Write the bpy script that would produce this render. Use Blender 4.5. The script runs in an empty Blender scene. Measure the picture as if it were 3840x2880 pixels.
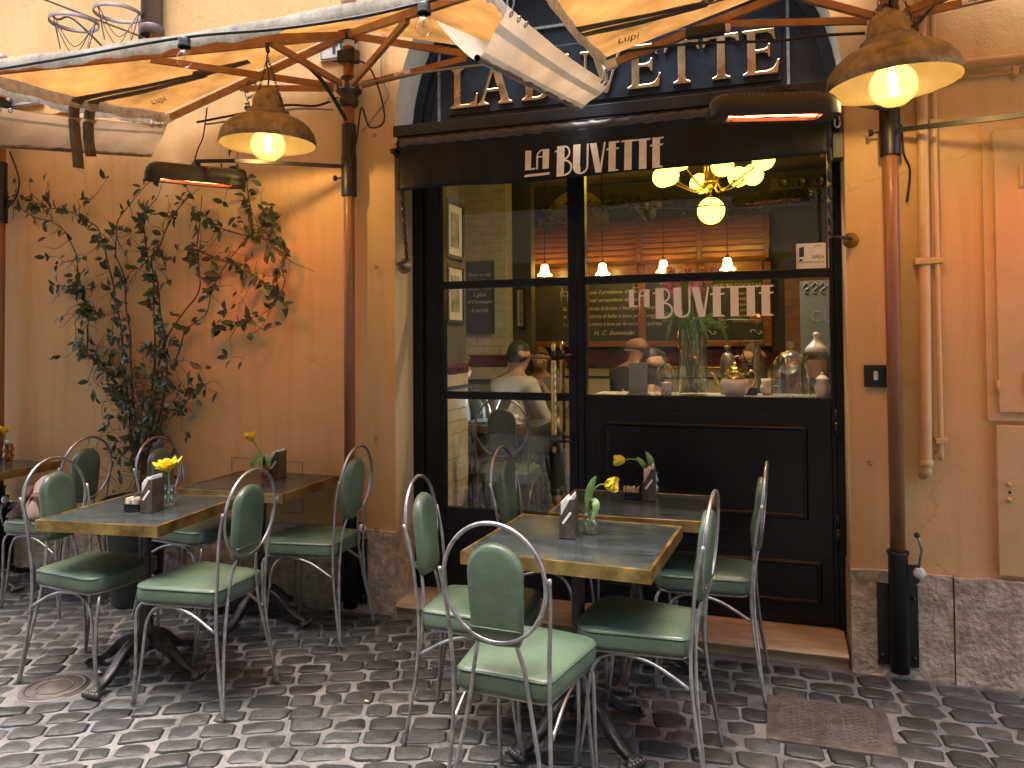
import bpy, bmesh, math, random
from mathutils import Vector, Matrix
R = math.radians
PI = math.pi
scene = bpy.context.scene
COL = scene.collection

# ------------------------------------------------------------------ camera
CAM_H = 1.5
PITCH, ROLL, YAW = R(1.324), R(-0.441), R(18.553)
cam_d = bpy.data.cameras.new('camera')
cam = bpy.data.objects.new('camera', cam_d)
COL.objects.link(cam)
_fwd = Vector((-math.sin(YAW), math.cos(YAW), 0)); _rt = Vector((math.cos(YAW), math.sin(YAW), 0)); _up = Vector((0, 0, 1))
_f2 = _fwd * math.cos(PITCH) + _up * math.sin(PITCH)
_u2 = _up * math.cos(PITCH) - _fwd * math.sin(PITCH)
_r3 = _rt * math.cos(ROLL) + _u2 * math.sin(ROLL)
_u3 = _u2 * math.cos(ROLL) - _rt * math.sin(ROLL)
cam.matrix_world = Matrix(((_r3.x, _u3.x, -_f2.x, 0), (_r3.y, _u3.y, -_f2.y, 0), (_r3.z, _u3.z, -_f2.z, CAM_H), (0, 0, 0, 1)))
cam_d.sensor_width = 36.0
cam_d.lens = 2884.0 / 3840.0 * 36.0
cam_d.shift_y = -234.0 / 3840.0
cam_d.clip_start = 0.05
cam_d.clip_end = 500
scene.camera = cam

# ------------------------------------------------------------------ sky, sun, exposure
SUN_EL, SUN_AZ = R(80), R(215)          # azimuth measured clockwise from +Y
world = bpy.data.worlds.new('World')
scene.world = world
world.use_nodes = True
nt = world.node_tree
nt.nodes.clear()
sky = nt.nodes.new('ShaderNodeTexSky')
sky.sky_type = 'NISHITA'
sky.sun_disc = False
sky.sun_elevation = SUN_EL
sky.sun_rotation = SUN_AZ
sky.air_density = 1.0
sky.dust_density = 4.0
sky.ozone_density = 0.6
bg = nt.nodes.new('ShaderNodeBackground')
bg.inputs['Strength'].default_value = 0.098
wo = nt.nodes.new('ShaderNodeOutputWorld')
nt.links.new(sky.outputs[0], bg.inputs[0])
nt.links.new(bg.outputs[0], wo.inputs[0])
sun_d = bpy.data.lights.new('sun', 'SUN')
sun_d.energy = .7
sun_d.angle = R(50)
sun_d.color = (1.0, 0.95, 0.88)
sun = bpy.data.objects.new('sun', sun_d)
COL.objects.link(sun)
sd = Vector((math.sin(SUN_AZ) * math.cos(SUN_EL), math.cos(SUN_AZ) * math.cos(SUN_EL), math.sin(SUN_EL)))
sun.rotation_euler = sd.to_track_quat('Z', 'Y').to_euler()
sun.location = sd * 30

scene.view_settings.view_transform = 'Standard'
scene.view_settings.look = 'None'
scene.view_settings.gamma = 1.0
scene.view_settings.use_curve_mapping = False
scene.view_settings.exposure = 3.4
scene.render.engine = 'CYCLES'
cy = scene.cycles
cy.use_denoising = True
cy.max_bounces = 8
cy.diffuse_bounces = 5
cy.glossy_bounces = 4
cy.transmission_bounces = 6
cy.transparent_max_bounces = 32
cy.caustics_reflective = False
cy.caustics_refractive = False
cy.sample_clamp_indirect = 6.0

# ------------------------------------------------------------------ mesh builder
ORG = {}
class MB:
    """collects shapes; build() links them as one mesh object"""
    def __init__(s):
        s.v = []; s.f = []; s.sm = []; s.mi = []; s.cur = 0
    def add(s, vs, fs, smooth=False):
        o = len(s.v)
        s.v += [tuple(p) for p in vs]
        for f in fs:
            s.f.append(tuple(i + o for i in f)); s.sm.append(smooth); s.mi.append(s.cur)
        return s
    def box(s, a, b):
        x0, y0, z0 = a; x1, y1, z1 = b
        if x0 > x1: x0, x1 = x1, x0
        if y0 > y1: y0, y1 = y1, y0
        if z0 > z1: z0, z1 = z1, z0
        return s.add([(x0, y0, z0), (x1, y0, z0), (x1, y1, z0), (x0, y1, z0), (x0, y0, z1), (x1, y0, z1), (x1, y1, z1), (x0, y1, z1)],
                     [(0, 3, 2, 1), (4, 5, 6, 7), (0, 1, 5, 4), (1, 2, 6, 5), (2, 3, 7, 6), (3, 0, 4, 7)])
    def rbox(s, a, b, r):
        """box with chamfered edges"""
        x0, y0, z0 = [min(p, q) for p, q in zip(a, b)]; x1, y1, z1 = [max(p, q) for p, q in zip(a, b)]
        bm = bmesh.new()
        bmesh.ops.create_cube(bm, size=1)
        for v in bm.verts:
            v.co = Vector((x0 + (v.co.x + .5) * (x1 - x0), y0 + (v.co.y + .5) * (y1 - y0), z0 + (v.co.z + .5) * (z1 - z0)))
        bmesh.ops.bevel(bm, geom=bm.edges[:], offset=r, segments=2, profile=.6, affect='EDGES')
        bm.verts.index_update()
        s.add([v.co[:] for v in bm.verts], [[v.index for v in f.verts] for f in bm.faces], False)
        bm.free()
        return s
    def tube(s, pts, r, n=8, cap=True, closed=False, flat=None):
        pts = [Vector(p) for p in pts]
        m = len(pts)
        rs = r if isinstance(r, (list, tuple)) else [r] * m
        up = None; rings = []
        for i, p in enumerate(pts):
            if closed: t = pts[(i + 1) % m] - pts[i - 1]
            elif i == 0: t = pts[1] - p
            elif i == m - 1: t = p - pts[-2]
            else: t = pts[i + 1] - pts[i - 1]
            t = t.normalized() if t.length > 1e-9 else Vector((0, 0, 1))
            if up is None:
                up = Vector((0, 0, 1)) if abs(t.z) < .9 else Vector((1, 0, 0))
            u = (up - t * up.dot(t))
            u = u.normalized() if u.length > 1e-6 else t.orthogonal().normalized()
            up = u; w = t.cross(u)
            ring = []
            for k in range(n):
                a = 2 * PI * k / n
                ring.append(p + (u * math.cos(a) * (flat or 1) + w * math.sin(a)) * rs[i])
            rings.append(ring)
        vs = [v for rg in rings for v in rg]; fs = []
        for i in range(m if closed else m - 1):
            j = (i + 1) % m
            for k in range(n):
                l = (k + 1) % n
                fs.append((i * n + k, j * n + k, j * n + l, i * n + l)[::-1])
        if cap and not closed:
            fs.append(tuple(range(n))); fs.append(tuple(range((m - 1) * n, m * n))[::-1])
        return s.add(vs, fs, True)
    def bar(s, a, b, w, h, up=(0, 0, 1)):
        """rectangular beam from a to b"""
        a = Vector(a); b = Vector(b); t = (b - a).normalized(); up = Vector(up)
        if abs(t.dot(up)) > .99: up = Vector((1, 0, 0))
        x = t.cross(up).normalized(); u = x.cross(t).normalized()
        vs = []
        for p in (a, b):
            for sx, su in ((-1, -1), (1, -1), (1, 1), (-1, 1)):
                vs.append(p + x * sx * w / 2 + u * su * h / 2)
        return s.add(vs, [(0, 1, 2, 3), (7, 6, 5, 4), (1, 0, 4, 5), (2, 1, 5, 6), (3, 2, 6, 7), (0, 3, 7, 4)])
    def lathe(s, prof, c=(0, 0, 0), n=20, axis='z', smooth=True, ang=2 * PI):
        c = Vector(c); vs = []; fs = []; m = len(prof)
        full = abs(ang - 2 * PI) < 1e-6
        cols = n if full else n + 1
        for k in range(cols):
            a = ang * k / n
            for r, z in prof:
                p = (r * math.cos(a), r * math.sin(a), z)
                if axis == 'y': p = (p[0], p[2], p[1])
                if axis == 'x': p = (p[2], p[0], p[1])
                vs.append(c + Vector(p))
        for k in range(n):
            l = (k + 1) % cols
            for i in range(m - 1):
                f = [k * m + i, l * m + i, l * m + i + 1, k * m + i + 1]
                if prof[i][0] < 1e-7: f = [f[0], f[2], f[3]]
                elif prof[i + 1][0] < 1e-7: f = [f[0], f[1], f[2]]
                if axis == 'y': f = f[::-1]
                fs.append(tuple(f))
        return s.add(vs, fs, smooth)
    def prism(s, poly, d0, d1, plane='xz', smooth=False):
        """polygon in a plane, extruded between d0 and d1 along the remaining axis"""
        def mk(p, d):
            if plane == 'xz': return (p[0], d, p[1])
            if plane == 'yz': return (d, p[0], p[1])
            return (p[0], p[1], d)
        n = len(poly)
        vs = [mk(p, d0) for p in poly] + [mk(p, d1) for p in poly]
        fs = [tuple(range(n)), tuple(range(2 * n - 1, n - 1, -1))]
        for i in range(n):
            j = (i + 1) % n
            fs.append((j, i, i + n, j + n))
        return s.add(vs, fs, smooth)
    def loft(s, rings, cap0=True, cap1=True, smooth=True):
        n = len(rings[0]); vs = [p for r in rings for p in r]; fs = []
        for i in range(len(rings) - 1):
            for k in range(n):
                l = (k + 1) % n
                fs.append((i * n + k, i * n + l, (i + 1) * n + l, (i + 1) * n + k))
        if cap0: fs.append(tuple(range(n))[::-1])
        if cap1: fs.append(tuple(range((len(rings) - 1) * n, len(rings) * n)))
        return s.add(vs, fs, smooth)
    def grid(s, rows, smooth=True):
        m = len(rows); n = len(rows[0]); vs = [p for r in rows for p in r]
        fs = [(i * n + j, i * n + j + 1, (i + 1) * n + j + 1, (i + 1) * n + j) for i in range(m - 1) for j in range(n - 1)]
        return s.add(vs, fs, smooth)
    def ball(s, c, r, n=14, m=9, sc=(1, 1, 1)):
        prof = [(math.sin(PI * i / m) * r, -math.cos(PI * i / m) * r) for i in range(m + 1)]
        prof[0] = (0, -r); prof[-1] = (0, r)
        t = MB(); t.lathe(prof, (0, 0, 0), n)
        return s.add([(c[0] + p[0] * sc[0], c[1] + p[1] * sc[1], c[2] + p[2] * sc[2]) for p in t.v], t.f, True)
    def move(s, M, start=0):
        for i in range(start, len(s.v)):
            s.v[i] = tuple(M @ Vector(s.v[i]))
        return s
    def mesh(s, name, mats, off=(0, 0, 0)):
        me = bpy.data.meshes.new(name)
        ox, oy, oz = off
        me.from_pydata([(x - ox, y - oy, z - oz) for x, y, z in s.v], [], s.f)
        if not isinstance(mats, (list, tuple)): mats = [mats]
        for m in mats: me.materials.append(m)
        me.polygons.foreach_set('use_smooth', s.sm)
        if len(mats) > 1: me.polygons.foreach_set('material_index', s.mi)
        bm = bmesh.new(); bm.from_mesh(me)
        bmesh.ops.recalc_face_normals(bm, faces=bm.faces[:])
        bm.to_mesh(me); bm.free()
        me.update()
        return me
    def build(s, name, mats, parent=None):
        """vertices are given in world space when the parent's origin is registered, else in its local frame"""
        off = ORG.get(parent.name, (0, 0, 0)) if parent else (0, 0, 0)
        ob = bpy.data.objects.new(name, s.mesh(name, mats, off))
        COL.objects.link(ob)
        if parent:
            ob.parent = parent
            ORG[ob.name] = off
        return ob

def tag(o, label=None, cat=None, group=None, kind=None):
    if label: o['label'] = label
    if cat: o['category'] = cat
    if group: o['group'] = group
    if kind: o['kind'] = kind
    return o
def thing(name, label, cat, loc=(0, 0, 0), rz=0, group=None, local=False):
    o = bpy.data.objects.new(name, None)
    COL.objects.link(o)
    o.empty_display_size = .1
    o.location = loc
    o.rotation_euler = (0, 0, rz)
    ORG[o.name] = (0, 0, 0) if local else tuple(loc)
    return tag(o, label, cat, group)
def solo(name, mb, mat, label, cat, loc, group=None):
    """a thing that is one mesh: vertices in world space, origin at loc"""
    ob = bpy.data.objects.new(name, mb.mesh(name, mat, loc))
    ob.location = loc
    COL.objects.link(ob)
    return tag(ob, label, cat, group)
def structure(name, mb, mat, parent=None):
    o = mb.build(name, mat, parent)
    if not parent: o['kind'] = 'structure'
    return o
def copy_thing(root, loc, rz=0, label=None, group=None):
    r = root.copy(); COL.objects.link(r); r.location = loc; r.rotation_euler = (0, 0, rz)
    if label: r['label'] = label
    if group: r['group'] = group
    for ch in list(root.children):
        c = ch.copy(); COL.objects.link(c); c.parent = r
        for g in list(ch.children):
            d = g.copy(); COL.objects.link(d); d.parent = c
    return r
def smooth_path(pts, k=4, closed=False):
    """Catmull-Rom through the points"""
    P = [Vector(p) for p in pts]; out = []
    n = len(P)
    for i in range(n if closed else n - 1):
        if closed: a, b, c, d = P[i - 1], P[i], P[(i + 1) % n], P[(i + 2) % n]
        else: a, b, c, d = P[max(i - 1, 0)], P[i], P[i + 1], P[min(i + 2, n - 1)]
        for j in range(k):
            t = j / k
            out.append(.5 * ((2 * b) + (c - a) * t + (2 * a - 5 * b + 4 * c - d) * t * t + (3 * b - a - 3 * c + d) * t ** 3))
    if not closed: out.append(P[-1])
    return out
def text_mesh(txt, size, extrude=0.0, shear=0.0, align='LEFT', spacing=1.0):
    cu = bpy.data.curves.new('lettering', 'FONT')
    cu.body = txt; cu.size = size; cu.extrude = extrude; cu.shear = shear; cu.align_x = align; cu.space_character = spacing
    cu.resolution_u = 3
    ob = bpy.data.objects.new('lettering', cu)
    COL.objects.link(ob)
    bpy.context.view_layer.update()
    me = bpy.data.meshes.new_from_object(ob.evaluated_get(bpy.context.evaluated_depsgraph_get()))
    vs = [v.co.copy() for v in me.vertices]; fs = [tuple(p.vertices) for p in me.polygons]
    bpy.data.objects.remove(ob); bpy.data.curves.remove(cu); bpy.data.meshes.remove(me)
    return vs, fs
def put_text(mb, txt, size, M, extrude=0.0, shear=0.0, align='LEFT', spacing=1.0):
    vs, fs = text_mesh(txt, size, extrude, shear, align, spacing)
    mb.add([M @ v for v in vs], fs)
    return mb
def frame_xz(x, y, z):
    """matrix that lays text (drawn in xy) upright on a plane facing -Y"""
    return Matrix.Translation((x, y, z)) @ Matrix.Rotation(PI / 2, 4, 'X')

# ------------------------------------------------------------------ materials
def nodes_of(name):
    m = bpy.data.materials.new(name); m.use_nodes = True
    n = m.node_tree; n.nodes.clear()
    out = n.nodes.new('ShaderNodeOutputMaterial')
    return m, n, out
def mk(n, t, **kw):
    nd = n.nodes.new(t)
    for k, v in kw.items():
        if k in nd.inputs: nd.inputs[k].default_value = v
        else: setattr(nd, k, v)
    return nd
def c4(c): return (c[0], c[1], c[2], 1)
def mul(c, k): return tuple(min(1, x * k) for x in c)
def pm(name, col, rough=.5, metal=0., var=.12, ns=8., bump=0., bs=80., col2=None, spec=.5, rvar=.08, stretch=None, coat=0., bd=.002, sheen=0., rand=False):
    m, n, out = nodes_of(name)
    tc = mk(n, 'ShaderNodeTexCoord'); L = n.links.new
    vec = tc.outputs['Object']
    if rand:                      # every copy wears differently
        oi = mk(n, 'ShaderNodeObjectInfo'); ad = mk(n, 'ShaderNodeVectorMath', operation='MULTIPLY_ADD')
        ad.inputs[1].default_value = (37, 53, 29); L(oi.outputs['Random'], ad.inputs[0]); L(vec, ad.inputs[2]); vec = ad.outputs[0]
    if stretch:
        mp = mk(n, 'ShaderNodeMapping'); mp.inputs['Scale'].default_value = stretch
        L(vec, mp.inputs[0]); vec = mp.outputs[0]
    no = mk(n, 'ShaderNodeTexNoise'); no.inputs['Scale'].default_value = ns; no.inputs['Detail'].default_value = 6; no.inputs['Roughness'].default_value = .6
    L(vec, no.inputs['Vector'])
    cr = mk(n, 'ShaderNodeValToRGB')
    cr.color_ramp.elements[0].position = .3; cr.color_ramp.elements[1].position = .72
    cr.color_ramp.elements[0].color = c4(mul(col, 1 - var)); cr.color_ramp.elements[1].color = c4(col2 if col2 else mul(col, 1 + var))
    L(no.outputs['Fac'], cr.inputs[0])
    b = mk(n, 'ShaderNodeBsdfPrincipled')
    L(cr.outputs[0], b.inputs['Base Color'])
    b.inputs['Metallic'].default_value = metal
    b.inputs['Specular IOR Level'].default_value = spec
    b.inputs['Coat Weight'].default_value = coat
    b.inputs['Sheen Weight'].default_value = sheen
    mr = mk(n, 'ShaderNodeMapRange'); mr.inputs['To Min'].default_value = max(.02, rough - rvar); mr.inputs['To Max'].default_value = min(1, rough + rvar)
    L(no.outputs['Fac'], mr.inputs[0]); L(mr.outputs[0], b.inputs['Roughness'])
    if bump:
        n2 = mk(n, 'ShaderNodeTexNoise'); n2.inputs['Scale'].default_value = bs; n2.inputs['Detail'].default_value = 4
        L(vec, n2.inputs['Vector'])
        bp = mk(n, 'ShaderNodeBump'); bp.inputs['Strength'].default_value = bump; bp.inputs['Distance'].default_value = bd
        L(n2.outputs['Fac'], bp.inputs['Height']); L(bp.outputs[0], b.inputs['Normal'])
    L(b.outputs[0], out.inputs[0])
    return m
def emit(name, col, s):
    m, n, out = nodes_of(name)
    e = mk(n, 'ShaderNodeEmission'); e.inputs[0].default_value = c4(col); e.inputs[1].default_value = s
    n.links.new(e.outputs[0], out.inputs[0])
    return m
def thin_glass(name, tint=(1, 1, 1), ior=1.5, rough=.0, haze=0., hazecol=(1, 1, 1)):
    m, n, out = nodes_of(name); L = n.links.new
    lw = mk(n, 'ShaderNodeLayerWeight'); lw.inputs[0].default_value = .5
    pw = mk(n, 'ShaderNodeMath', operation='POWER'); pw.inputs[1].default_value = 3.6; L(lw.outputs['Facing'], pw.inputs[0])
    fr = mk(n, 'ShaderNodeMath', operation='MULTIPLY_ADD'); fr.inputs[1].default_value = .75; fr.inputs[2].default_value = ((ior - 1) / (ior + 1)) ** 2 * 1.1; L(pw.outputs[0], fr.inputs[0])
    tr = mk(n, 'ShaderNodeBsdfTransparent'); tr.inputs[0].default_value = c4(tint)
    gl = mk(n, 'ShaderNodeBsdfGlossy'); gl.inputs['Roughness'].default_value = rough
    mx = mk(n, 'ShaderNodeMixShader')
    L(fr.outputs[0], mx.inputs[0]); L(tr.outputs[0], mx.inputs[1]); L(gl.outputs[0], mx.inputs[2])
    last = mx
    if haze:
        df = mk(n, 'ShaderNodeBsdfDiffuse'); df.inputs[0].default_value = c4(hazecol)
        m2 = mk(n, 'ShaderNodeMixShader'); m2.inputs[0].default_value = haze
        L(mx.outputs[0], m2.inputs[1]); L(df.outputs[0], m2.inputs[2]); last = m2
    L(last.outputs[0], out.inputs[0])
    return m
def glass_rim(m, power, gain):
    for nd in m.node_tree.nodes:
        if nd.type == 'MATH' and nd.operation == 'POWER': nd.inputs[1].default_value = power
        if nd.type == 'MATH' and nd.operation == 'MULTIPLY_ADD': nd.inputs[1].default_value = gain
    return m
def fabric(name, col, trans, amt=.5, var=.12, ns=5., bump=.3, stain=None):
    m, n, out = nodes_of(name); L = n.links.new
    tc = mk(n, 'ShaderNodeTexCoord')
    no = mk(n, 'ShaderNodeTexNoise'); no.inputs['Scale'].default_value = ns; no.inputs['Detail'].default_value = 8; no.inputs['Roughness'].default_value = .65
    L(tc.outputs['Object'], no.inputs['Vector'])
    def ramp(c, lo, hi):
        cr = mk(n, 'ShaderNodeValToRGB'); cr.color_ramp.elements[0].position = .32; cr.color_ramp.elements[1].position = .7
        cr.color_ramp.elements[0].color = c4(mul(c, lo)); cr.color_ramp.elements[1].color = c4(mul(c, hi))
        L(no.outputs['Fac'], cr.inputs[0]); return cr.outputs[0]
    d = mk(n, 'ShaderNodeBsdfDiffuse'); t = mk(n, 'ShaderNodeBsdfTranslucent')
    L(ramp(col, 1 - var, 1 + var * .6), d.inputs[0]); L(ramp(trans, 1 - var * 2.2, 1 + var), t.inputs[0])
    n2 = mk(n, 'ShaderNodeTexNoise'); n2.inputs['Scale'].default_value = 220
    mp = mk(n, 'ShaderNodeMapping'); mp.inputs['Scale'].default_value = (1, 1, .25)
    L(tc.outputs['Object'], mp.inputs[0]); L(mp.outputs[0], n2.inputs['Vector'])
    bp = mk(n, 'ShaderNodeBump'); bp.inputs['Strength'].default_value = bump; bp.inputs['Distance'].default_value = .002
    L(n2.outputs['Fac'], bp.inputs['Height']); L(bp.outputs[0], d.inputs['Normal'])
    mx = mk(n, 'ShaderNodeMixShader'); mx.inputs[0].default_value = amt
    L(d.outputs[0], mx.inputs[1]); L(t.outputs[0], mx.inputs[2]); L(mx.outputs[0], out.inputs[0])
    return m
def plaster(name, col, col2, worn=(.62, .52, .36)):
    m, n, out = nodes_of(name); L = n.links.new
    tc = mk(n, 'ShaderNodeTexCoord'); v = tc.outputs['Object']
    a = mk(n, 'ShaderNodeTexNoise'); a.inputs['Scale'].default_value = 1.1; a.inputs['Detail'].default_value = 9; a.inputs['Roughness'].default_value = .62; L(v, a.inputs['Vector'])
    cr = mk(n, 'ShaderNodeValToRGB'); cr.color_ramp.elements[0].position = .34; cr.color_ramp.elements[1].position = .66
    cr.color_ramp.elements[0].color = c4(col); cr.color_ramp.elements[1].color = c4(col2); L(a.outputs['Fac'], cr.inputs[0])
    # rain streaks and scuffs with a shape of their own
    mp = mk(n, 'ShaderNodeMapping'); mp.inputs['Scale'].default_value = (9, 9, .7); L(v, mp.inputs[0])
    s = mk(n, 'ShaderNodeTexNoise'); s.inputs['Scale'].default_value = 1.6; s.inputs['Detail'].default_value = 5; L(mp.outputs[0], s.inputs['Vector'])
    sr = mk(n, 'ShaderNodeValToRGB'); sr.color_ramp.elements[0].position = .5; sr.color_ramp.elements[1].position = .8; L(s.outputs['Fac'], sr.inputs[0])
    sf = mk(n, 'ShaderNodeMath', operation='MULTIPLY'); sf.inputs[1].default_value = .34; L(sr.outputs[0], sf.inputs[0])
    mx = mk(n, 'ShaderNodeMixRGB', blend_type='MULTIPLY'); mx.inputs[2].default_value = (.60, .54, .46, 1)
    L(sf.outputs[0], mx.inputs[0]); L(cr.outputs[0], mx.inputs[1])
    w = mk(n, 'ShaderNodeTexNoise'); w.inputs['Scale'].default_value = 4.3; w.inputs['Detail'].default_value = 10; w.inputs['Roughness'].default_value = .7; L(v, w.inputs['Vector'])
    wr = mk(n, 'ShaderNodeValToRGB'); wr.color_ramp.elements[0].position = .655; wr.color_ramp.elements[1].position = .70; L(w.outputs['Fac'], wr.inputs[0])
    wf = mk(n, 'ShaderNodeMath', operation='MULTIPLY'); wf.inputs[1].default_value = .45; L(wr.outputs[0], wf.inputs[0])
    m2 = mk(n, 'ShaderNodeMixRGB'); m2.inputs[2].default_value = c4(worn); L(wf.outputs[0], m2.inputs[0]); L(mx.outputs[0], m2.inputs[1])
    # hairline cracks, only in places
    wp = mk(n, 'ShaderNodeMixRGB'); wp.inputs[0].default_value = .16; L(v, wp.inputs[1]); L(w.outputs['Color'], wp.inputs[2])
    vo = mk(n, 'ShaderNodeTexVoronoi', feature='DISTANCE_TO_EDGE'); vo.inputs['Scale'].default_value = 1.7; L(wp.outputs[0], vo.inputs['Vector'])
    vr = mk(n, 'ShaderNodeValToRGB'); vr.color_ramp.elements[0].position = .0; vr.color_ramp.elements[1].position = .0065
    vr.color_ramp.elements[0].color = (1, 1, 1, 1); vr.color_ramp.elements[1].color = (0, 0, 0, 1); L(vo.outputs['Distance'], vr.inputs[0])
    ms = mk(n, 'ShaderNodeValToRGB'); ms.color_ramp.elements[0].position = .50; ms.color_ramp.elements[1].position = .60; L(a.outputs['Fac'], ms.inputs[0])
    ck = mk(n, 'ShaderNodeMath', operation='MULTIPLY'); L(vr.outputs[0], ck.inputs[0]); L(ms.outputs[0], ck.inputs[1])
    ck2 = mk(n, 'ShaderNodeMath', operation='MULTIPLY'); ck2.inputs[1].default_value = .5; L(ck.outputs[0], ck2.inputs[0])
    m3 = mk(n, 'ShaderNodeMixRGB'); m3.inputs[2].default_value = (.20, .11, .05, 1); L(ck2.outputs[0], m3.inputs[0]); L(m2.outputs[0], m3.inputs[1])
    b = mk(n, 'ShaderNodeBsdfPrincipled'); b.inputs['Roughness'].default_value = .72; b.inputs['Specular IOR Level'].default_value = .3
    L(m3.outputs[0], b.inputs['Base Color'])
    n1 = mk(n, 'ShaderNodeTexNoise'); n1.inputs['Scale'].default_value = 5; n1.inputs['Detail'].default_value = 10; n1.inputs['Roughness'].default_value = .68; L(v, n1.inputs['Vector'])
    n2 = mk(n, 'ShaderNodeTexNoise'); n2.inputs['Scale'].default_value = 90; n2.inputs['Detail'].default_value = 3; L(v, n2.inputs['Vector'])
    b1 = mk(n, 'ShaderNodeBump'); b1.inputs['Strength'].default_value = .35; b1.inputs['Distance'].default_value = .014; L(n1.outputs['Fac'], b1.inputs['Height'])
    b2 = mk(n, 'ShaderNodeBump'); b2.inputs['Strength'].default_value = .35; b2.inputs['Distance'].default_value = .003; L(n2.outputs['Fac'], b2.inputs['Height']); L(b1.outputs[0], b2.inputs['Normal'])
    L(b2.outputs[0], b.inputs['Normal']); L(b.outputs[0], out.inputs[0])
    return m
def cobble_mat(name, c0, c1, rough=.5):
    m, n, out = nodes_of(name); L = n.links.new
    g = mk(n, 'ShaderNodeNewGeometry'); oi = mk(n, 'ShaderNodeObjectInfo'); v = g.outputs['Position']
    a = mk(n, 'ShaderNodeTexNoise'); a.inputs['Scale'].default_value = 7; a.inputs['Detail'].default_value = 8; a.inputs['Roughness'].default_value = .7; L(v, a.inputs['Vector'])
    sp = mk(n, 'ShaderNodeTexNoise'); sp.inputs['Scale'].default_value = 160; sp.inputs['Detail'].default_value = 3; L(v, sp.inputs['Vector'])
    cr = mk(n, 'ShaderNodeValToRGB'); cr.color_ramp.elements[0].position = .3; cr.color_ramp.elements[1].position = .75
    cr.color_ramp.elements[0].color = c4(c0); cr.color_ramp.elements[1].color = c4(c1); L(a.outputs['Fac'], cr.inputs[0])
    rr = mk(n, 'ShaderNodeValToRGB'); rr.color_ramp.elements[0].position = .62; rr.color_ramp.elements[1].position = .74; L(sp.outputs['Fac'], rr.inputs[0])
    fm = mk(n, 'ShaderNodeMath', operation='MULTIPLY'); fm.inputs[1].default_value = .3; L(rr.outputs[0], fm.inputs[0])
    mx = mk(n, 'ShaderNodeMixRGB'); mx.inputs[2].default_value = (.34, .32, .30, 1); L(fm.outputs[0], mx.inputs[0]); L(cr.outputs[0], mx.inputs[1])
    hv = mk(n, 'ShaderNodeHueSaturation'); L(mx.outputs[0], hv.inputs['Color'])
    mr = mk(n, 'ShaderNodeMapRange'); mr.inputs['To Min'].default_value = .65; mr.inputs['To Max'].default_value = 1.45
    L(oi.outputs['Random'], mr.inputs[0]); L(mr.outputs[0], hv.inputs['Value'])
    b = mk(n, 'ShaderNodeBsdfPrincipled'); L(hv.outputs[0], b.inputs['Base Color'])
    r2 = mk(n, 'ShaderNodeMapRange'); r2.inputs['To Min'].default_value = rough - .16; r2.inputs['To Max'].default_value = rough + .2; L(a.outputs['Fac'], r2.inputs[0]); L(r2.outputs[0], b.inputs['Roughness'])
    b1 = mk(n, 'ShaderNodeBump'); b1.inputs['Strength'].default_value = .6; b1.inputs['Distance'].default_value = .01
    n1 = mk(n, 'ShaderNodeTexNoise'); n1.inputs['Scale'].default_value = 28; n1.inputs['Detail'].default_value = 9; n1.inputs['Roughness'].default_value = .7; L(v, n1.inputs['Vector']); L(n1.outputs['Fac'], b1.inputs['Height'])
    b2 = mk(n, 'ShaderNodeBump'); b2.inputs['Strength'].default_value = .5; b2.inputs['Distance'].default_value = .002; L(sp.outputs['Fac'], b2.inputs['Height']); L(b1.outputs[0], b2.inputs['Normal'])
    L(b2.outputs[0], b.inputs['Normal']); L(b.outputs[0], out.inputs[0])
    return m
def wood(name, c0, c1, rough=.4, scale=(1, 1, 1), ns=6., coat=0.):
    m, n, out = nodes_of(name); L = n.links.new
    tc = mk(n, 'ShaderNodeTexCoord'); mp = mk(n, 'ShaderNodeMapping'); mp.inputs['Scale'].default_value = scale; L(tc.outputs['Object'], mp.inputs[0])
    no = mk(n, 'ShaderNodeTexNoise'); no.inputs['Scale'].default_value = ns; no.inputs['Detail'].default_value = 8; no.inputs['Distortion'].default_value = .6; L(mp.outputs[0], no.inputs['Vector'])
    cr = mk(n, 'ShaderNodeValToRGB'); cr.color_ramp.elements[0].position = .35; cr.color_ramp.elements[1].position = .65
    cr.color_ramp.elements[0].color = c4(c0); cr.color_ramp.elements[1].color = c4(c1); L(no.outputs['Fac'], cr.inputs[0])
    b = mk(n, 'ShaderNodeBsdfPrincipled'); b.inputs['Roughness'].default_value = rough; b.inputs['Coat Weight'].default_value = coat; b.inputs['Coat Roughness'].default_value = .15
    L(cr.outputs[0], b.inputs['Base Color'])
    bp = mk(n, 'ShaderNodeBump'); bp.inputs['Strength'].default_value = .2; bp.inputs['Distance'].default_value = .002; L(no.outputs['Fac'], bp.inputs['Height']); L(bp.outputs[0], b.inputs['Normal'])
    L(b.outputs[0], out.inputs[0])
    return m

M_plaster = plaster('ochre_plaster', (.60, .372, .158), (.70, .46, .215))
M_reveal = plaster('cream_plaster', (.70, .60, .40), (.76, .66, .46))
M_jamb = plaster('jamb_plaster', (.58, .42, .22), (.66, .49, .27))
M_trav = pm('travertine_plinth', (.40, .315, .225), .8, var=.35, ns=20, bump=1., bs=46, bd=.010, col2=(.62, .52, .40))
M_step = pm('travertine_step', (.50, .34, .18), .32, var=.3, ns=3, bump=.25, bs=40, col2=(.66, .50, .31), stretch=(1, 6, 14))
M_ground = pm('grout_sand', (.065, .061, .057), .9, var=.4, ns=5, bump=1., bs=140, bd=.004, col2=(.205, .194, .182))
M_cob = cobble_mat('basalt_cobble', (.017, .017, .0165), (.062, .061, .058), .38)
M_cobstuff = M_cob
M_iron = pm('rusted_iron_cover', (.075, .058, .050), .55, .4, var=.35, ns=14, bump=.6, bs=60, col2=(.15, .125, .11))
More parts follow.
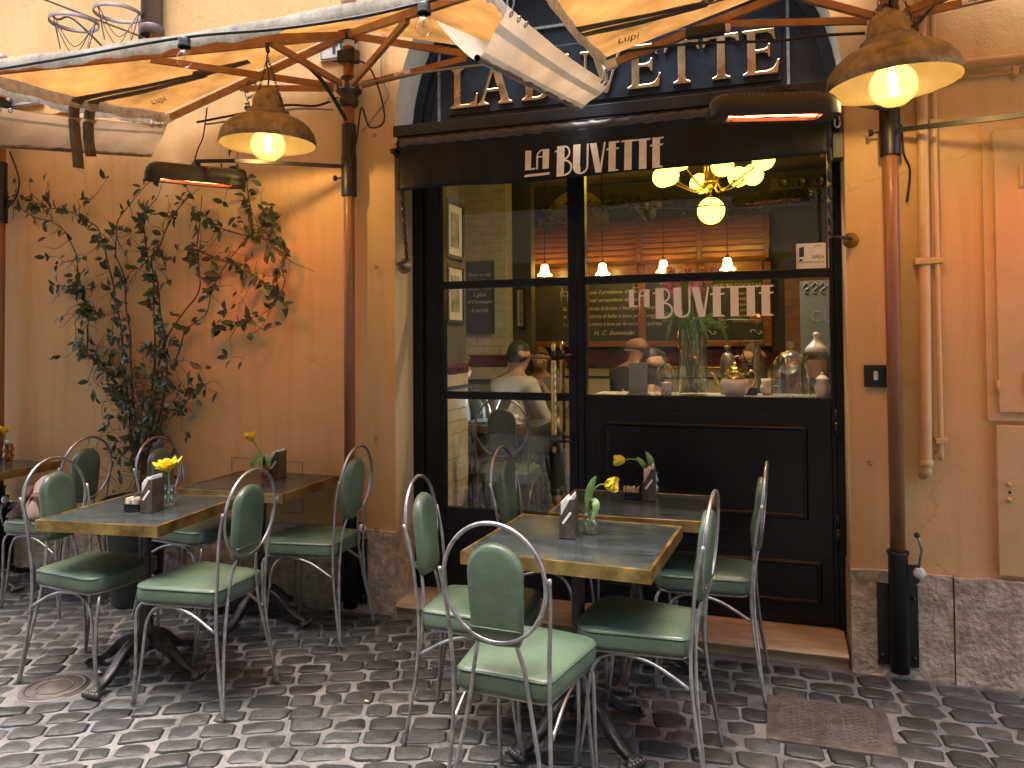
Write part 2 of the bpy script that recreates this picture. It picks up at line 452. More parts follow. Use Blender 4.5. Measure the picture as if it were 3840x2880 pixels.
M_black = pm('black_paint', (.0065, .0075, .0095), .34, var=.3, ns=5, bump=.25, bs=50, col2=(.011, .0125, .016), spec=.28)
M_blackmetal = pm('black_metal', (.007, .0075, .009), .42, .0, var=.3, ns=20, bump=.2, bs=150)
M_black_skylit = pm('sky_lit_black_paint', (.014, .021, .032), .34, var=.35, ns=6, bump=.25, bs=50, col2=(.026, .036, .052), spec=.35)  # same black paint as the frame, lightened and blued for sky light
M_vinyl = pm('black_awning_vinyl', (.0045, .0075, .0115), .42, var=.4, ns=3, bump=.5, bs=9, bd=.01, col2=(.009, .014, .021), stretch=(1.6, 1, .5), spec=.16)
M_brass = pm('aged_brass', (.62, .40, .14), .32, 1., var=.3, ns=14, rvar=.16, bump=.15, bs=60, col2=(.78, .56, .24))
M_brassdk = pm('dark_brass_edge', (.30, .19, .062), .42, .9, var=.5, ns=9, rvar=.18, bump=.15, bs=80, col2=(.60, .42, .16), rand=True)
M_letter = pm('polished_brass_letter', (.72, .50, .26), .28, 1., var=.2, ns=10, rvar=.12, col2=(.85, .64, .38))
M_cream_paint = pm('cream_lettering', (.72, .62, .50), .6, var=.1, ns=30)
M_decal = pm('greige_decal', (.80, .74, .68), .7, var=.04, ns=10)
M_glass = thin_glass('window_glass', (.985, .985, .975), 1.55)
M_clear = thin_glass('clear_glassware', (.985, .99, .985), 1.75)
M_dome = glass_rim(thin_glass('cloche_glass', (.97, .975, .965), 2.0), 2.2, .9)
M_bulbglass = thin_glass('bulb_glass', (.98, .95, .88), 1.45)
M_steel = pm('worn_steel_tube', (.30, .285, .275), .38, .85, var=.35, ns=22, rvar=.15, bump=.2, bs=160, col2=(.46, .44, .42), rand=True)
M_green = pm('green_leather', (.070, .106, .068), .36, var=.20, ns=5, bump=.55, bs=26, bd=.004, col2=(.098, .138, .090), rvar=.12, rand=True)
def vary(m, amt):
    # slightly different dye and wear on each copy
    n = m.node_tree; b = next(x for x in n.nodes if x.type == 'BSDF_PRINCIPLED'); src = b.inputs['Base Color'].links[0].from_socket
    oi = mk(n, 'ShaderNodeObjectInfo'); hv = mk(n, 'ShaderNodeHueSaturation'); mr = mk(n, 'ShaderNodeMapRange'); mr.inputs['To Min'].default_value = 1 - amt; mr.inputs['To Max'].default_value = 1 + amt
    n.links.new(oi.outputs['Random'], mr.inputs[0]); n.links.new(mr.outputs[0], hv.inputs['Value']); n.links.new(src, hv.inputs['Color']); n.links.new(hv.outputs[0], b.inputs['Base Color'])
vary(M_green, .14)
M_greendk = pm('green_leather_piping', (.05, .082, .052), .4, var=.15, ns=20)
M_marble = pm('dark_green_stone', (.026, .034, .034), .22, var=.35, ns=5, rvar=.07, col2=(.062, .077, .076), stretch=(1, 3, 1), bump=.1, bs=300, rand=True)
M_castiron = pm('cast_iron', (.042, .036, .034), .42, .5, var=.4, ns=18, bump=.6, bs=70, col2=(.095, .082, .076), rand=True)
M_canopy = fabric('canopy_canvas', (.34, .25, .14), (.42, .20, .055), .5, .30, 2.6)
M_hem = fabric('canvas_hem', (.54, .50, .42), (.5, .42, .3), .15, .3, 26., .8)
M_white_canvas = fabric('white_canvas', (.50, .42, .33), (.60, .43, .28), .32, .14, 3)
M_grey_canvas = fabric('grey_canvas_band', (.36, .32, .265), (.5, .42, .3), .15, .08, 4)
M_strap = pm('brown_leather_strap', (.11, .088, .062), .65, var=.4, ns=14, bump=.4, bs=60)
M_rib = wood('varnished_rib', (.26, .115, .040), (.38, .185, .070), .5, (1, 1, 1), 9, .1)
M_pole = wood('varnished_pole', (.22, .090, .034), (.33, .14, .056), .45, (9, 9, .8), 3, .12)
M_bronzelamp = pm('bronze_lamp_shade', (.20, .148, .085), .42, .55, var=.35, ns=26, bump=.3, bs=70, col2=(.36, .285, .18), rvar=.14)
M_enamel = pm('cream_enamel', (.12, .095, .05), .35, var=.08, ns=20)
M_heater = pm('heater_shell', (.012, .0115, .011), .42, .1, var=.2, ns=10)
M_heat = emit('heating_element', (1.0, .17, .045), 7.)
M_filament = emit('lamp_filament', (1.0, .66, .30), 82.)
M_chain = pm('rusty_chain', (.10, .075, .05), .6, .8, var=.3, ns=40)
M_ochrepipe = pm('ochre_painted_pipe', (.60, .40, .185), .5, var=.12, ns=7, bump=.3, bs=50)
M_greypipe = pm('grey_metal_pipe', (.17, .165, .175), .35, .5, var=.2, ns=5, bump=.15, bs=40)
M_cabinet = pm('ochre_cabinet_metal', (.60, .385, .175), .55, var=.1, ns=6, bump=.25, bs=40)
M_rust = pm('wrought_iron', (.13, .10, .095), .6, .5, var=.3, ns=30)
M_cable = pm('black_cable', (.010, .010, .011), .5, var=.1, ns=20)
M_cable2 = pm('grey_cable', (.32, .29, .24), .55, var=.1, ns=20)
M_oppwall = pm('grey_stucco', (.20, .19, .175), .85, var=.2, ns=2, bump=.3, bs=30)
M_tile = pm('stone_number_tile', (.52, .50, .48), .7, var=.12, ns=30, bump=.4, bs=90)
M_ink = pm('dark_ink', (.03, .028, .035), .7, var=.1, ns=30)
M_stem = pm('vine_stem', (.085, .052, .032), .8, var=.35, ns=40, bump=.5, bs=120)
M_leaf = pm('vine_leaf', (.034, .050, .016), .46, var=.35, ns=16, col2=(.072, .094, .030), spec=.3)
M_leaf2 = pm('vine_leaf_young', (.045, .085, .022), .4, var=.3, ns=16, col2=(.085, .13, .035))
M_pot = pm('dark_plastic_pot', (.020, .021, .022), .5, var=.25, ns=14)
M_soil = pm('potting_soil', (.03, .022, .016), .95, var=.4, ns=40, bump=1., bs=60, bd=.01)
M_napkinbox = pm('dark_bronze_metal', (.13, .105, .085), .38, .75, var=.35, ns=18, col2=(.26, .215, .175))
M_paper = pm('white_paper', (.80, .78, .74), .8, var=.04, ns=30)
M_papercream = pm('kraft_paper', (.58, .44, .30), .8, var=.1, ns=30)
M_yellowpk = pm('yellow_packet', (.80, .62, .06), .6, var=.08, ns=30)
M_petal = pm('yellow_petal', (.86, .62, .02), .55, var=.12, ns=30, col2=(.92, .74, .06), spec=.3)
M_green_stem = pm('tulip_green', (.13, .25, .06), .45, var=.25, ns=20, col2=(.24, .38, .12))
M_water = thin_glass('vase_water', (.86, .92, .80), 1.33)
M_bag = pm('pink_beige_cloth', (.55, .40, .33), .8, var=.15, ns=7, bump=.6, bs=18, bd=.01)
M_bagleather = pm('russet_leather', (.16, .05, .03), .45, var=.2, ns=12)
M_sticker = pm('sticker_white', (.80, .80, .78), .5, var=.02, ns=5)
M_plug = pm('black_plastic', (.012, .012, .013), .45, var=.2, ns=30)
M_whiteplastic = pm('white_plastic', (.70, .66, .60), .5, var=.05, ns=10)
# interior
M_itile = pm('cream_glazed_tile', (.58, .48, .33), .22, var=.12, ns=8, col2=(.68, .56, .35))
M_igrout = pm('tile_grout', (.34, .28, .18), .9, var=.1, ns=20)
M_redtile = pm('oxblood_tile', (.115, .018, .022), .2, var=.2, ns=14, bump=.6, bs=40, bd=.006)
M_greenwall = pm('olive_wall_paint', (.085, .075, .036), .7, var=.1, ns=4)
M_yellowwall = pm('ochre_interior_paint', (.34, .26, .11), .7, var=.1, ns=3)
M_ceiling = pm('interior_ceiling', (.16, .135, .085), .8, var=.05, ns=3)
M_ifloor = pm('interior_floor_tile', (.06, .052, .045), .3, var=.3, ns=6)
M_oak = wood('oak_backbar', (.20, .062, .016), (.34, .115, .032), .35, (2, 2, 14), 3, .3)
M_oakslat = wood('oak_slat', (.28, .090, .022), (.44, .155, .042), .3, (2, 8, 30), 3, .4)
M_chalk = pm('chalkboard', (.030, .032, .022), .6, var=.3, ns=5, col2=(.05, .052, .036))
M_chalkgrey = pm('grey_chalkboard', (.045, .045, .046), .6, var=.25, ns=5)
M_chalkink = pm('chalk_lettering', (.62, .55, .42), .9, var=.25, ns=60)
M_globe = emit('opal_globe_glow', (1.0, .72, .06), .95)
M_bell = emit('bell_shade_glow', (1.0, .62, .13), 2.6)
M_photo = pm('sepia_photo', (.26, .20, .12), .5, var=.75, ns=11, col2=(.52, .43, .29))
M_mount = pm('picture_mount', (.60, .52, .38), .6, var=.05, ns=9)
M_darkwood = pm('dark_frame_wood', (.028, .018, .012), .4, var=.3, ns=20)
M_porcelain = pm('white_porcelain', (.78, .74, .66), .15, var=.04, ns=10)
M_gold = pm('gold_glaze', (.80, .55, .15), .16, 1., var=.15, ns=20)
M_shelf = pm('grey_display_shelf', (.42, .40, .36), .35, var=.12, ns=8)
M_bottle = pm('dark_bottle', (.012, .010, .010), .15, var=.1, ns=10)
M_label = pm('paper_label', (.50, .34, .20), .7, var=.1, ns=10)
M_pewter = pm('pewter', (.35, .32, .27), .35, .8, var=.2, ns=12)
M_tulip = pm('pink_tulip_petal', (.80, .20, .34), .45, var=.3, ns=24, col2=(.92, .62, .66))
M_tulipmix = pm('yellow_red_tulip_petal', (.78, .45, .03), .45, var=.35, ns=24, col2=(.70, .20, .08))
M_pebble = pm('vase_filler', (.36, .33, .22), .4, var=.4, ns=30, bump=.8, bs=60)
M_skin = pm('skin', (.50, .27, .17), .5, var=.1, ns=12)
M_skin2 = pm('skin_tanned', (.42, .22, .13), .45, var=.1, ns=12)
M_hair = pm('dark_hair', (.018, .013, .010), .5, var=.4, ns=40, bump=.6, bs=90)
M_hairbr = pm('brown_hair', (.12, .065, .03), .5, var=.4, ns=40, bump=.6, bs=90)
M_shirt = pm('white_shirt_cloth', (.56, .50, .40), .8, var=.08, ns=7, bump=.7, bs=11, bd=.012)
M_shirtgr = pm('grey_cloth', (.20, .19, .17), .85, var=.12, ns=7, bump=.7, bs=11, bd=.012)
M_shirtdk = pm('dark_cloth', (.035, .034, .033), .85, var=.2, ns=7, bump=.7, bs=11, bd=.012)
M_shirtred = pm('red_patterned_cloth', (.30, .02, .03), .8, var=.2, ns=22, col2=(.55, .42, .38))
M_trouser = pm('beige_trouser_cloth', (.34, .24, .17), .85, var=.12, ns=9, bump=.5, bs=14, bd=.01)
M_screen = emit('laptop_screen_glow', (.70, .84, 1.0), 1.6)
M_laptop = pm('laptop_aluminium', (.40, .40, .41), .35, .8, var=.05, ns=10)
M_frost = pm('frosted_panel', (.24, .24, .21), .5, var=.06, ns=5)
M_spot = emit('spotlight_lens', (1.0, .82, .56), 90.)
# ================================================================== GROUND AND COBBLES
YF, YW = 4.058, 3.82          # shopfront plane, wall plane
rnd = random.Random(7)
g = MB()
gx = [-120, -30, -8, -4, -2, 0, 2, 6, 30, 120]
g.grid([[(x, y, -.007) for x in gx] for y in (-120, -30, -6, -2, 0, 2, 3, 4.2, 30, 120)], False)
street = structure('street_paving', g, M_ground)
def row_shift(x):
    """the courses sweep across the lane in a gentle fan"""
    s, x0 = 0.0, .15
    pts = [(.15, 0.), (-.7, .18), (-2.2, .52), (-9, .56)]
    if x >= .15: return 0.0
    y = 0.0
    for (xa, sa), (xb, sb) in zip(pts, pts[1:]):
        if x <= xb:
            y -= (sa + sb) / 2 * (xa - xb)
        else:
            t = (xa - x) / (xa - xb); sx = sa + (sb - sa) * t
            y -= (sa + sx) / 2 * (xa - x)
            return y
    return y
def row_angle(x):
    e = .01
    return math.atan2(row_shift(x + e) - row_shift(x - e), 2 * e)
variants = []
for k in range(24):
    NN = 10
    out = []
    # squared setts with knocked-off corners
    c = [rnd.uniform(.07, .20) for _ in range(4)]; jt = lambda: rnd.uniform(-.035, .03)
    for (x, y) in ((.5, -.5 + c[0]), (.5, .5 - c[1]), (.5 - c[1], .5), (0, .5), (-.5 + c[2], .5), (-.5, .5 - c[2]), (-.5, -.5 + c[3]), (-.5 + c[3], -.5), (0, -.5), (.5 - c[0], -.5)):
        sx, sy = (1 if x > 0 else -1), (1 if y > 0 else -1)
        out.append((x + sx * jt(), y + sy * jt()))
    tx, ty = rnd.uniform(-.10, .10), rnd.uniform(-.10, .10)
    rings = [[(x, y, -.025) for x, y in out], [(x * .985, y * .985, -.0058 + rnd.uniform(-.0015, .0015)) for x, y in out],
             [(x * .84, y * .84, -.001 + x * tx * .04 + y * ty * .04 + rnd.uniform(-.0016, .0016)) for x, y in out]]
    mb = MB(); mb.loft(rings, False, False)
    o = len(mb.v); mb.add([(0, 0, .0012)], [])
    for i in range(NN): mb.f.append((20 + i, 20 + (i + 1) % NN, o)); mb.sm.append(True); mb.mi.append(0)
    variants.append(mb)
vmesh = [v.mesh('cobble', M_cob) for v in variants]
stones = []
dr = .116
for k in range(-30, 75):
    x = -7.2 + rnd.uniform(0, .12)
    while x < 2.6:
        w = rnd.choice((rnd.uniform(.10, .135), rnd.uniform(.125, .165), rnd.uniform(.14, .185))); xc = x + w / 2; ang = row_angle(xc)
        x += (w + .006) * math.cos(ang)
        y = .35 + k * dr + row_shift(xc) * 1.0 + rnd.uniform(-.007, .007)
        if y < .5 or y > 3.765: continue
        if -.035 < xc < .415 and 3.05 < y < 3.43: continue
        if math.hypot(xc + 2.985, y - 2.578) < .165: continue
        hgt = dr * math.cos(ang) * rnd.uniform(.86, 1.0)
        jit = .3 if xc > .45 else .07
        stones.append((xc, y, ang + rnd.uniform(-jit, jit), w * rnd.uniform(.92, 1.0), hgt, rnd.uniform(-.0045, .002), rnd.randrange(24)))
def in_view(x, y, z):
    v = Vector((x, y, z - CAM_H)); d = v.dot(_f2)
    if d <= 0: return False
    px, py = 1920 + 2884 * v.dot(_r3) / d, 1206 - 2884 * v.dot(_u3) / d
    return -40 < px < 3880 and 0 < py < 2925
vis = [s for s in stones if in_view(s[0], s[1], 0)]
vis.sort(key=lambda s: s[0] ** 2 + s[1] ** 2)
near = set(id(s) for s in vis[:300])
rest = MB()
for s in stones:
    x, y, a, w, h_, dz, k = s
    if id(s) in near:
        ob = bpy.data.objects.new('cobble', vmesh[k]); COL.objects.link(ob); ob.parent = street
        ob.location = (x, y, dz); ob.rotation_euler = (0, 0, a); ob.scale = (w, h_, 1)
    else:
        ca, sa = math.cos(a), math.sin(a); v = variants[k]
        rest.add([(x + p[0] * w * ca - p[1] * h_ * sa, y + p[0] * w * sa + p[1] * h_ * ca, p[2] + dz) for p in v.v], v.f, True)
o = rest.build('cobbles', M_cobstuff, street); o['kind'] = 'stuff'

# cast covers let into the paving
gas = thing('gas_cover', 'rectangular cast iron cover marked GAS, set in the cobbles', 'manhole cover', (.19, 3.24, 0))
MB().rbox((-.035, 3.058, -.03), (.415, 3.432, .0055), .004).build('frame', M_iron, gas)
MB().rbox((-.008, 3.085, -.02), (.388, 3.405, .0075), .003).build('lid', M_iron, gas)
rb = MB()
for i in range(-14, 15):
    for sgn in (1, -1):
        # diagonal tread ribs, clipped to the lid and kept off the centre plate
        pts = []
        for t in range(-40, 41):
            u = t * .01; x = .19 + u; y = 3.245 + sgn * u * .62 + i * .028
            ok = .01 < x < .37 and 3.10 < y < 3.39 and not (.13 < x < .25 and 3.185 < y < 3.305)
            if ok: pts.append((x, y, .0088))
            else:
                if len(pts) > 2: rb.bar(pts[0], pts[-1], .0045, .003)
                pts = []
        if len(pts) > 2: rb.bar(pts[0], pts[-1], .0045, .003)
M_ironworn = pm('polished_iron_tread', (.16, .135, .115), .42, .5, var=.3, ns=20, col2=(.26, .225, .195))
rb.build('tread_ribs', M_ironworn, gas)
t = MB()
put_text(t, 'GAS', .05, Matrix.Translation((.205, 3.198, .0085)) @ Matrix.Rotation(PI / 2, 4, 'Z'), .0015)
for a, b in (((.135, 3.19), (.245, 3.19)), ((.245, 3.19), (.245, 3.30)), ((.245, 3.30), (.135, 3.30)), ((.135, 3.30), (.135, 3.19))):
    t.bar((*a, .0088), (*b, .0088), .004, .003)
t.build('lettering', M_ironworn, gas)
for nm, pts_, mt, lb in (('paper_scrap', [(-2.935, 2.735), (-2.905, 2.728), (-2.895, 2.742), (-2.925, 2.752)], M_paper, 'small white paper scrap on the cobbles near the round cover'),
                         ('fallen_leaf', [(.395, 3.765), (.43, 3.755), (.455, 3.765), (.425, 3.778)], M_label, 'dry fallen leaf lying at the foot of the stone plinth'),
                         ('cigarette_end', [(-1.62, 2.86), (-1.60, 2.855), (-1.598, 2.862), (-1.618, 2.867)], M_papercream, 'flattened cigarette end on the open cobbles')):
    lt_ = MB(); nv = len(pts_); lt_.add([(x, y, .004) for x, y in pts_] + [(x, y, .0065 + .002 * (k % 2)) for k, (x, y) in enumerate(pts_)], [tuple(range(nv))[::-1], tuple(range(nv, 2 * nv))] + [(k, (k + 1) % nv, (k + 1) % nv + nv, k + nv) for k in range(nv)])
    solo(nm, lt_, mt, lb, 'litter', (pts_[0][0], pts_[0][1], .004))
rc = thing('round_cover', 'small round cast iron cover in the cobbles under the green chair', 'manhole cover', (-2.985, 2.578, 0))
MB().lathe([(0, -.002), (.135, -.002), (.14, -.008), (.14, -.03)], (-2.985, 2.578, 0), 28).build('frame', M_iron, rc)
MB().lathe([(.125, -.001), (.125, .002), (.112, .002), (.112, -.001)], (-2.985, 2.578, 0), 28).build('rim', M_iron, rc)
MB().lathe([(.075, -.001), (.075, .0015), (.068, .0015), (.068, -.001)], (-2.985, 2.578, 0), 28).build('inner_rim', M_iron, rc)

# ================================================================== THE OCHRE BUILDING
bld = thing('ochre_building', 'ochre plastered house front with an arched shop opening and stone plinth', 'building', (-.81, YW, 0))
AX, AZ, AR = -.814, 2.66, 1.149
XL, XR = AX - AR, AX + AR
TOP = 12.0
w = MB()
arc = [(AX + AR * math.cos(PI * i / 40), AZ + AR * math.sin(PI * i / 40)) for i in range(41)]   # right to left
def wall_rect(x0, x1, z0, z1):
    nx = max(1, int((x1 - x0) / .8)); nz = max(1, int((z1 - z0) / .8))
    w.grid([[(x0 + (x1 - x0) * i / nx, YW, z0 + (z1 - z0) * j / nz) for i in range(nx + 1)] for j in range(nz + 1)], False)
wall_rect(-16, XL, -.2, AZ); wall_rect(XR, 10, -.2, AZ)
wall_rect(-16, XL, AZ, TOP); wall_rect(XR, 10, AZ, TOP)
for (xa, za), (xb, zb) in zip(arc, arc[1:]):
    w.add([(xa, YW, za), (xb, YW, zb), (xb, YW, TOP), (xa, YW, TOP)], [(0, 1, 2, 3)])
w.add([(-16, YW, TOP), (10, YW, TOP), (10, YW + 6, TOP), (-16, YW + 6, TOP)], [(0, 1, 2, 3)])
w.add([(-16, YW, -.2), (-16, YW + 6, -.2), (-16, YW + 6, TOP), (-16, YW, TOP)], [(0, 1, 2, 3)])
w.add([(10, YW, -.2), (10, YW + 6, -.2), (10, YW + 6, TOP), (10, YW, TOP)], [(0, 1, 2, 3)])
w.build('wall', M_plaster, bld)
j = MB()
j.add([(XL, YW, 0), (XL, YF + .15, 0), (XL, YF + .15, AZ), (XL, YW, AZ)], [(0, 1, 2, 3)])
j.build('left_jamb', M_jamb, bld)
j = MB()
j.add([(XR, YW, 0), (XR, YF + .15, 0), (XR, YF + .15, AZ), (XR, YW, AZ)], [(0, 1, 2, 3)])
j.build('right_jamb', M_jamb, bld)
j = MB()
j.grid([[(x, YW, z) for x, z in arc], [(x, YF + .15, z) for x, z in arc]], True)
j.build('arch_reveal', M_reveal, bld)
def slab(x0, x1, y0=3.793, y1=YW + .02, z1=.455):
    mb = MB()
    nx = max(2, int((x1 - x0) / .06)); rr = random.Random(int(x0 * 1000))
    front = [[(x0 + (x1 - x0) * i / nx + (rr.uniform(-.004, .004) if 0 < i < nx else 0), y0 + rr.uniform(-.0025, .003), -.05 + (z1 + .05 + (rr.uniform(-.007, .004) if k == 8 else 0)) * k / 8) for i in range(nx + 1)] for k in range(9)]
    mb.grid(front, False)
    mb.add([(x0, y0, -.05), (x0, y1, -.05), (x0, y1, z1 - .004), (x0, y0, z1 - .004)], [(0, 1, 2, 3)])
    mb.add([(x1, y0, -.05), (x1, y1, -.05), (x1, y1, z1 - .004), (x1, y0, z1 - .004)], [(0, 1, 2, 3)])
    top = front[-1]
    mb.grid([top, [(p[0], y1, p[2]) for p in top]], False)
    return mb.build('plinth_slab', M_trav, bld)
slab(XL - .62, XL + .007, y1=YF - .01)
for a, b in ((-3.35, XL - .626), (-4.28, -3.356), (-5.3, -4.286), (-6.5, -5.306)): slab(a, b)
slab(XR - .007, .735, y1=YF - .01)
for a, b in ((.741, 1.62), (1.626, 2.7), (2.706, 3.8)): slab(a, b)
# meter cupboards painted over with the wall
cab = MB(); cab.box((.884, 3.805, 1.135), (1.9, YW + .01, 2.42)); cab.build('cabinet_surround', M_cabinet, bld)
cd = MB().rbox((.925, 3.792, 1.172), (1.86, 3.812, 2.385), .004).build('cabinet_door', M_cabinet, bld)
for zz in (1.235, 2.13):
    for i in range(9):
        MB().tube([(1.025 + i * .032, 3.792, zz), (1.025 + i * .032, 3.789, zz + .012), (1.025 + i * .032, 3.789, zz + .10), (1.025 + i * .032, 3.792, zz + .112)], .0075, 8).build('vent_slot', M_cabinet, cd)
for zz in (1.25, 2.31): MB().tube([(.923, 3.793, zz), (.923, 3.793, zz + .06)], .007, 8).build('hinge', M_cabinet, cd)
rec = MB(); rec.box((.865, 3.826, .45), (1.9, 3.83, 1.13)); rec.build('recess_panel', M_jamb, bld)
cd2 = MB().rbox((.912, 3.796, .475), (1.9, YW + .005, 1.115), .004).build('lower_cabinet_door', M_cabinet, bld)
for zz in (.80, .865): MB().ball((.955, 3.796, zz), .011, 10, 6).build('rivet', M_cabinet, cd2)
MB().lathe([(0, 0), (.006, 0), (.006, .006)], (.958, 3.7935, .832), 10, 'y').build('keyhole', M_ink, cd2)
# filled access hatch behind the far table
hb = MB()
for a, b in (((-3.045, .812), (-2.557, .803)), ((-2.557, .803), (-2.557, .512)), ((-2.557, .512), (-2.70, .512)), ((-3.045, .812), (-3.045, .70))):
    hb.bar((a[0], YW - .0005, a[1]), (b[0], YW - .0005, b[1]), .0022, .0022)
hb.build('hatch_joint', M_ink, bld)

# number tiles
def number_tile(x0, x1, z0, z1, txt, label):
    th = thing('number_tile', label, 'house number', ((x0 + x1) / 2, YW, z0))
    MB().rbox((x0, 3.802, z0), (x1, YW + .004, z1), .004).build('tile', M_tile, th)
    fr = MB()
    for a, b in (((x0 + .012, z0 + .012), (x1 - .012, z0 + .012)), ((x1 - .012, z0 + .012), (x1 - .012, z1 - .012)), ((x1 - .012, z1 - .012), (x0 + .012, z1 - .012)), ((x0 + .012, z1 - .012), (x0 + .012, z0 + .012))):
        fr.bar((a[0], 3.8005, a[1]), (b[0], 3.8005, b[1]), .004, .002)
    fr.build('border', M_ink, th)
    t = MB(); put_text(t, txt, (z1 - z0) * .95, frame_xz(x0 + .03, 3.8005, z0 + .035), .0008)
    t.build('numeral', M_ink, th)
number_tile(-2.43, -2.20, 3.10, 3.30, '40', 'weathered stone house number tile reading 40 behind the wooden pole')
number_tile(-4.83, -4.545, 3.08, 3.26, '1', 'stone house number tile half hidden behind the hanging white canvas')

# pipes on the wall
dp = thing('drain_pipe', 'thick grey metal downpipe ending above the canvas canopy', 'pipe', (-3.61, 3.78, 3.35))
MB().tube([(-3.61, 3.775, 3.44), (-3.61, 3.775, 7.0)], .062, 18).build('pipe', M_greypipe, dp)
MB().lathe([(.066, 0), (.072, .01), (.072, .05), (.066, .06)], (-3.61, 3.775, 3.40), 18).build('collar', M_rust, dp)
wp = thing('water_pipe', 'thick ochre painted vertical pipe with a curved end, by the copper coloured pole', 'pipe', (.645, 3.79, .88))
MB().tube(smooth_path([(.655, 3.785, 4.6), (.65, 3.785, 2.2), (.64, 3.785, .99), (.638, 3.79, .925), (.632, 3.83, .885)], 6), .024, 12).build('pipe', M_ochrepipe, wp)
MB().lathe([(.026, 0), (.03, .005), (.03, .02), (.026, .03)], (.64, 3.785, .93), 14).build('joint', M_ochrepipe, wp)
MB().rbox((.607, 3.755, 1.815), (.677, 3.822, 1.842), .004).build('bracket', M_ochrepipe, wp)
cp = thing('conduit_pipe', 'thin ochre painted conduit running beside the thicker pipe', 'pipe', (.70, 3.795, 1.0))
MB().tube(smooth_path([(.705, 3.795, 4.6), (.70, 3.795, 2.2), (.70, 3.795, 1.06), (.698, 3.80, .995), (.672, 3.812, .965)], 6), .0115, 10).build('pipe', M_ochrepipe, cp)
for zz in (1.03, 1.82, 2.43): MB().rbox((.678, 3.778, zz), (.725, 3.822, zz + .026), .004).build('bracket', M_ochrepipe, cp)
hp = thing('horizontal_pipe', 'ochre painted pipe running level along the upper wall', 'pipe', (.73, 3.785, 2.67))
MB().tube([(.74, 3.785, 2.682), (4.5, 3.785, 2.682)], .024, 12).build('pipe', M_ochrepipe, hp)
MB().tube([(.74, 3.80, 2.632), (4.5, 3.80, 2.632)], .012, 10).build('lower_conduit', M_ochrepipe, hp)
for xx in (1.0, 1.9): MB().rbox((xx, 3.775, 2.612), (xx + .022, 3.822, 2.65), .003).build('bracket', M_ochrepipe, hp)
sk = thing('socket_box', 'black outdoor power socket sunk in the ochre wall behind the pole', 'socket', (.445, 3.82, 1.275))
MB().rbox((.40, 3.80, 1.272), (.50, YW + .003, 1.372), .005).build('housing', M_plug, sk)
MB().rbox((.46, 3.782, 1.282), (.50, 3.799, 1.362), .004).build('flap', M_plug, sk)
MB().rbox((.438, 3.795, 1.305), (.456, 3.7995, 1.345), .002).build('plate', M_whiteplastic, sk)
for i, (x, z, lb) in enumerate(((-2.074, 2.649, 'small screw eye in the plaster level with the awning roller'), (-2.067, 1.911, 'small screw eye in the plaster level with the awning bracket'), (-2.071, .962, 'small screw eye in the plaster beside the door jamb, at table height'), (.416, .937, 'small screw eye in the plaster below the black socket'), (-2.069, .462, 'small screw eye just above the stone plinth by the door'))):
    mb = MB(); mb.tube([(x, YW + .01, z), (x, 3.80, z)], .0022, 6)
    mb.tube([(x + .009 * math.cos(a), 3.795, z - .006 + .009 * math.sin(a)) for a in [PI / 2 + k * PI / 5 for k in range(9)]], .002, 6)
    solo('wall_hook', mb, M_chain, lb, 'hook', (x, 3.81, z))
# wrought iron ring holders top left
rh = thing('ring_holder', 'wrought iron wall bracket with two empty flowerpot rings', 'bracket', (-3.75, 3.80, 3.35))
MB().bar((-4.6, 3.05, 3.75), (-3.72, 3.80, 3.42), .018, .006).build('arm', M_rust, rh)
MB().bar((-3.72, 3.80, 3.20), (-3.72, 3.80, 3.52), .03, .008, (0, 1, 0)).build('wall_strap', M_rust, rh)
MB().tube(smooth_path([(-4.02, 3.50, 3.50), (-4.06, 3.47, 3.47), (-4.04, 3.49, 3.45), (-3.99, 3.52, 3.47), (-3.92, 3.58, 3.40), (-3.80, 3.72, 3.22)], 5), .007, 6).build('scroll', M_rust, rh)
for (cx_, cy_, cz_) in ((-3.93, 3.5, 3.42), (-3.73, 3.63, 3.50)):
    MB().lathe([(.135, -.012), (.135, .012), (.131, .012), (.131, -.012)], (cx_, cy_, cz_), 30).build('ring', M_rust, rh)
    ch = MB()
    for a0, a1 in ((.3, 1.7), (1.7, 3.2), (3.2, 4.6), (4.6, 6.58)):
        ch.tube(smooth_path([(cx_ + .133 * math.cos(a0), cy_ + .133 * math.sin(a0), cz_), (cx_ + .07 * math.cos((a0 + a1) / 2), cy_ + .07 * math.sin((a0 + a1) / 2), cz_ - .17), (cx_ + .133 * math.cos(a1), cy_ + .133 * math.sin(a1), cz_)], 5), .003, 5)
    ch.build('hanging_wire', M_rust, rh)

# step
st = MB()
prof = [(3.86, -.05), (3.822, -.05), (3.82, .035), (3.80, .04), (3.794, .052), (3.80, .062), (3.82, .066), (YF + .05, .088), (YF + .05, -.05)]
nx = 46
rows = []
for i in range(nx + 1):
    x = XL - .028 + (XR - .02 - XL + .028 + .0) * i / nx; dy = rnd.uniform(-.0015, .0015)
    rows.append([(x, y + dy, z + rnd.uniform(-.0008, .0008)) for y, z in prof])
st.grid(rows, False)
st.add(rows[0], [tuple(range(len(prof)))]); st.add(rows[-1], [tuple(range(len(prof)))])
solo('door_step', st, M_step, 'worn travertine step with rounded nose below the black shopfront', 'step', (-.81, 3.9, 0))

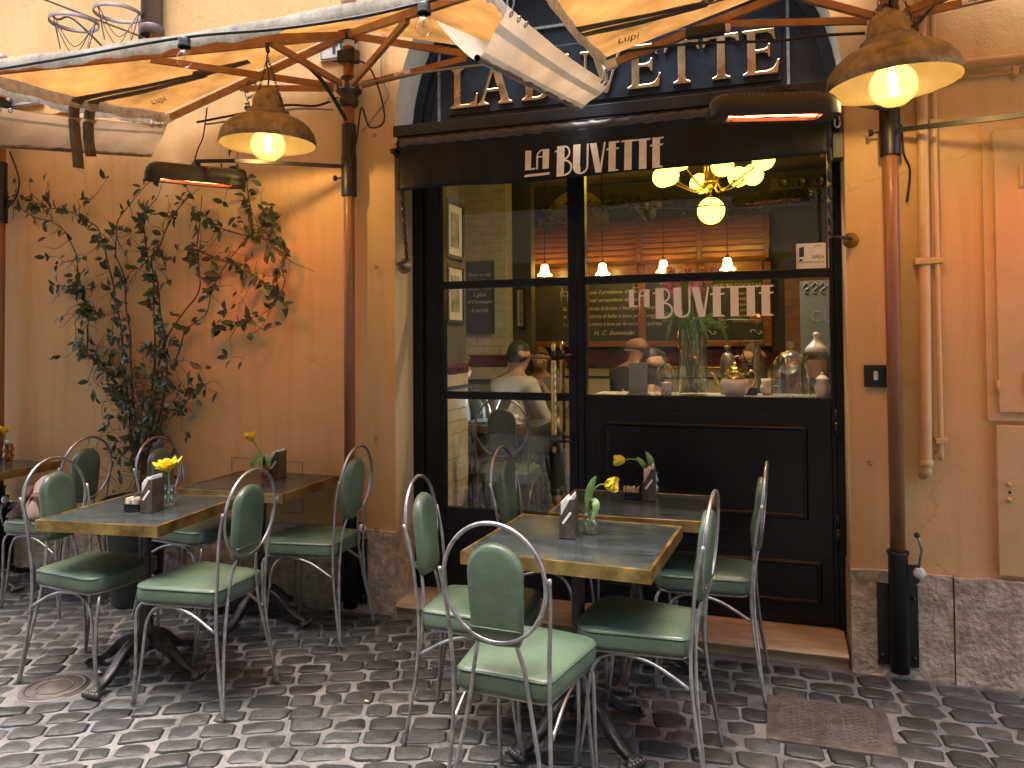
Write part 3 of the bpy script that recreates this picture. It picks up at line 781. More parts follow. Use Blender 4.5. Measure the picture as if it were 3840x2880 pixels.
# ================================================================== SHOPFRONT
sf = thing('shopfront', 'black painted arched shopfront with glazed door, display window and brass lettering', 'shopfront', (-.81, YF, .08))
Z0 = .082
fr = MB()
fr.rbox((-1.963, YF - .018, Z0), (-1.90, YF + .10, 2.62), .004)
fr.rbox((-1.8985, YF + .004, Z0), (-1.80, YF + .10, 2.62), .003)
fr.rbox((.300, YF - .006, Z0), (.334, YF + .10, 2.62), .003)
fr.rbox((-.990, YF - .004, Z0), (-.955, YF + .10, 2.46), .003)
fr.build('frame', M_black, sf)
MB().rbox((-1.80, YF - .002, 2.461), (.30, YF + .10, 2.66), .003).build('head_rail', M_black, sf)
# glazed door leaf
dl = MB()
dl.rbox((-1.798, YF, Z0 + .004), (-1.776, YF + .055, 2.455), .003)
dl.rbox((-1.040, YF, Z0 + .004), (-.993, YF + .055, 2.455), .003)
for za, zb in ((Z0 + .005, .545), (1.163, 1.205), (1.792, 1.836), (2.41, 2.454)):
    dl.rbox((-1.775, YF + .003, za), (-1.041, YF + .052, zb), .003)
door = dl.build('door', M_black, sf)
for za, zb in ((.543, 1.165), (1.203, 1.794), (1.834, 2.412)):
    MB().box((-1.777, YF + .024, za), (-1.039, YF + .029, zb)).build('door_pane', M_glass, door)
for yy, side in ((3.975, -1), (4.145, 1)):
    h_ = MB()
    x = -1.10
    n_ = 26; tw = 20
    rings = []
    for i in range(n_ * 2 + 1):
        z = .985 + (1.385 - .985) * i / (n_ * 2); a0 = i / (n_ * 2) * PI * 3.2
        rings.append([(x + .0155 * (1 + .10 * math.cos(6 * (2 * PI * k / tw) - 6 * a0)) * math.cos(2 * PI * k / tw), yy + .0155 * (1 + .10 * math.cos(6 * (2 * PI * k / tw) - 6 * a0)) * math.sin(2 * PI * k / tw), z) for k in range(tw)])
    h_.loft(rings)
    hd = h_.build('door_handle', M_brass, door)
    MB().lathe([(.0, 1.486), (.006, 1.484), (.014, 1.468), (.016, 1.455), (.012, 1.442), (.011, 1.436)], (x, yy, 0), 14).build('finial', M_brass, hd)
    MB().lathe([(.0, .885), (.010, .892), (.013, .905), (.010, .918), (.011, .925)], (x, yy, 0), 14).build('finial', M_brass, hd)
    for z0_, z1_ in ((1.387, 1.434), (.927, .983)):
        b_ = MB()
        b_.lathe([(0, z0_), (.0145, z0_), (.0145, z1_), (0, z1_)], (x, yy, 0), 14)
        zc = (z0_ + z1_) / 2 + .002
        b_.tube([(x, yy, zc), (x + .045, yy, zc), (x + .085, yy - side * .01, zc), (-1.012, YF + (.0 if side < 0 else .056), zc)], .008, 8)
        b_.build('handle_bracket', M_blackmetal, hd)
# display window
wd = MB()
wd.rbox((-.9545, YF, 1.16), (-.944, YF + .06, 2.46), .002)
wd.rbox((.278, YF, Z0 + .004), (.299, YF + .06, 2.46), .003)
for za, zb in ((1.795, 1.838), (2.41, 2.455)): wd.rbox((-.943, YF + .002, za), (.277, YF + .055, zb), .003)
win = wd.build('display_window', M_black, sf)
for za, zb in ((1.19, 1.797), (1.836, 2.412)):
    MB().box((-.945, YF + .024, za), (.279, YF + .029, zb)).build('window_pane', M_glass, win)
lp = MB()
lp.rbox((-.9545, YF + .006, Z0 + .004), (.277, YF + .07, 1.199), .003)
low = lp.build('lower_panel', M_black, sf)
def moulding(x0, x1, z0, z1, r=.011):
    mb = MB(); pr = [(0, .0), (r * .5, -r * .55), (r, -r * .9), (r * 1.6, -r * .9), (r * 2.0, -r * .3), (r * 2.4, 0)]
    c = [(x0, z0, 1, 1), (x1, z0, -1, 1), (x1, z1, -1, -1), (x0, z1, 1, -1)]
    rows = []
    for x, z, sx, sz in c + c[:1]:
        rows.append([(x + sx * d, YF + .0065 + e, z + sz * d) for d, e in pr])
    mb.grid(rows, False)
    return mb.build('moulding', M_black, low)
moulding(-.852, .168, .602, 1.062); moulding(-.852, .224, .185, .402)
sm = MB()
for (x0, z0, x1, z1) in ((-.905, .12, -.905, 1.15), (-.88, 1.11, .21, 1.11), (.21, .53, .21, 1.11), (-.88, .53, .21, .53), (-.88, .53, -.88, 1.11), (-.90, .45, .262, .45), (.262, .12, .262, .45), (-.90, .12, .262, .12)):
    sm.bar((x0, YF + .0055, z0), (x1, YF + .0055, z1), .003, .002)
sm.build('panel_joint', M_ink, low)
for z0_, z1_ in ((1.014, 1.149), (.487, .641)):
    hg = MB(); hg.tube([(.298, YF - .012, z0_), (.298, YF - .012, (z0_ + z1_) / 2 - .004)], .009, 10); hg.tube([(.298, YF - .012, (z0_ + z1_) / 2 + .004), (.298, YF - .012, z1_)], .009, 10)
    hgo = hg.build('hinge', M_blackmetal, low)
    MB().tube([(.298, YF - .012, (z0_ + z1_) / 2 - .0035), (.298, YF - .012, (z0_ + z1_) / 2 + .0035)], .0085, 10).build('hinge_ring', M_brass, hgo)
# cornice ledge between the awning and the arch
MB().rbox((-1.960, 3.797, 2.622), (.332, YF + .03, 2.684), .004).build('cornice', M_black_skylit, sf)
# arched panel
tp = MB()
ra = AR - .003
ap = [(AX + ra * math.cos(PI * i / 40), AZ + ra * math.sin(PI * i / 40)) for i in range(41)]
tp.prism(ap + [], YF, YF + .05)
tym = tp.build('arch_panel', M_black_skylit, sf)
rim = MB()
ri, ro = ra - .075, ra - .062
n_ = 40
for (r0, r1, yy) in ((ra - .055, ra - .001, YF - .02), (ra - .10, ra - .09, YF - .008)):
    a_ = [(AX + r0 * math.cos(PI * i / n_), AZ + r0 * math.sin(PI * i / n_)) for i in range(n_ + 1)]
    b_ = [(AX + r1 * math.cos(PI * i / n_), AZ + r1 * math.sin(PI * i / n_)) for i in range(n_ + 1)]
    rim.grid([[(x, YF, z) for x, z in a_], [(x, yy, z) for x, z in a_], [(x, yy, z) for x, z in b_], [(x, YF, z) for x, z in b_]], False)
rim.build('arch_rim', M_black_skylit, tym)
strip = MB()
M_strip = pm('pale_moulding_edge', (.16, .175, .19), .3, var=.5, ns=9, col2=(.46, .48, .50), rvar=.1)  # mottled grey, paler than the black paint around it
for (x0, z0, x1, z1, w_) in ((-1.792, 2.70, -1.792, 3.20, .014), (.105, 2.70, .105, 3.20, .014), (-1.792, 3.22, .105, 3.22, .014)):
    strip.bar((x0, YF - .008, z0), (x1, YF - .008, z1), w_, .014, (0, 1, 0))
strip.bar((-1.80, 3.93, 2.70), (.112, 3.93, 2.70), .018, .03)
strip.build('moulding_strip', M_strip, tym)
MB().rbox((-1.735, YF - .012, 2.785), (.075, YF + .001, 3.11), .004).build('name_board', M_black_skylit, tym)
# engraved-serif brass letters, each one cut as a solid
def serif(ch):
    """outline(s) in a unit cap-height box: returns (advance width, outlines)"""
    s = .10; t = .17; th = .055; q = .045
    def stem(x0, x1):
        return [(x0 - s, 0), (x0 - s, q), (x0 - .02, th + .03), (x0, .13), (x0, .87), (x0 - .02, 1 - th - .03), (x0 - s, 1 - q), (x0 - s, 1),
                (x1 + s, 1), (x1 + s, 1 - q), (x1 + .02, 1 - th - .03), (x1, .87), (x1, .13), (x1 + .02, th + .03), (x1 + s, q), (x1 + s, 0)]
    if ch == 'L':
        return .78, [[(0, 0), (0, q), (.08, th + .03), (.10, .13), (.10, .87), (.08, .915), (0, .955), (0, 1), (.37, 1), (.37, .955), (.29, .915), (.27, .87), (.27, .085), (.50, .085), (.60, .12), (.66, .20), (.70, .33), (.745, .33), (.70, 0)]]
    if ch == 'E':
        return .74, [[(0, 0), (0, q), (.08, .085), (.10, .13), (.10, .87), (.08, .915), (0, .955), (0, 1), (.64, 1), (.67, .74), (.63, .74), (.58, .86), (.50, .915), (.27, .915), (.27, .56), (.42, .56), (.49, .59), (.52, .67), (.56, .67), (.56, .37), (.52, .37), (.49, .46), (.42, .485), (.27, .485), (.27, .085), (.50, .085), (.60, .12), (.66, .20), (.70, .31), (.745, .31), (.70, 0)]]
    if ch == 'T':
        return .80, [[(.20, 0), (.20, q), (.29, .085), (.31, .13), (.31, .915), (.20, .915), (.10, .87), (.045, .74), (0, .74), (.03, 1), (.76, 1), (.79, .74), (.745, .74), (.69, .87), (.59, .915), (.48, .915), (.48, .13), (.50, .085), (.59, q), (.59, 0)]]
    if ch == 'A':
        return .90, [[(0, 0), (0, q), (.07, .08), (.11, .15), (.40, 1.02), (.53, 1.02), (.80, .14), (.83, .08), (.90, q), (.90, 0), (.54, 0), (.54, q), (.61, .085), (.60, .15), (.55, .32), (.245, .32), (.19, .15), (.20, .085), (.29, q), (.29, 0)], [(.275, .40), (.405, .79), (.525, .40)]]
    if ch == 'V':
        return .88, [[(0, 1), (0, .955), (.06, .92), (.10, .85), (.38, -.02), (.47, -.02), (.77, .85), (.81, .92), (.88, .955), (.88, 1), (.60, 1), (.60, .955), (.69, .92), (.69, .85), (.49, .22), (.28, .85), (.28, .92), (.35, .955), (.35, 1)]]
    if ch == 'U':
        o = [(0, 1), (0, .955), (.08, .915), (.10, .87)]
        o += [(.47 - .37 * math.cos(a), .34 - .36 * math.sin(a)) for a in [PI * k / 14 for k in range(15)]]
        o += [(.84, .87), (.86, .915), (.94, .955), (.94, 1), (.66, 1), (.66, .955), (.75, .915), (.77, .87)]
        o += [(.52 + .25 * math.cos(a), .34 - .27 * math.sin(a)) for a in [PI * k / 14 for k in range(15)]]
        o += [(.27, .87), (.29, .915), (.36, .955), (.36, 1)]
        return .94, [o]
    if ch == 'B':
        o = [(0, 0), (0, q), (.08, .085), (.10, .13), (.10, .87), (.08, .915), (0, .955), (0, 1), (.40, 1)]
        o += [(.42 + .22 * math.sin(a), .77 + .23 * math.cos(a)) for a in [PI * k / 10 for k in range(1, 10)]]
        o += [(.44 + .26 * math.sin(a), .27 + .27 * math.cos(a)) for a in [PI * k / 10 for k in range(1, 11)]]
        i1 = [(.27, .58), (.40, .58)] + [(.38 + .11 * math.sin(a), .75 - .17 * math.cos(a)) for a in [PI * k / 8 for k in range(1, 8)]] + [(.38, .92), (.27, .92)]
        i2 = [(.27, .08), (.42, .08)] + [(.40 + .15 * math.sin(a), .28 - .20 * math.cos(a)) for a in [PI * k / 8 for k in range(1, 8)]] + [(.40, .49), (.27, .49)]
        return .72, [o, i1, i2]
def serif_mesh(ch):
    adv, outs = serif(ch)
    cu = bpy.data.curves.new('letter', 'CURVE'); cu.dimensions = '2D'; cu.fill_mode = 'BOTH'; cu.extrude = .004; cu.bevel_depth = .0045; cu.bevel_resolution = 1; cu.offset = -.004
    for o_ in outs:
        sp = cu.splines.new('POLY'); sp.points.add(len(o_) - 1); sp.use_cyclic_u = True
        for pnt, (x, y) in zip(sp.points, o_): pnt.co = (x * .231, y * .231, 0, 1)
    ob = bpy.data.objects.new('letter', cu); COL.objects.link(ob); bpy.context.view_layer.update()
    me = bpy.data.meshes.new_from_object(ob.evaluated_get(bpy.context.evaluated_depsgraph_get()))
    vs = [v.co.copy() for v in me.vertices]; fs = [tuple(p.vertices) for p in me.polygons]
    bpy.data.objects.remove(ob); bpy.data.curves.remove(cu)
    return adv * .231, vs, fs
for ch, x0, x1 in (('L', -1.712, -1.537), ('A', -1.548, -1.340), ('B', -1.285, -1.115), ('U', -1.09, -.895), ('V', -.905, -.712), ('E', -.698, -.522), ('T', -.505, -.322), ('T', -.309, -.123), ('E', -.113, .064)):
    adv, vs, fs = serif_mesh(ch)
    k = (x1 - x0) / adv
    Mt = frame_xz(x0, YF - .024, 2.817) @ Matrix.Diagonal((k, 1, 1, 1))
    mb = MB(); mb.add([Mt @ v for v in vs], fs); mb.build('brass_letter', M_letter, sf)

# art-deco lettering (printed on the awning, stuck on the pane)
def deco(ch):
    """flat pieces in a unit box: thick left stems, hairline arms"""
    P = []
    def q(*pts): P.append(list(pts))
    def rect(x0, y0, x1, y1): q((x0, y0), (x1, y0), (x1, y1), (x0, y1))
    def arc(cx, cy_, rx, ry, a0, a1, t, n=12):
        for i in range(n):
            a = a0 + (a1 - a0) * i / n; b = a0 + (a1 - a0) * (i + 1) / n
            q((cx + rx * math.cos(a), cy_ + ry * math.sin(a)), (cx + rx * math.cos(b), cy_ + ry * math.sin(b)), (cx + (rx - t) * math.cos(b), cy_ + (ry - t) * math.sin(b)), (cx + (rx - t) * math.cos(a), cy_ + (ry - t) * math.sin(a)))
    if ch == 'L': rect(0, 0, .24, 1); q((.24, 0), (.40, 0), (.44, .09), (.24, .09)); return .46, P
    if ch == 'A':
        rect(.26, 0, .52, 1); rect(0, 0, .07, .62); arc(.26, .62, .26, .38, PI / 2, PI, .065); rect(.07, .60, .26, .66); return .54, P
    if ch == 'B':
        rect(.09, -.04, .36, 1); q((0, .80), (.09, .80), (.09, .86), (.02, .86))
        arc(.36, .76, .21, .24, -PI / 2, PI / 2, .055); arc(.36, .24, .30, .28, -PI / 2, PI / 2, .06); return .68, P
    if ch == 'U':
        rect(0, .25, .25, 1); arc(.27, .25, .27, .27, PI, 1.5 * PI, .25, 8); arc(.27, .25, .27, .27, 1.5 * PI, 2 * PI, .06); rect(.48, .25, .54, 1); return .58, P
    if ch == 'V': q((0, 1), (.24, 1), (.42, 0), (.22, 0)); q((.50, 1), (.56, 1), (.42, .02), (.37, .16)); return .58, P
    if ch == 'E':
        rect(.09, 0, .34, 1); q((0, .72), (.09, .72), (.09, .78), (.03, .78)); q((.34, .72), (.42, .72), (.47, .78), (.34, .78))
        q((.34, .94), (.43, .94), (.48, 1), (.34, 1)); q((.34, 0), (.46, 0), (.41, .06), (.34, .06)); return .50, P
    if ch == 'T': rect(.14, 0, .39, 1); q((0, .94), (.14, .94), (.14, 1), (.05, 1)); q((.39, .94), (.50, .94), (.55, 1), (.39, 1)); return .50, P
def deco_word(word, x0, x1, z0, z1, conform, thick=.0012):
    tot = sum(deco(c)[0] for c in word); k = (x1 - x0) / tot; x = x0; out = []
    for ch in word:
        adv, P = deco(ch); mb = MB()
        for i, poly in enumerate(P):
            pts = [(x + px * k, z0 + pz * (z1 - z0)) for px, pz in poly]
            n = len(pts)
            f0 = [(a, conform(a, b) - thick - i * .00002, b) for a, b in pts]; b0 = [(a, conform(a, b), b) for a, b in pts]
            mb.add(f0 + b0, [tuple(range(n)), tuple(range(2 * n - 1, n - 1, -1))] + [((i_ + 1) % n, i_, i_ + n, (i_ + 1) % n + n) for i_ in range(n)])
        out.append(mb); x += adv * k
    return out
for mb in deco_word('LA', -.711, -.600, 1.666, 1.760, lambda x, z: YF + .0235) + deco_word('BUVETTE', -.585, .026, 1.609, 1.764, lambda x, z: YF + .0235):
    mb.build('window_letter', M_decal, win)
# surveillance sticker
stk = thing('warning_sticker', 'white AREA VIDEOSORVEGLIATA camera warning sticker on the window pane', 'sticker', (.196, YF, 1.84))
MB().box((.127, YF + .0205, 1.840), (.266, YF + .0235, 1.966)).build('sheet', M_sticker, stk)
bo = MB()
for x0, x1, z0, z1 in ((.124, .269, 1.837, 1.8405), (.124, .269, 1.9655, 1.969), (.124, .1275, 1.8405, 1.9655), (.2655, .269, 1.8405, 1.9655)): bo.box((x0, YF + .0195, z0), (x1, YF + .0235, z1))
bo.build('border', M_ink, stk)
tx = MB()
put_text(tx, 'AREA', .026, frame_xz(.258, YF + .0202, 1.888), .0001, 0, 'RIGHT', .85)
put_text(tx, 'VIDEOSORVEGLIATA', .0150, frame_xz(.1965, YF + .0202, 1.867), .0001, 0, 'CENTER', .86)
put_text(tx, 'pasQuini', .0115, frame_xz(.209, YF + .0202, 1.948), .0001)
for x0, x1, z in ((.135, .18, 1.856), (.14, .255, 1.850)): tx.bar((x0, YF + .0202, z), (x1, YF + .0202, z), .0012, .0004)
tx.build('lettering', M_ink, stk)
ic = MB()
ic.prism([(.142, 1.896), (.165, 1.90), (.165, 1.95), (.142, 1.943)], YF + .0201, YF + .0204)
ic.prism([(.142, 1.878), (.158, 1.878), (.158, 1.888), (.142, 1.888)], YF + .0201, YF + .0204)
for a, b in (((.165, 1.955), (.201, 1.935)), ((.201, 1.935), (.201, 1.905)), ((.201, 1.905), (.165, 1.90)), ((.142, 1.947), (.165, 1.955))): ic.bar((a[0], YF + .0202, a[1]), (b[0], YF + .0202, b[1]), .002, .0004)
ic.build('camera_icon', M_ink, stk)

# ================================================================== AWNING
aw = thing('awning', 'black folded shop awning with cream LA BUVETTE lettering and scalloped roller', 'awning', (-.8, 3.7, 2.29))
def val_y(x, z):
    t = (2.545 - z) / .255
    return 3.695 - .035 * t + (.006 * math.sin(x * 9 + .6) + .004 * math.sin(x * 23 + 1)) * t + .008 * math.sin(x * 4.1) * t
vl = MB()
nx = 90
rows = []
for kz in range(13):
    row = []
    for i in range(nx + 1):
        x = -1.862 + 2.125 * i / nx; zb = 2.292 + .018 * max(0, (x + .9)) + .004 * math.sin(x * 7)
        z = 2.548 + (zb - 2.548) * kz / 12
        row.append((x, val_y(x, z), z))
    rows.append(row)
vl.grid(rows, True)
val = vl.build('valance', M_vinyl, aw)
sol = val.modifiers.new('thick', 'SOLIDIFY'); sol.thickness = .003; sol.offset = 0
rl = MB()
pts = [(-1.87 + 2.14 * i / 160, 3.715, 2.552 + .0015 * math.sin(i * 1.7)) for i in range(161)]
rl.tube(pts, [.028 + .0022 * math.sin(i * .9) for i in range(161)], 14)
M_roll = pm('rolled_vinyl', (.035, .038, .046), .42, var=.4, ns=12, col2=(.075, .08, .095))
rl.build('fabric_roll', M_roll, aw)
MB().rbox((-1.93, 3.745, 2.50), (.30, 3.795, 2.60), .004).build('roller_box', M_black, aw)
for xx in (-1.905, .292): MB().rbox((xx - .018, 3.69, 2.505), (xx + .012, 3.80, 2.53), .004).build('end_bracket', M_blackmetal, aw)
MB().lathe([(0, .018), (.012, .014), (.018, 0), (.012, -.014), (.006, -.018), (.006, -.03), (.011, -.034), (.011, -.042)], (-1.893, 3.695, 2.573), 16).build('finial', M_brass, aw)
for mb in deco_word('LA', -1.157, -1.030, 2.349, 2.450, lambda x, z: val_y(x, z) - .003) + deco_word('BUVETTE', -1.003, -.462, 2.308, 2.458, lambda x, z: val_y(x, z) - .003):
    mb.build('printed_letter', M_cream_paint, aw)
ul = MB(); ul.add([(x, val_y(x, z) - .0042, z) for x, z in ((-1.160, 2.313), (-1.03, 2.317), (-1.024, 2.329), (-1.155, 2.326))], [(0, 1, 2, 3)])
ul.build('printed_line', M_cream_paint, aw)
def twisted_arm(p0, p1, p2, lab):
    mb = MB(); path = smooth_path([p0, p1, p2], 16); rings = []
    for i, p in enumerate(path):
        a = i * .42
        rings.append([(p.x + .011 * math.cos(a + k * PI / 2), p.y + .011 * math.sin(a + k * PI / 2), p.z) for k in range(4)])
    mb.loft(rings, True, True, False)
    arm = mb.build('twisted_arm', M_blackmetal, aw)
    return arm
twisted_arm((-1.852, 3.69, 2.30), (-1.845, 3.70, 2.1), (-1.835, 3.71, 1.925), '')
twisted_arm((.262, 3.69, 2.54), (.262, 3.705, 2.2), (.264, 3.72, 1.945), '')
MB().lathe([(.045, 0), (.042, -.006), (.018, -.03), (.008, -.06), (.006, -.10), (0, -.102)], (-1.905, YW, 1.91), 18, 'y').build('wall_cone', M_bronzelamp, aw)
MB().tube([(-1.905, 3.735, 1.91), (-1.83, 3.712, 1.93)], .007, 8).build('arm_pin', M_blackmetal, aw)
MB().lathe([(.036, 0), (.033, -.006), (.016, -.03), (.009, -.06), (.007, -.09), (0, -.092)], (.355, YW, 1.94), 18, 'y').build('wall_cone', M_brassdk, aw)
MB().tube([(.355, 3.735, 1.94), (.262, 3.718, 1.95)], .007, 8).build('arm_pin', M_blackmetal, aw)
ov = MB(); ov.tube([(.296 + .011 * math.cos(a), 3.69, 2.458 + .026 * math.sin(a)) for a in [2 * PI * k / 20 for k in range(20)]], .0045, 8, closed=True)
ov.build('crank_eye', M_steel, aw)
MB().rbox((.275, 3.72, 2.30), (.325, 3.80, 2.42), .006).build('gear_box', M_blackmetal, aw)
# ================================================================== HALF PARASOLS ON WALL POLES
PY = 3.745
def pole_parts(th, x, crank_up, zb=.04):
    MB().tube([(x, PY, .5), (x, PY, 3.26)], .031, 18).build('pole', M_pole, th)
    MB().lathe([(.042, 2.30), (.043, 2.31), (.043, 2.52), (.040, 2.525), (.040, 2.70), (.032, 2.705)], (x, PY, 0), 20).build('sleeve', M_blackmetal, th)
    base = MB().lathe([(0, zb), (.040, zb), (.040, .545), (.046, .555), (.046, .562), (.036, .562), (.036, .5)], (x, PY, 0), 22).build('base_tube', M_blackmetal, th)
    pl = MB().rbox((x - .082, 3.782, zb + .01), (x + .082, 3.792, .405), .002).build('wall_plate', M_blackmetal, th)
    for dx in (-.063, .063):
        for zz in (.09, .35):
            MB().lathe([(0, -.012), (.006, -.012), (.010, -.006), (.010, 0)], (x + dx, 3.782, zz), 8, 'y').build('bolt', M_blackmetal, pl)
    bk = MB(); bk.prism([(x + .036, .40), (x + .05, .40), (x + .082, .44), (x + .082, .505), (x + .036, .505)], PY - .012, PY + .012)
    br = bk.build('crank_bracket', M_blackmetal, base)
    MB().lathe([(.0, -.016), (.020, -.016), (.024, -.010), (.024, .006), (0, .006)], (x + .08, PY - .012, .478), 16, 'y').build('crank_wheel', M_whiteplastic, base)
    if crank_up: path = [(x + .075, PY - .035, .505), (x + .088, PY - .038, .58), (x + .078, PY - .04, .625), (x + .07, PY - .04, .645)]
    else: path = [(x + .08, PY - .035, .45), (x + .075, PY - .038, .38), (x + .09, PY - .04, .34), (x + .11, PY - .04, .315)]
    hb_ = MB().tube(path, .0055, 8).build('crank_handle', M_steel, base)
    kb = MB(); kb.ball(path[-1], .0125, 10, 8); kb.build('crank_knob', M_plug, base)
    for zz, sx in ((2.405, -1),):
        k = MB(); k.tube([(x + sx * .04, PY - .01, zz), (x + sx * .075, PY - .015, zz)], .005, 8); k.tube([(x + sx * .072, PY - .015, zz), (x + sx * .086, PY - .016, zz)], .016, 6)
        k.build('clamp_knob', M_plug, th)
def parasol(x, label, crank_up, strap_hang):
    th = thing('half_parasol', label, 'parasol', (x, PY, 0), group='half parasols on wall poles')
    pole_parts(th, x, crank_up)
    H = Vector((x, PY - .01, 3.235)); W_ = 1.262
    BL, FL = Vector((x - W_, PY - .01, 2.895)), Vector((x - W_, 2.50, 2.772))
    BR, FR = Vector((x + W_, PY - .01, 2.895)), Vector((x + W_, 2.50, 2.772))
    FM = (FL + FR) / 2 + Vector((0, 0, .004))
    rr = random.Random(int(x * 100))
    def pan(A, B, t, s):
        p = H + ((A - H) * (1 - s) + (B - H) * s) * t
        sag = -.030 * math.sin(PI * s) * t * t - .012 * math.sin(PI * t) * math.sin(PI * s)
        wr = .004 * math.sin(31 * s + 9 * t) * t * math.sin(PI * s) + .003 * math.sin(17 * t + 23 * s) * math.sin(PI * s)
        return p + Vector((0, 0, sag + wr))
    for A, B in ((BL, FL), (FL, FR), (FR, BR)):
        mb = MB(); mb.grid([[pan(A, B, .03 + .97 * i / 16, s / 24) for s in range(25)] for i in range(17)], True)
        cp_ = mb.build('canopy_panel', M_canopy, th)
        hm = MB(); rows = [[], [], []]
        out = ((A + B) / 2 - H); out.z = 0; out.normalize()
        for s in range(37):
            e = pan(A, B, 1, s / 36); wob = .005 * math.sin(s * .9 + x) + .004 * math.sin(s * 2.3)
            rows[0].append(e + Vector((0, 0, .004))); rows[1].append(e + out * (.006 + wob * .5) + Vector((0, 0, -.028))); rows[2].append(e + out * wob + Vector((0, 0, -.058 + wob)))
        hm.grid(rows, True)
        hm.build('hem', M_hem, cp_)
    capm = MB()
    for E in (BL, FL, FM, FR, BR):
        d = (E - H).normalized(); up = Vector((0, 0, 1))
        a = H + d * .05 - Vector((0, 0, .035)); b = E - d * .03 - Vector((0, 0, .045 if E is not FM else .065))
        rb_ = MB().bar(a, b, .024, .036).build('rib', M_rib, th)
        MB().bar(b - d * .02, b + d * .05, .032, .042).build('rib_end', M_whiteplastic, rb_)
        m = a.lerp(b, .56) - Vector((0, 0, .022)); c0 = Vector((x, PY, 2.905)); dd = (m - c0).normalized()
        stt = MB().bar(c0 + dd * .055, m, .020, .032).build('strut', M_rib, th)
        MB().bar(c0 + dd * .035, c0 + dd * .085, .026, .038).build('strut_socket', M_whiteplastic, stt)
        if E is BR:
            q = c0 + dd * .34; lb_ = MB().bar(q - dd * .05 - Vector((0, .0135, 0)), q + dd * .05 - Vector((0, .0135, 0)), .001, .026).build('label', M_sticker, stt)
            t = MB(); ang = math.atan2(dd.z, dd.x)
            put_text(t, 'Lupi', .022, Matrix.Translation(q - dd * .025 + Vector((0, -.0155, -.006))) @ Matrix.Rotation(-ang, 4, 'Y') @ Matrix.Rotation(PI / 2, 4, 'X'), .0002)
            t.build('label_print', M_ink, stt)
    MB().lathe([(0, 3.17), (.05, 3.17), (.062, 3.185), (.062, 3.215), (.05, 3.225), (.045, 3.25), (0, 3.255)], (x, PY, 0), 18).build('crown_hub', M_castiron, th)
    MB().lathe([(.034, 2.80), (.050, 2.81), (.056, 2.835), (.048, 2.85), (.052, 2.865), (.070, 2.88), (.074, 2.90), (.068, 2.925), (.050, 2.935), (.046, 2.965), (.033, 2.97)], (x, PY, 0), 20).build('runner_hub', M_castiron, th)
    MB().lathe([(.02, 3.25), (.045, 3.265), (.05, 3.30), (.03, 3.33), (.04, 3.36), (.045, 3.395), (.03, 3.425), (0, 3.435)], (x, PY, 0), 18).build('finial', M_pole, th)
    MB().rbox((x - .055, PY - .035, 3.045), (x + .055, PY + .03, 3.115), .006).build('clamp', M_blackmetal, th)
    pk = MB(); pk.tube([(x - .03, PY - .03, 2.83), (x - .095, PY - .06, 2.835)], .011, 10); pk.build('stop_pin', M_whiteplastic, th)
    st_ = MB(); st_.lathe([(.0315, 3.135), (.0318, 3.135), (.0318, 3.19), (.0315, 3.19)], (x, PY, 0), 18); st_.build('pole_label', M_sticker, th)
    # tie strap sewn under the left panel
    sp = MB()
    def under(t, s): return pan(BL, FL, t, s) - Vector((0, 0, .006))
    sp.add([under(.42, .28), under(.40, .42), under(.60, .46), under(.66, .34)], [(0, 1, 2, 3)])
    for s0, s1, s2 in ((.33, .38, .42), (.38, .46, .50)):
        rowsA, rowsB = [], []
        for i in range(13):
            u = i / 12; t_ = .60 + .40 * u; s_ = s0 + (s1 - s0) * u * (2 - u) + (s2 - s1) * u * u
            rowsA.append(under(t_, s_ - .028)); rowsB.append(under(t_, s_ + .028))
        if strap_hang:
            e = rowsA[-1].copy(); e2 = rowsB[-1].copy(); L_ = strap_hang * (1 if s0 < .35 else 1.22)
            for i in range(1, 8):
                v = i / 7; o_ = Vector((-.014 + .012 * math.sin(v * 3 + s0 * 9), .014 * math.sin(v * 2.6 + s0 * 30), -L_ * v))
                rowsA.append(e + o_); rowsB.append(e2 + o_)
        sp.grid([rowsA, rowsB], True)
    so = sp.build('tie_strap', M_strap, th)
    so.modifiers.new('thick', 'SOLIDIFY').thickness = .003
    lg = MB()
    c = under(.86, .12)
    put_text(lg, 'Lupi', .06, Matrix.Translation(under(.93, .17) - Vector((0, 0, .004))) @ Matrix.Rotation(R(160), 4, 'X') @ Matrix.Rotation(R(10), 4, 'Y'), .0003, .3)
    lg.build('maker_print', M_bagleather, th)
    return th
parasol(-2.205, 'half parasol with orange lit canvas on the pole left of the door', False, .30)
parasol(.515, 'half parasol with orange lit canvas on the pole right of the door', True, 0)
parasol(-4.835, 'half parasol whose pole stands beyond the climbing vine', False, 0)

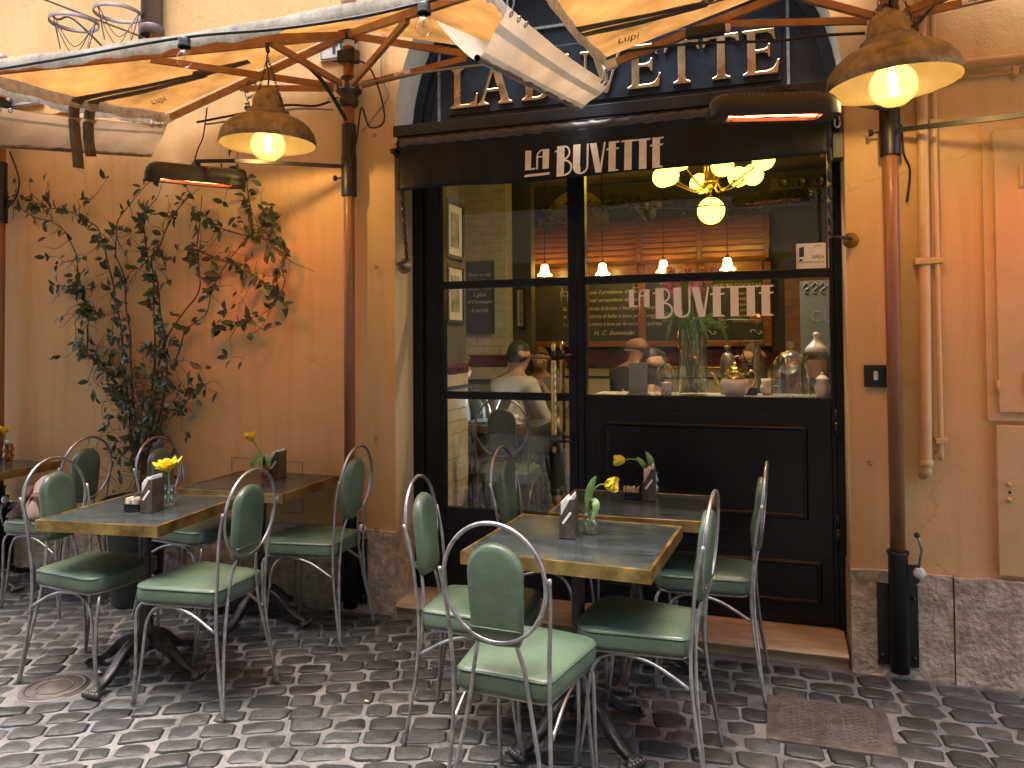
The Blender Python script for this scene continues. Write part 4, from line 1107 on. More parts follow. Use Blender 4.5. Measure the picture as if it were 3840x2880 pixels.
# canvas gutters slung between neighbouring parasols
def sling(name, label, top, fold, other, zs, bands):
    """top / fold / other: front and back points of the three long edges"""
    th = thing(name, label, 'canvas strip', tuple((fold[0] + fold[1]) / 2))
    def lerp(e, t): return e[0].lerp(e[1], t)
    N = 30
    for lo, hi, m, nm in bands:
        mb = MB(); rows = []
        for k in range(7):
            s = lo + (hi - lo) * k / 6; row = []
            for i in range(N + 1):
                t = i / N; p = lerp(top, t).lerp(lerp(fold, t), s)
                wv = .004 * math.sin(t * 31 + s * 5) * (1 - abs(2 * s - 1) * .5) + .003 * math.sin(t * 67 + s * 11)
                n_ = (lerp(fold, t) - lerp(top, t)).cross(top[1] - top[0]).normalized()
                row.append(p + n_ * wv + Vector((0, 0, -.018 * math.sin(PI * t) * (1 - s))))
            rows.append(row)
        mb.grid(rows, True); mb.build(nm, m, th)
    mb = MB(); rows = []
    for k in range(7):
        s = k / 6; row = []
        for i in range(N + 1):
            t = i / N; p = lerp(fold, t).lerp(lerp(other, t), s)
            row.append(p + Vector((0, 0, -.012 * math.sin(PI * s))))
        rows.append(row)
    mb.grid(rows, True); mb.build('back_wing', M_white_canvas, th)
    d = (fold[1] - fold[0]).normalized()
    for e in (fold,):
        tb = MB(); tb.tube([e[0] - d * .012 + Vector((0, 0, .014)), e[1] + Vector((0, 0, .014))], .011, 12, cap=False); tb.tube([e[0] - d * .012 + Vector((0, 0, .014)), e[1] + Vector((0, 0, .014))], .0085, 12, cap=False)
        tb.build('sewn_in_tube', M_steel, th)
    ey = MB()
    dt = (top[1] - top[0]).normalized()
    for t in (.03, .08, .13, .90, .95):
        p = lerp(top, t).lerp(lerp(fold, t), .07); nrm = (lerp(fold, t) - lerp(top, t)).cross(dt).normalized(); w = dt.cross(nrm)
        if nrm.dot(Vector((0, 0, CAM_H)) - p) < 0: nrm = -nrm
        e_ = MB(); e_.tube([p + nrm * .004 + (dt * math.cos(a) + w * math.sin(a)) * .010 for a in [2 * PI * k / 12 for k in range(12)]], .0028, 6, closed=True)
        e_.build('eyelet', M_steel, th)
    for t in (.03, .95):
        p = lerp(top, t).lerp(lerp(fold, t), .07)
        hk = MB(); hk.tube(smooth_path([p, p + Vector((.012, 0, .03)), p + Vector((.004, 0, .07)), p + Vector((-.01, 0, .035)), p], 5), .003, 6)
        hk.build('snap_hook', M_steel, th)
    return th
V3 = Vector
sling('canvas_gutter', 'white canvas gutter sagging between the two parasols in front of the brass sign', (V3((-.765, 2.26, 2.545)), V3((-.727, 3.72, 2.752))), (V3((-.86, 2.25, 2.372)), V3((-.86, 3.60, 2.60))), (V3((-.965, 2.16, 2.487)), V3((-.95, 3.55, 2.78))), 0,
      ((0, .30, M_white_canvas, 'top_band'), (.30, .46, M_grey_canvas, 'upper_seam'), (.46, .80, M_white_canvas, 'middle_band'), (.80, 1, M_grey_canvas, 'lower_seam')))
sling('canvas_gutter', 'stained white canvas gutter hanging on the wall side over the climbing vine', (V3((-3.52, 2.62, 2.628)), V3((-3.44, 3.73, 2.818))), (V3((-3.60, 2.70, 2.452)), V3((-3.54, 3.70, 2.618))), (V3((-3.70, 2.6, 2.65)), V3((-3.66, 3.72, 2.84))), 0,
      ((0, .22, M_white_canvas, 'top_band'), (.22, .30, M_grey_canvas, 'seam'), (.30, 1, M_white_canvas, 'lower_band')))

# ================================================================== STRING LIGHTS
def string_lights():
    th = thing('string_light', 'black festoon cable with clear bulbs strung along the canopy edge', 'string lights', (-1.2, 2.47, 2.7))
    pts = [(-3.9, 2.42, 2.735), (-3.3, 2.445, 2.70), (-2.75, 2.45, 2.70), (-2.19, 2.46, 2.71), (-1.75, 2.47, 2.688), (-1.40, 2.48, 2.69), (-1.15, 2.47, 2.70), (-.95, 2.46, 2.71), (-.55, 2.46, 2.70), (-.16, 2.47, 2.70), (.5, 2.46, 2.69), (1.2, 2.46, 2.70)]
    MB().tube(smooth_path(pts, 6), .0065, 8).build('cable', M_cable, th)
    for x, y, z in ((-2.19, 2.46, 2.715), (-1.15, 2.47, 2.705), (-.16, 2.47, 2.68), (.95, 2.46, 2.70)):
        bb = MB().lathe([(.0, -.006), (.020, -.008), (.024, -.014), (.022, -.03), (.026, -.04), (.026, -.046), (.021, -.047)], (x, y, z), 16).build('lamp_holder', M_plug, th)
        gb = MB().lathe([(.012, -.046), (.014, -.052), (.021, -.066), (.028, -.080), (.0305, -.095), (.027, -.110), (.018, -.122), (.008, -.1268), (0, -.1275)], (x, y, z), 20).build('bulb', M_bulbglass, th)
        fl_ = MB()
        for a in range(4): fl_.tube([(x + .003 * math.cos(a * PI / 2), y + .003 * math.sin(a * PI / 2), z - .062), (x + .009 * math.cos(a * PI / 2), y + .009 * math.sin(a * PI / 2), z - .096)], .0011, 5)
        fl_.tube([(x, y, z - .046), (x, y, z - .062)], .004, 6)
        fl_.build('filament', M_brass, gb)
string_lights()

# ================================================================== HANGING LAMPS
def hanging_lamp(loc, pole, label, arm_mid, tilt=0):
    th = thing('hanging_lamp', label, 'lamp', loc, group='bronze lamps on parasol poles')
    X, Y, Z = loc
    pr = [(.238, .0), (.2395, .004), (.2375, .028), (.228, .060), (.208, .091), (.174, .119), (.134, .139), (.099, .148)]
    def tl(mb):
        if tilt: mb.move(Matrix.Translation(loc) @ Matrix.Rotation(tilt, 4, 'Y') @ Matrix.Translation((-X, -Y, -Z)))
        return mb
    tl(MB().lathe(pr, loc, 48)).build('shade', M_bronzelamp, th)
    tl(MB().lathe([(r - .003, z + .001) for r, z in pr], loc, 48)).build('shade_lining', M_enamel, th)
    tl(MB().lathe([(.099, .1475), (.104, .149), (.104, .172), (.099, .1735)], loc, 30, smooth=False)).build('neck_ring', M_bronzelamp, th)
    tl(MB().lathe([(.099, .1735), (.079, .1745)], loc, 30, smooth=False)).build('ring_top', M_bronzelamp, th)
    tl(MB().lathe([(.079, .1746), (.081, .180), (.081, .190), (.077, .196), (.076, .215), (.071, .240), (.058, .265), (.038, .282), (.016, .291), (.012, .30), (0, .302)], loc, 30)).build('cap', M_bronzelamp, th)
    gl_ = tl(MB().lathe([(.028, .085), (.03, .078), (.052, .066), (.074, .040), (.084, .008), (.080, -.026), (.062, -.056), (.034, -.074), (0, -.080)], loc, 28)).build('bulb', M_lampglass, th)
    f_ = MB(); f_.ball((X, Y, Z + .022), .016, 10, 8, (1, 1, 1.7)); tl(f_).build('filament', M_filament, gl_)
    MB().lathe([(.0, .0), (.0, .0)], loc, 3)
    hook = Vector((X, Y, Z + .475))
    for sx in (-1, 1):
        c = MB(); a = Vector((X + sx * .098, Y, Z + .165)); b = hook + Vector((0, 0, -.03)); n_ = 15; d = (b - a) / n_
        for i in range(n_):
            p = a + d * (i + .5); u = d.normalized(); w = (Vector((0, 1, 0)) if i % 2 else u.cross(Vector((0, 1, 0)))).normalized()
            c.tube([p + u * math.cos(t) * .0125 + w * math.sin(t) * .0065 for t in [2 * PI * k / 8 for k in range(8)]], .0018, 5, closed=True)
        c.build('chain', M_chain, th)
        lg_ = MB(); lg_.ball((X + sx * .103, Y, Z + .162), .012, 10, 7); lg_.build('lug', M_bronzelamp, th)
    MB().tube(smooth_path([(X, Y, Z + .30), (X + .006, Y, Z + .36), (X - .008, Y, Z + .42), hook], 5), .004, 6).build('flex', M_cable, th)
    ar = MB(); pa = [pole, arm_mid, (X + .012, Y + .01, Z + .525), (X - .004, Y, Z + .52), hook]
    ar.tube(smooth_path(pa, 6), .011, 8); ar.build('arm', M_blackmetal, th)
    return th
M_lampglass = thin_glass('lamp_globe_glass', (1.0, .92, .70), 1.4, .05, .07, (1.0, .80, .45))
hanging_lamp((-2.397, 3.28, 2.492), (-2.205, PY, 2.70), 'bronze dome lamp hanging left of the door above the vine wall', (-2.25, 3.50, 2.905))
hanging_lamp((.455, 3.20, 2.448), (.515, PY, 2.75), 'mottled bronze dome lamp hanging in front of the right parasol pole', (.49, 3.45, 2.90), R(-3.5))

# ================================================================== INFRARED HEATERS
def heater(loc, rz, pole, label, arm_from):
    th = thing('patio_heater', label, 'heater', loc, rz, 'infrared heaters on parasol poles', local=True)
    def sect(x, k, kz):
        pr = []
        for i in range(13):
            a = PI * i / 12
            pr.append((x, -.068 * k * math.cos(a), .012 + .085 * kz * math.sin(a) ** .7))
        return [(x, -.068 * k, 0)] + pr + [(x, .068 * k, 0)]
    sh = MB(); xs = [(-.245, .55, .35), (-.238, .78, .62), (-.222, .92, .84), (-.195, 1, .97), (-.15, 1, 1), (0, 1, 1), (.15, 1, 1), (.195, 1, .97), (.222, .92, .84), (.238, .78, .62), (.245, .55, .35)]
    sh.grid([sect(*t) for t in xs], True)
    for t in (xs[0], xs[-1]): sh.add(sect(*t), [tuple(range(15))])
    sh.build('shell', M_heater, th)
    bt = MB(); bt.grid([[(x, -.068 * k, .0), (x, -.04 * k, 0), (x, -.038 * k, .012)] for x, k, _ in xs], False)
    bt.grid([[(x, .068 * k, .0), (x, .04 * k, 0), (x, .038 * k, .012)] for x, k, _ in xs], False)
    for sx in (-1, 1): bt.box((sx * .175, -.04, .0), (sx * .24, .04, .012))
    bt.build('bezel', M_heater, th)
    el = MB(); el.box((-.172, -.036, .014), (.172, .036, .018)); el.build('element', M_heat, th)
    gd = MB()
    for a, b in (((-.175, -.03), (.175, .025)), ((-.175, .028), (.175, -.02)), ((-.175, 0), (.175, .004))): gd.tube([(a[0], a[1], .004), (b[0], b[1], .004)], .0016, 5)
    for x in (-.15, .15): gd.tube([(x, -.038, .004), (x, .038, .004)], .0016, 5)
    gd.build('wire_guard', M_blackmetal, th)
    vt = MB()
    for i in range(22): vt.box((-.18 + i * .0165, -.052, .078), (-.17 + i * .0165, -.05, .082))
    vt.build('vent_slots', M_ink, th)
    inv = (Matrix.Translation(loc) @ Matrix.Rotation(rz, 4, 'Z')).inverted()
    p, q = inv @ Vector(pole), inv @ Vector(arm_from)
    ar = MB(); ar.bar(p, q, .014, .020); ar.build('arm', M_blackmetal, th)
    sw = MB(); sw.bar(q, (0, 0, .118), .012, .018); sw.box((-.02, -.015, .09), (.02, .015, .112)); sw.build('swivel', M_blackmetal, th)
    return th
heater((-2.86, 3.30, 2.335), R(49), (-2.205, PY - .02, 2.462), 'dark infrared heater glowing red above the climbing vine', (-2.60, 3.28, 2.43))
heater((.022, 3.115, 2.345), R(15.5), (.515, PY - .02, 2.50), 'dark infrared heater glowing red in front of the black awning', (.10, 3.20, 2.46))
heater((1.20, 3.33, 2.30), R(-35), (.515, PY - .02, 2.405), 'dark infrared heater glowing red beyond the ochre meter cupboard', (1.05, 3.36, 2.34))

# loose cables round the poles
def cable(pts, r, mat, label, k=6):
    mb = MB(); mb.tube(smooth_path(pts, k), r, 7)
    return solo('cable', mb, mat, label, 'cable', tuple(pts[0]))
cable([(-2.28, 3.70, 3.05), (-2.06, 3.70, 3.0), (-1.98, 3.74, 2.72), (-2.05, 3.70, 2.66), (-2.11, 3.72, 2.78), (-2.14, 3.72, 2.62), (-2.17, 3.70, 2.45)], .005, M_cable, 'black cable looping down the left parasol pole')
cable([(-2.02, 3.805, 3.3), (-2.03, 3.80, 3.0), (-1.99, 3.80, 2.86), (-2.06, 3.78, 2.75), (-2.13, 3.76, 2.66)], .006, M_cable2, 'grey cable running down the plaster beside the left pole')
cable([(-3.2, 3.70, 2.80), (-2.85, 3.72, 2.83), (-2.6, 3.72, 2.845), (-2.4, 3.72, 2.82), (-2.26, 3.72, 2.85)], .007, M_cable, 'black cable sagging along the wall rib of the left parasol')
cable([(-3.15, 3.71, 2.785), (-2.8, 3.73, 2.80), (-2.55, 3.73, 2.82), (-2.3, 3.73, 2.79)], .006, M_cable2, 'grey cable sagging along the wall rib of the left parasol')
cable([(-3.06, 3.62, 2.85), (-3.07, 3.60, 2.68), (-3.02, 3.50, 2.58), (-2.93, 3.36, 2.45)], .004, M_cable, 'thin black cable dropping to the heater over the vine')
cable([(-2.15, 3.70, 2.90), (-1.8, 3.72, 2.93), (-1.4, 3.72, 2.93), (-1.02, 3.70, 2.90)], .006, M_cable2, 'grey cable along the rib above the brass letter L')
cable([(-.65, 3.70, 2.90), (-.3, 3.72, 2.90), (.05, 3.72, 2.865), (.2, 3.70, 2.86), (.42, 3.72, 2.85)], .007, M_cable, 'black cable tied along the rib above the last brass letters')
cable([(.47, 3.70, 2.83), (.62, 3.72, 2.86), (.72, 3.74, 2.95), (1.0, 3.74, 3.03), (1.6, 3.74, 3.08)], .007, M_cable, 'black cable rising from the right lamp along the upper wall')
cable([(.57, 3.80, 2.45), (.575, 3.79, 2.32), (.60, 3.80, 2.24), (.585, 3.80, 2.10)], .005, M_cable, 'short black cable beside the right pole sleeve')
cable([(-4.80, 3.78, 2.78), (-4.74, 3.78, 2.66), (-4.70, 3.77, 2.56), (-4.72, 3.76, 2.46), (-4.80, 3.75, 2.38)], .006, M_cable, 'black cable looping at the leftmost pole')
pl_ = thing('plug_connector', 'black cable plug strapped to the rib over the brass letter T', 'plug', (-.25, 3.69, 2.93))
MB().rbox((-.36, 3.665, 2.915), (-.18, 3.715, 2.965), .012).build('body', M_plug, pl_)
MB().rbox((-.178, 3.67, 2.922), (-.155, 3.71, 2.958), .006).build('collar', M_whiteplastic, pl_)
# ================================================================== CHAIRS
def make_chair(label):
    th = thing('bistro_chair', label, 'chair', (0, 0, 0), group='green bistro chairs with round steel backs', local=True)
    r = .0068
    # seat: rounded trapezoid, deeper front
    base = []
    def corner(cx_, cy_, rad, a0, a1, n=6):
        return [(cx_ + rad * math.cos(a0 + (a1 - a0) * i / n), cy_ + rad * math.sin(a0 + (a1 - a0) * i / n)) for i in range(n + 1)]
    base += corner(-.155, -.128, .03, PI, 1.5 * PI)
    base += corner(.140, -.125, .07, 1.5 * PI, 2 * PI)
    base += [(.217, -.06), (.221, 0), (.217, .06)]
    base += corner(.140, .125, .07, 0, .5 * PI)
    base += corner(-.155, .128, .03, .5 * PI, PI)
    def ring(k, z): return [(.015 + (x - .015) * k, y * k, z) for x, y in base]
    s = MB()
    s.loft([ring(.965, .432), ring(.995, .438), ring(1.0, .450), ring(1.0, .482), ring(.985, .494), ring(.955, .4985), ring(.85, .5045), ring(.6, .510), ring(.25, .512)], True, True)
    seat = s.build('seat', M_green, th)
    MB().tube([(x, y, z) for x, y, z in ring(.992, .4905)], .0032, 6, closed=True).build('piping', M_greendk, seat)
    MB().tube(ring(.93, .427), .006, 6, closed=True).build('seat_frame', M_steel, th)
    # oval back ring, leaning a little
    lean = lambda z: -.205 - (z - .45) * .085
    MB().tube([(lean(.785 + .178 * math.sin(a)) - .004, .164 * math.cos(a), .785 + .178 * math.sin(a)) for a in [2 * PI * k / 44 for k in range(44)]], r, 9, closed=True).build('back_ring', M_steel, th)
    # padded back
    def padpts(k, x):
        o = []
        for i in range(13):
            a = PI * i / 12
            o.append((.088 * math.cos(a), .815 + .085 * math.sin(a)))
        o += [(-.086, .72), (-.080, .62), (-.072, .598), (0, .592), (.072, .598), (.080, .62), (.086, .72)]
        return [(x + lean(z) + .010, y * k, .745 + (z - .745) * k) for y, z in o]
    p = MB()
    p.loft([padpts(.86, -.019), padpts(.955, -.016), padpts(1.0, -.007), padpts(1.0, .006), padpts(.965, .016), padpts(.80, .022), padpts(.4, .026)], True, True)
    pad = p.build('back_pad', M_green, th)
    MB().tube([(lean(.648) - .0095, y, .648) for y in (-.082, -.04, 0, .04, .082)], .003, 6).build('pad_seam', M_greendk, pad)
    for sy in (-1, 1):
        o_ = MB(); o_.tube(smooth_path([(-.245, sy * .178, .002), (-.222, sy * .170, .12), (-.198, sy * .160, .28), (-.190, sy * .156, .42), (-.198, sy * .158, .55), (-.214, sy * .168, .70), (lean(.815) - .004, sy * .176, .815)], 4), r, 8)
        o_.build('rear_leg', M_steel, th)
        i_ = MB(); i_.tube(smooth_path([(-.240, sy * .172, .002), (-.226, sy * .158, .12), (-.206, sy * .126, .28), (-.197, sy * .098, .42), (-.200, sy * .082, .52), (lean(.61) + .004, sy * .062, .605)], 4), r, 8)
        i_.build('back_stay', M_steel, th)
        f_ = MB(); f_.tube(smooth_path([(.212, sy * .176, .002), (.196, sy * .176, .14), (.196, sy * .174, .28), (.200, sy * .168, .375), (.188, sy * .150, .412), (.160, sy * .115, .424)], 4), r, 8)
        f_.build('front_leg', M_steel, th)
        a_ = MB(); a_.tube(smooth_path([(.208, sy * .171, .002), (.180, sy * .166, .14), (.165, sy * .163, .26), (.148, sy * .163, .35), (.105, sy * .163, .405), (.03, sy * .162, .418), (-.07, sy * .161, .398), (-.185, sy * .160, .335)], 4), r, 8)
        a_.build('side_arch', M_steel, th)
    return th
proto = make_chair('green leather bistro chair with its back to the street, pushed in front of a marble table')
def at_chair(x, y, face, label, first=[True]):
    """x, y: centre of the four feet; face: direction the sitter looks, degrees from +X"""
    if first[0]:
        first[0] = False
        proto.location = (x, y, 0); proto.rotation_euler = (0, 0, R(face)); proto['label'] = label
        return proto
    return copy_thing(proto, (x, y, 0), R(face), label)
at_chair(-.765, 2.375, 86, 'green chair seen from behind, its back to the street at the table before the door')
at_chair(-1.075, 2.79, 4, 'green chair on the jamb side of the table that holds the cut glass vase')
at_chair(-.445, 2.80, 176, 'green chair on the gas cover side of the table with the cut glass vase')
at_chair(-.275, 3.50, 178, 'green chair pushed against the black lower shop panel, back edge on')
at_chair(-1.03, 3.62, -2, 'green chair tucked between the glazed door and the rear marble table')
at_chair(-2.93, 2.735, 0, 'green chair standing over the small round cast iron cover')
at_chair(-2.31, 2.72, 180, 'green chair facing the lone table whose flower is fully open like a daisy')
at_chair(-2.25, 3.475, 182, 'green chair right beside the base of the left parasol pole')
at_chair(-3.05, 3.50, 0, 'green chair directly in front of the vine pot')
at_chair(-3.93, 3.40, 178, 'green chair with a cloth bag on its seat, left of the vine pot')

# ================================================================== TABLES
def make_table(x, y, wx, wy, rz, label, zt=.74, a0=-5):
    th = thing('bistro_table', label, 'table', (x, y, 0), rz, 'marble topped bistro tables', local=True)
    e = .014
    MB().rbox((-wx / 2 + e, -wy / 2 + e, zt - .036), (wx / 2 - e, wy / 2 - e, zt - .001), .002).build('table_top', M_marble, th)
    for (a, b) in (((-wx / 2, -wy / 2), (wx / 2, -wy / 2 + e)), ((-wx / 2, wy / 2 - e), (wx / 2, wy / 2))):
        MB().rbox((a[0], a[1], zt - .046), (b[0], b[1], zt + .001), .0018).build('brass_edge', M_brassdk, th)
    for (a, b) in (((-wx / 2, -wy / 2 + e + .0005), (-wx / 2 + e, wy / 2 - e - .0005)), ((wx / 2 - e, -wy / 2 + e + .0005), (wx / 2, wy / 2 - e - .0005))):
        MB().rbox((a[0], a[1], zt - .046), (b[0], b[1], zt + .001), .0018).build('brass_edge', M_brassdk, th)
    # fluted cast column
    pr = [(.05, .10), (.055, .13), (.046, .15), (.040, .165), (.046, .18), (.036, .20), (.030, .25), (.034, .30), (.038, .312), (.032, .325), (.026, .36), (.024, .50), (.026, .60), (.032, .63), (.026, .645), (.026, .68)]
    col = MB(); n_ = 24; rings = []
    for r_, z in pr:
        rings.append([(r_ * (1 + .07 * math.cos(8 * 2 * PI * k / n_)) * math.cos(2 * PI * k / n_), r_ * (1 + .07 * math.cos(8 * 2 * PI * k / n_)) * math.sin(2 * PI * k / n_), z) for k in range(n_)])
    col.loft(rings); col.build('column', M_castiron, th)
    MB().rbox((-.16, -.025, .684), (.16, .025, zt - .0365), .004).rbox((-.025, -.16, .683), (.025, .16, zt - .037), .004).build('top_bracket', M_castiron, th)
    for q in range(4):
        a = R(a0) + q * PI / 2
        path = smooth_path([(.02, 0, .145), (.07, 0, .140), (.13, 0, .112), (.185, 0, .066), (.235, 0, .036), (.275, 0, .026), (.298, 0, .020)], 4)
        hh = [.055, .062, .058, .045, .034, .030, .028]
        rings = []
        for i, p in enumerate(path):
            u = i / (len(path) - 1) * 6; k = int(min(u, 5)); h_ = hh[k] + (hh[min(k + 1, 6)] - hh[k]) * (u - k)
            wd_ = .016 + .012 * math.sin(PI * min(1, u / 5)) * .4 + (.012 if u > 5.2 else 0)
            orn = .0025 * math.sin(i * 1.9)
            z0, z1 = max(.002, p.z - h_ / 2), p.z + h_ / 2
            sec = [(-wd_ * .6, z0), (wd_ * .6, z0), (wd_ + orn, z0 + h_ * .25), (wd_ * .8, z1 - h_ * .3), (wd_ + .003 - orn, z1 - h_ * .12), (wd_ * .5, z1), (0, z1 + .005 + orn), (-wd_ * .5, z1), (-wd_ - .003 + orn, z1 - h_ * .12), (-wd_ * .8, z1 - h_ * .3), (-wd_ - orn, z0 + h_ * .25)]
            rings.append([(p.x * math.cos(a) - s_ * math.sin(a), p.x * math.sin(a) + s_ * math.cos(a), z) for s_, z in sec])
        lg_ = MB(); lg_.loft(rings); ft = lg_.build('leg', M_castiron, th)
        cl = MB()
        for k in range(5):
            b = a + (k - 2) * .055
            cl.ball((.302 * math.cos(b), .302 * math.sin(b), .018), .012, 8, 6, (1, 1, 1.3))
        cl.build('claw_foot', M_castiron, ft)
    return th
make_table(-.708, 2.877, .69, .635, R(-3), 'green stone topped bistro table with brass edge, holding the cut glass vase', a0=-32)
make_table(-.598, 3.545, .69, .56, R(1.5), 'green stone topped bistro table with brass edge, against the black shop panel')
make_table(-2.735, 2.83, .60, .62, R(6), 'green stone topped bistro table whose napkin box hides its vase')
make_table(-2.63, 3.535, .64, .57, R(2), 'green stone topped bistro table against the ochre wall beside the vine')
make_table(-4.62, 3.48, .62, .58, R(4), 'bistro table half out of the frame near the leftmost pole')

# ================================================================== TABLE-TOP THINGS
def napkin_box(x, y, z, rz, label, nap_label):
    th = thing('napkin_box', label, 'napkin holder', (x, y, z), rz, 'napkin boxes on the tables', local=True)
    hx, hy, H_ = .029, .047, .146
    bx = MB()
    side = [(-hx, 0), (hx, 0), (hx, H_), (hx * .42, H_), (-hx, H_ * .50)]
    for yy in (-hy, hy - .003): bx.prism(side, yy, yy + .003, 'xz')
    bx.box((hx - .003, -hy + .0035, .004), (hx, hy - .0035, H_)); bx.box((-hx, -hy + .0035, .004), (-hx + .003, hy - .0035, H_ * .55))
    bx.box((-hx - .003, -hy - .003, 0), (hx + .003, hy + .003, .0035))
    bx.build('case', M_napkinbox, th)
    sl = MB(); sl.bar((-hx * .55, -hy - .0006, .055), (hx * .55, -hy - .0006, .098), .0012, .009, (0, 0, 1))
    sl.build('slot', M_paper, th)
    nk = thing('paper_napkins', nap_label, 'napkins', (x, y, z), rz, 'paper napkins in the boxes', local=True)
    rr = random.Random(int(x * 999))
    for i in range(9):
        xx = -hx * .82 + i * .0052; h_ = H_ * (.93 + .018 * i) + rr.uniform(-.006, .008)
        mb = MB(); mb.box((xx, -hy + .0045 + rr.uniform(0, .003), .006), (xx + .0040, hy - .006 - rr.uniform(0, .006), h_))
        mb.build('napkin', M_paper, nk)
def packet_tray(x, y, z, rz, label, pk_label):
    th = thing('packet_tray', label, 'tray', (x, y, z), rz, 'sugar packet trays', local=True)
    t = MB(); t.box((-.038, -.026, 0), (.038, .026, .003)); t.box((-.038, -.026, .003), (.038, -.024, .03)); t.box((-.038, .024, .003), (.038, .026, .03)); t.box((-.038, -.024, .003), (-.036, .024, .03)); t.box((.036, -.024, .003), (.038, .024, .03))
    t.build('tray', M_plug, th)
    t = MB(); t.box((-.043, -.030, .029), (.043, -.024, .032)); t.box((-.043, .024, .029), (.043, .030, .032)); t.build('rim', M_plug, th)
    pk = thing('sugar_packets', pk_label, 'sugar packets', (x, y, z + .003), rz, 'sugar packets in the trays', local=True)
    rr = random.Random(int(x * 77 + 5))
    for i in range(8):
        xx = -.034 + i * .0085; mat = [M_yellowpk, M_paper, M_papercream, M_paper, M_papercream, M_paper, M_papercream, M_papercream][i]
        mb = MB(); a = rr.uniform(-.12, .2); hh = rr.uniform(.046, .056)
        mb.rbox((-.0025, -.02, 0), (.0025, .02, hh), .0015); mb.move(Matrix.Translation((xx, rr.uniform(-.003, .003), 0)) @ Matrix.Rotation(a, 4, 'Y'))
        mb.build('packet', mat, pk)
def cut_vase(x, y, z, label, mat=M_clear, h_=.115):
    pr = [(0, .0), (.026, .0), (.028, .006), (.024, .018), (.031, .030), (.034, .042), (.028, .054), (.024, .060), (.031, .070), (.033, .082), (.027, .098), (.025, .105), (.029, .115)]
    k = h_ / .115
    th = thing('glass_vase', label, 'vase', (x, y, z), 0, 'bud vases on the tables', local=True)
    MB().lathe([(r_ * k, q * k) for r_, q in pr] + [((r_ - .003) * k, q * k) for r_, q in pr[::-1][:-2]] + [(0, .006 * k)], (0, 0, 0), 20).build('vessel', mat, th)
    MB().lathe([(0, .008 * k), (.022 * k, .008 * k), (.027 * k, .03 * k), (.03 * k, .042 * k), (.024 * k, .054 * k), (.02 * k, .060 * k), (0, .0602 * k)], (0, 0, 0), 16).build('water', M_water, th)
def petal(mb, base, axis, side, L_, W_, open_, cup):
    """one petal from base, curling out of axis towards side"""
    w = axis.cross(side).normalized(); rows = []
    for i in range(6):
        t = i / 5; ang = open_ * (t ** .7) ; c = base + axis * (L_ * (math.sin(min(ang, 3)) / max(open_, .01) if open_ > .05 else t) * 1.0) + side * (L_ * (1 - math.cos(ang)) / max(open_, .01))
        if open_ > .05: c = base + (axis * math.sin(PI / 2 * t * (1 - open_ * .3)) + side * t * open_) * L_ * .92
        ww = W_ * math.sin(PI * (t * .86 + .09)) ** .75
        row = []
        for j in (-1, -.5, 0, .5, 1):
            row.append(c + w * ww * j - side * cup * (1 - j * j) * -ww * .5 + axis * (.003 * math.sin(j * 9 + t * 11) * t))
        rows.append(row)
    mb.grid(rows, True)
def flower(stem, head_axis, label, open_=.5, n=12, L_=.05, W_=.019, mat=M_petal, leaves=(), loc=None, group='yellow cut flowers on the tables'):
    loc = tuple(stem[0])
    th = thing('tulip', label, 'flower', loc, group=group)
    sp = smooth_path(stem, 6)
    MB().tube(sp, .0035, 7).build('stem', M_green_stem, th)
    ax = Vector(head_axis).normalized(); b = Vector(stem[-1]); u = ax.orthogonal().normalized(); v = ax.cross(u)
    rr = random.Random(hash(label) % 1000 if False else len(label) * 7)
    for i in range(n):
        lay = i / n; a = i * 2.399
        side = u * math.cos(a) + v * math.sin(a)
        p = MB(); petal(p, b, ax, side, L_ * (1.05 - .35 * (1 - lay)) * rr.uniform(.88, 1.1), W_ * rr.uniform(.85, 1.1), open_ * (.25 + .95 * lay) * rr.uniform(.85, 1.15), .6)
        p.build('petal', mat, th)
    for lf in leaves:
        P_ = smooth_path(lf, 5); rows = [[], [], []]
        for i, p in enumerate(P_):
            t = i / (len(P_) - 1); d = (P_[min(i + 1, len(P_) - 1)] - P_[max(i - 1, 0)]).normalized(); sd_ = d.cross(Vector((.3, -.9, .2))).normalized(); ww = .015 * math.sin(PI * (.08 + .9 * t)) ** .8
            nn = sd_.cross(d)
            rows[0].append(p - sd_ * ww); rows[1].append(p + nn * .004); rows[2].append(p + sd_ * ww)
        m_ = MB(); m_.grid(rows, True); m_.build('leaf', M_green_stem, th)
    return th
ZT = .742
# table before the door
napkin_box(-.748, 2.902, ZT, R(4), 'dark bronze napkin box beside the cut glass vase', 'white paper napkins in the box beside the cut glass vase')
cut_vase(-.676, 2.955, ZT, 'clear cut glass bud vase behind the napkin box')
flower([(-.676, 2.955, ZT + .02), (-.676, 2.957, ZT + .10), (-.672, 2.96, ZT + .15), (-.645, 2.965, ZT + .185), (-.618, 2.965, ZT + .190)], (.95, -.15, .10), 'yellow frilled tulip bending sideways out of the cut glass vase', .62, 16, .050, .024, leaves=([(-.676, 2.955, ZT + .06), (-.682, 2.95, ZT + .13), (-.668, 2.945, ZT + .19), (-.648, 2.945, ZT + .225)], [(-.676, 2.95, ZT + .09), (-.658, 2.925, ZT + .130), (-.642, 2.91, ZT + .115), (-.658, 2.90, ZT + .06)]))
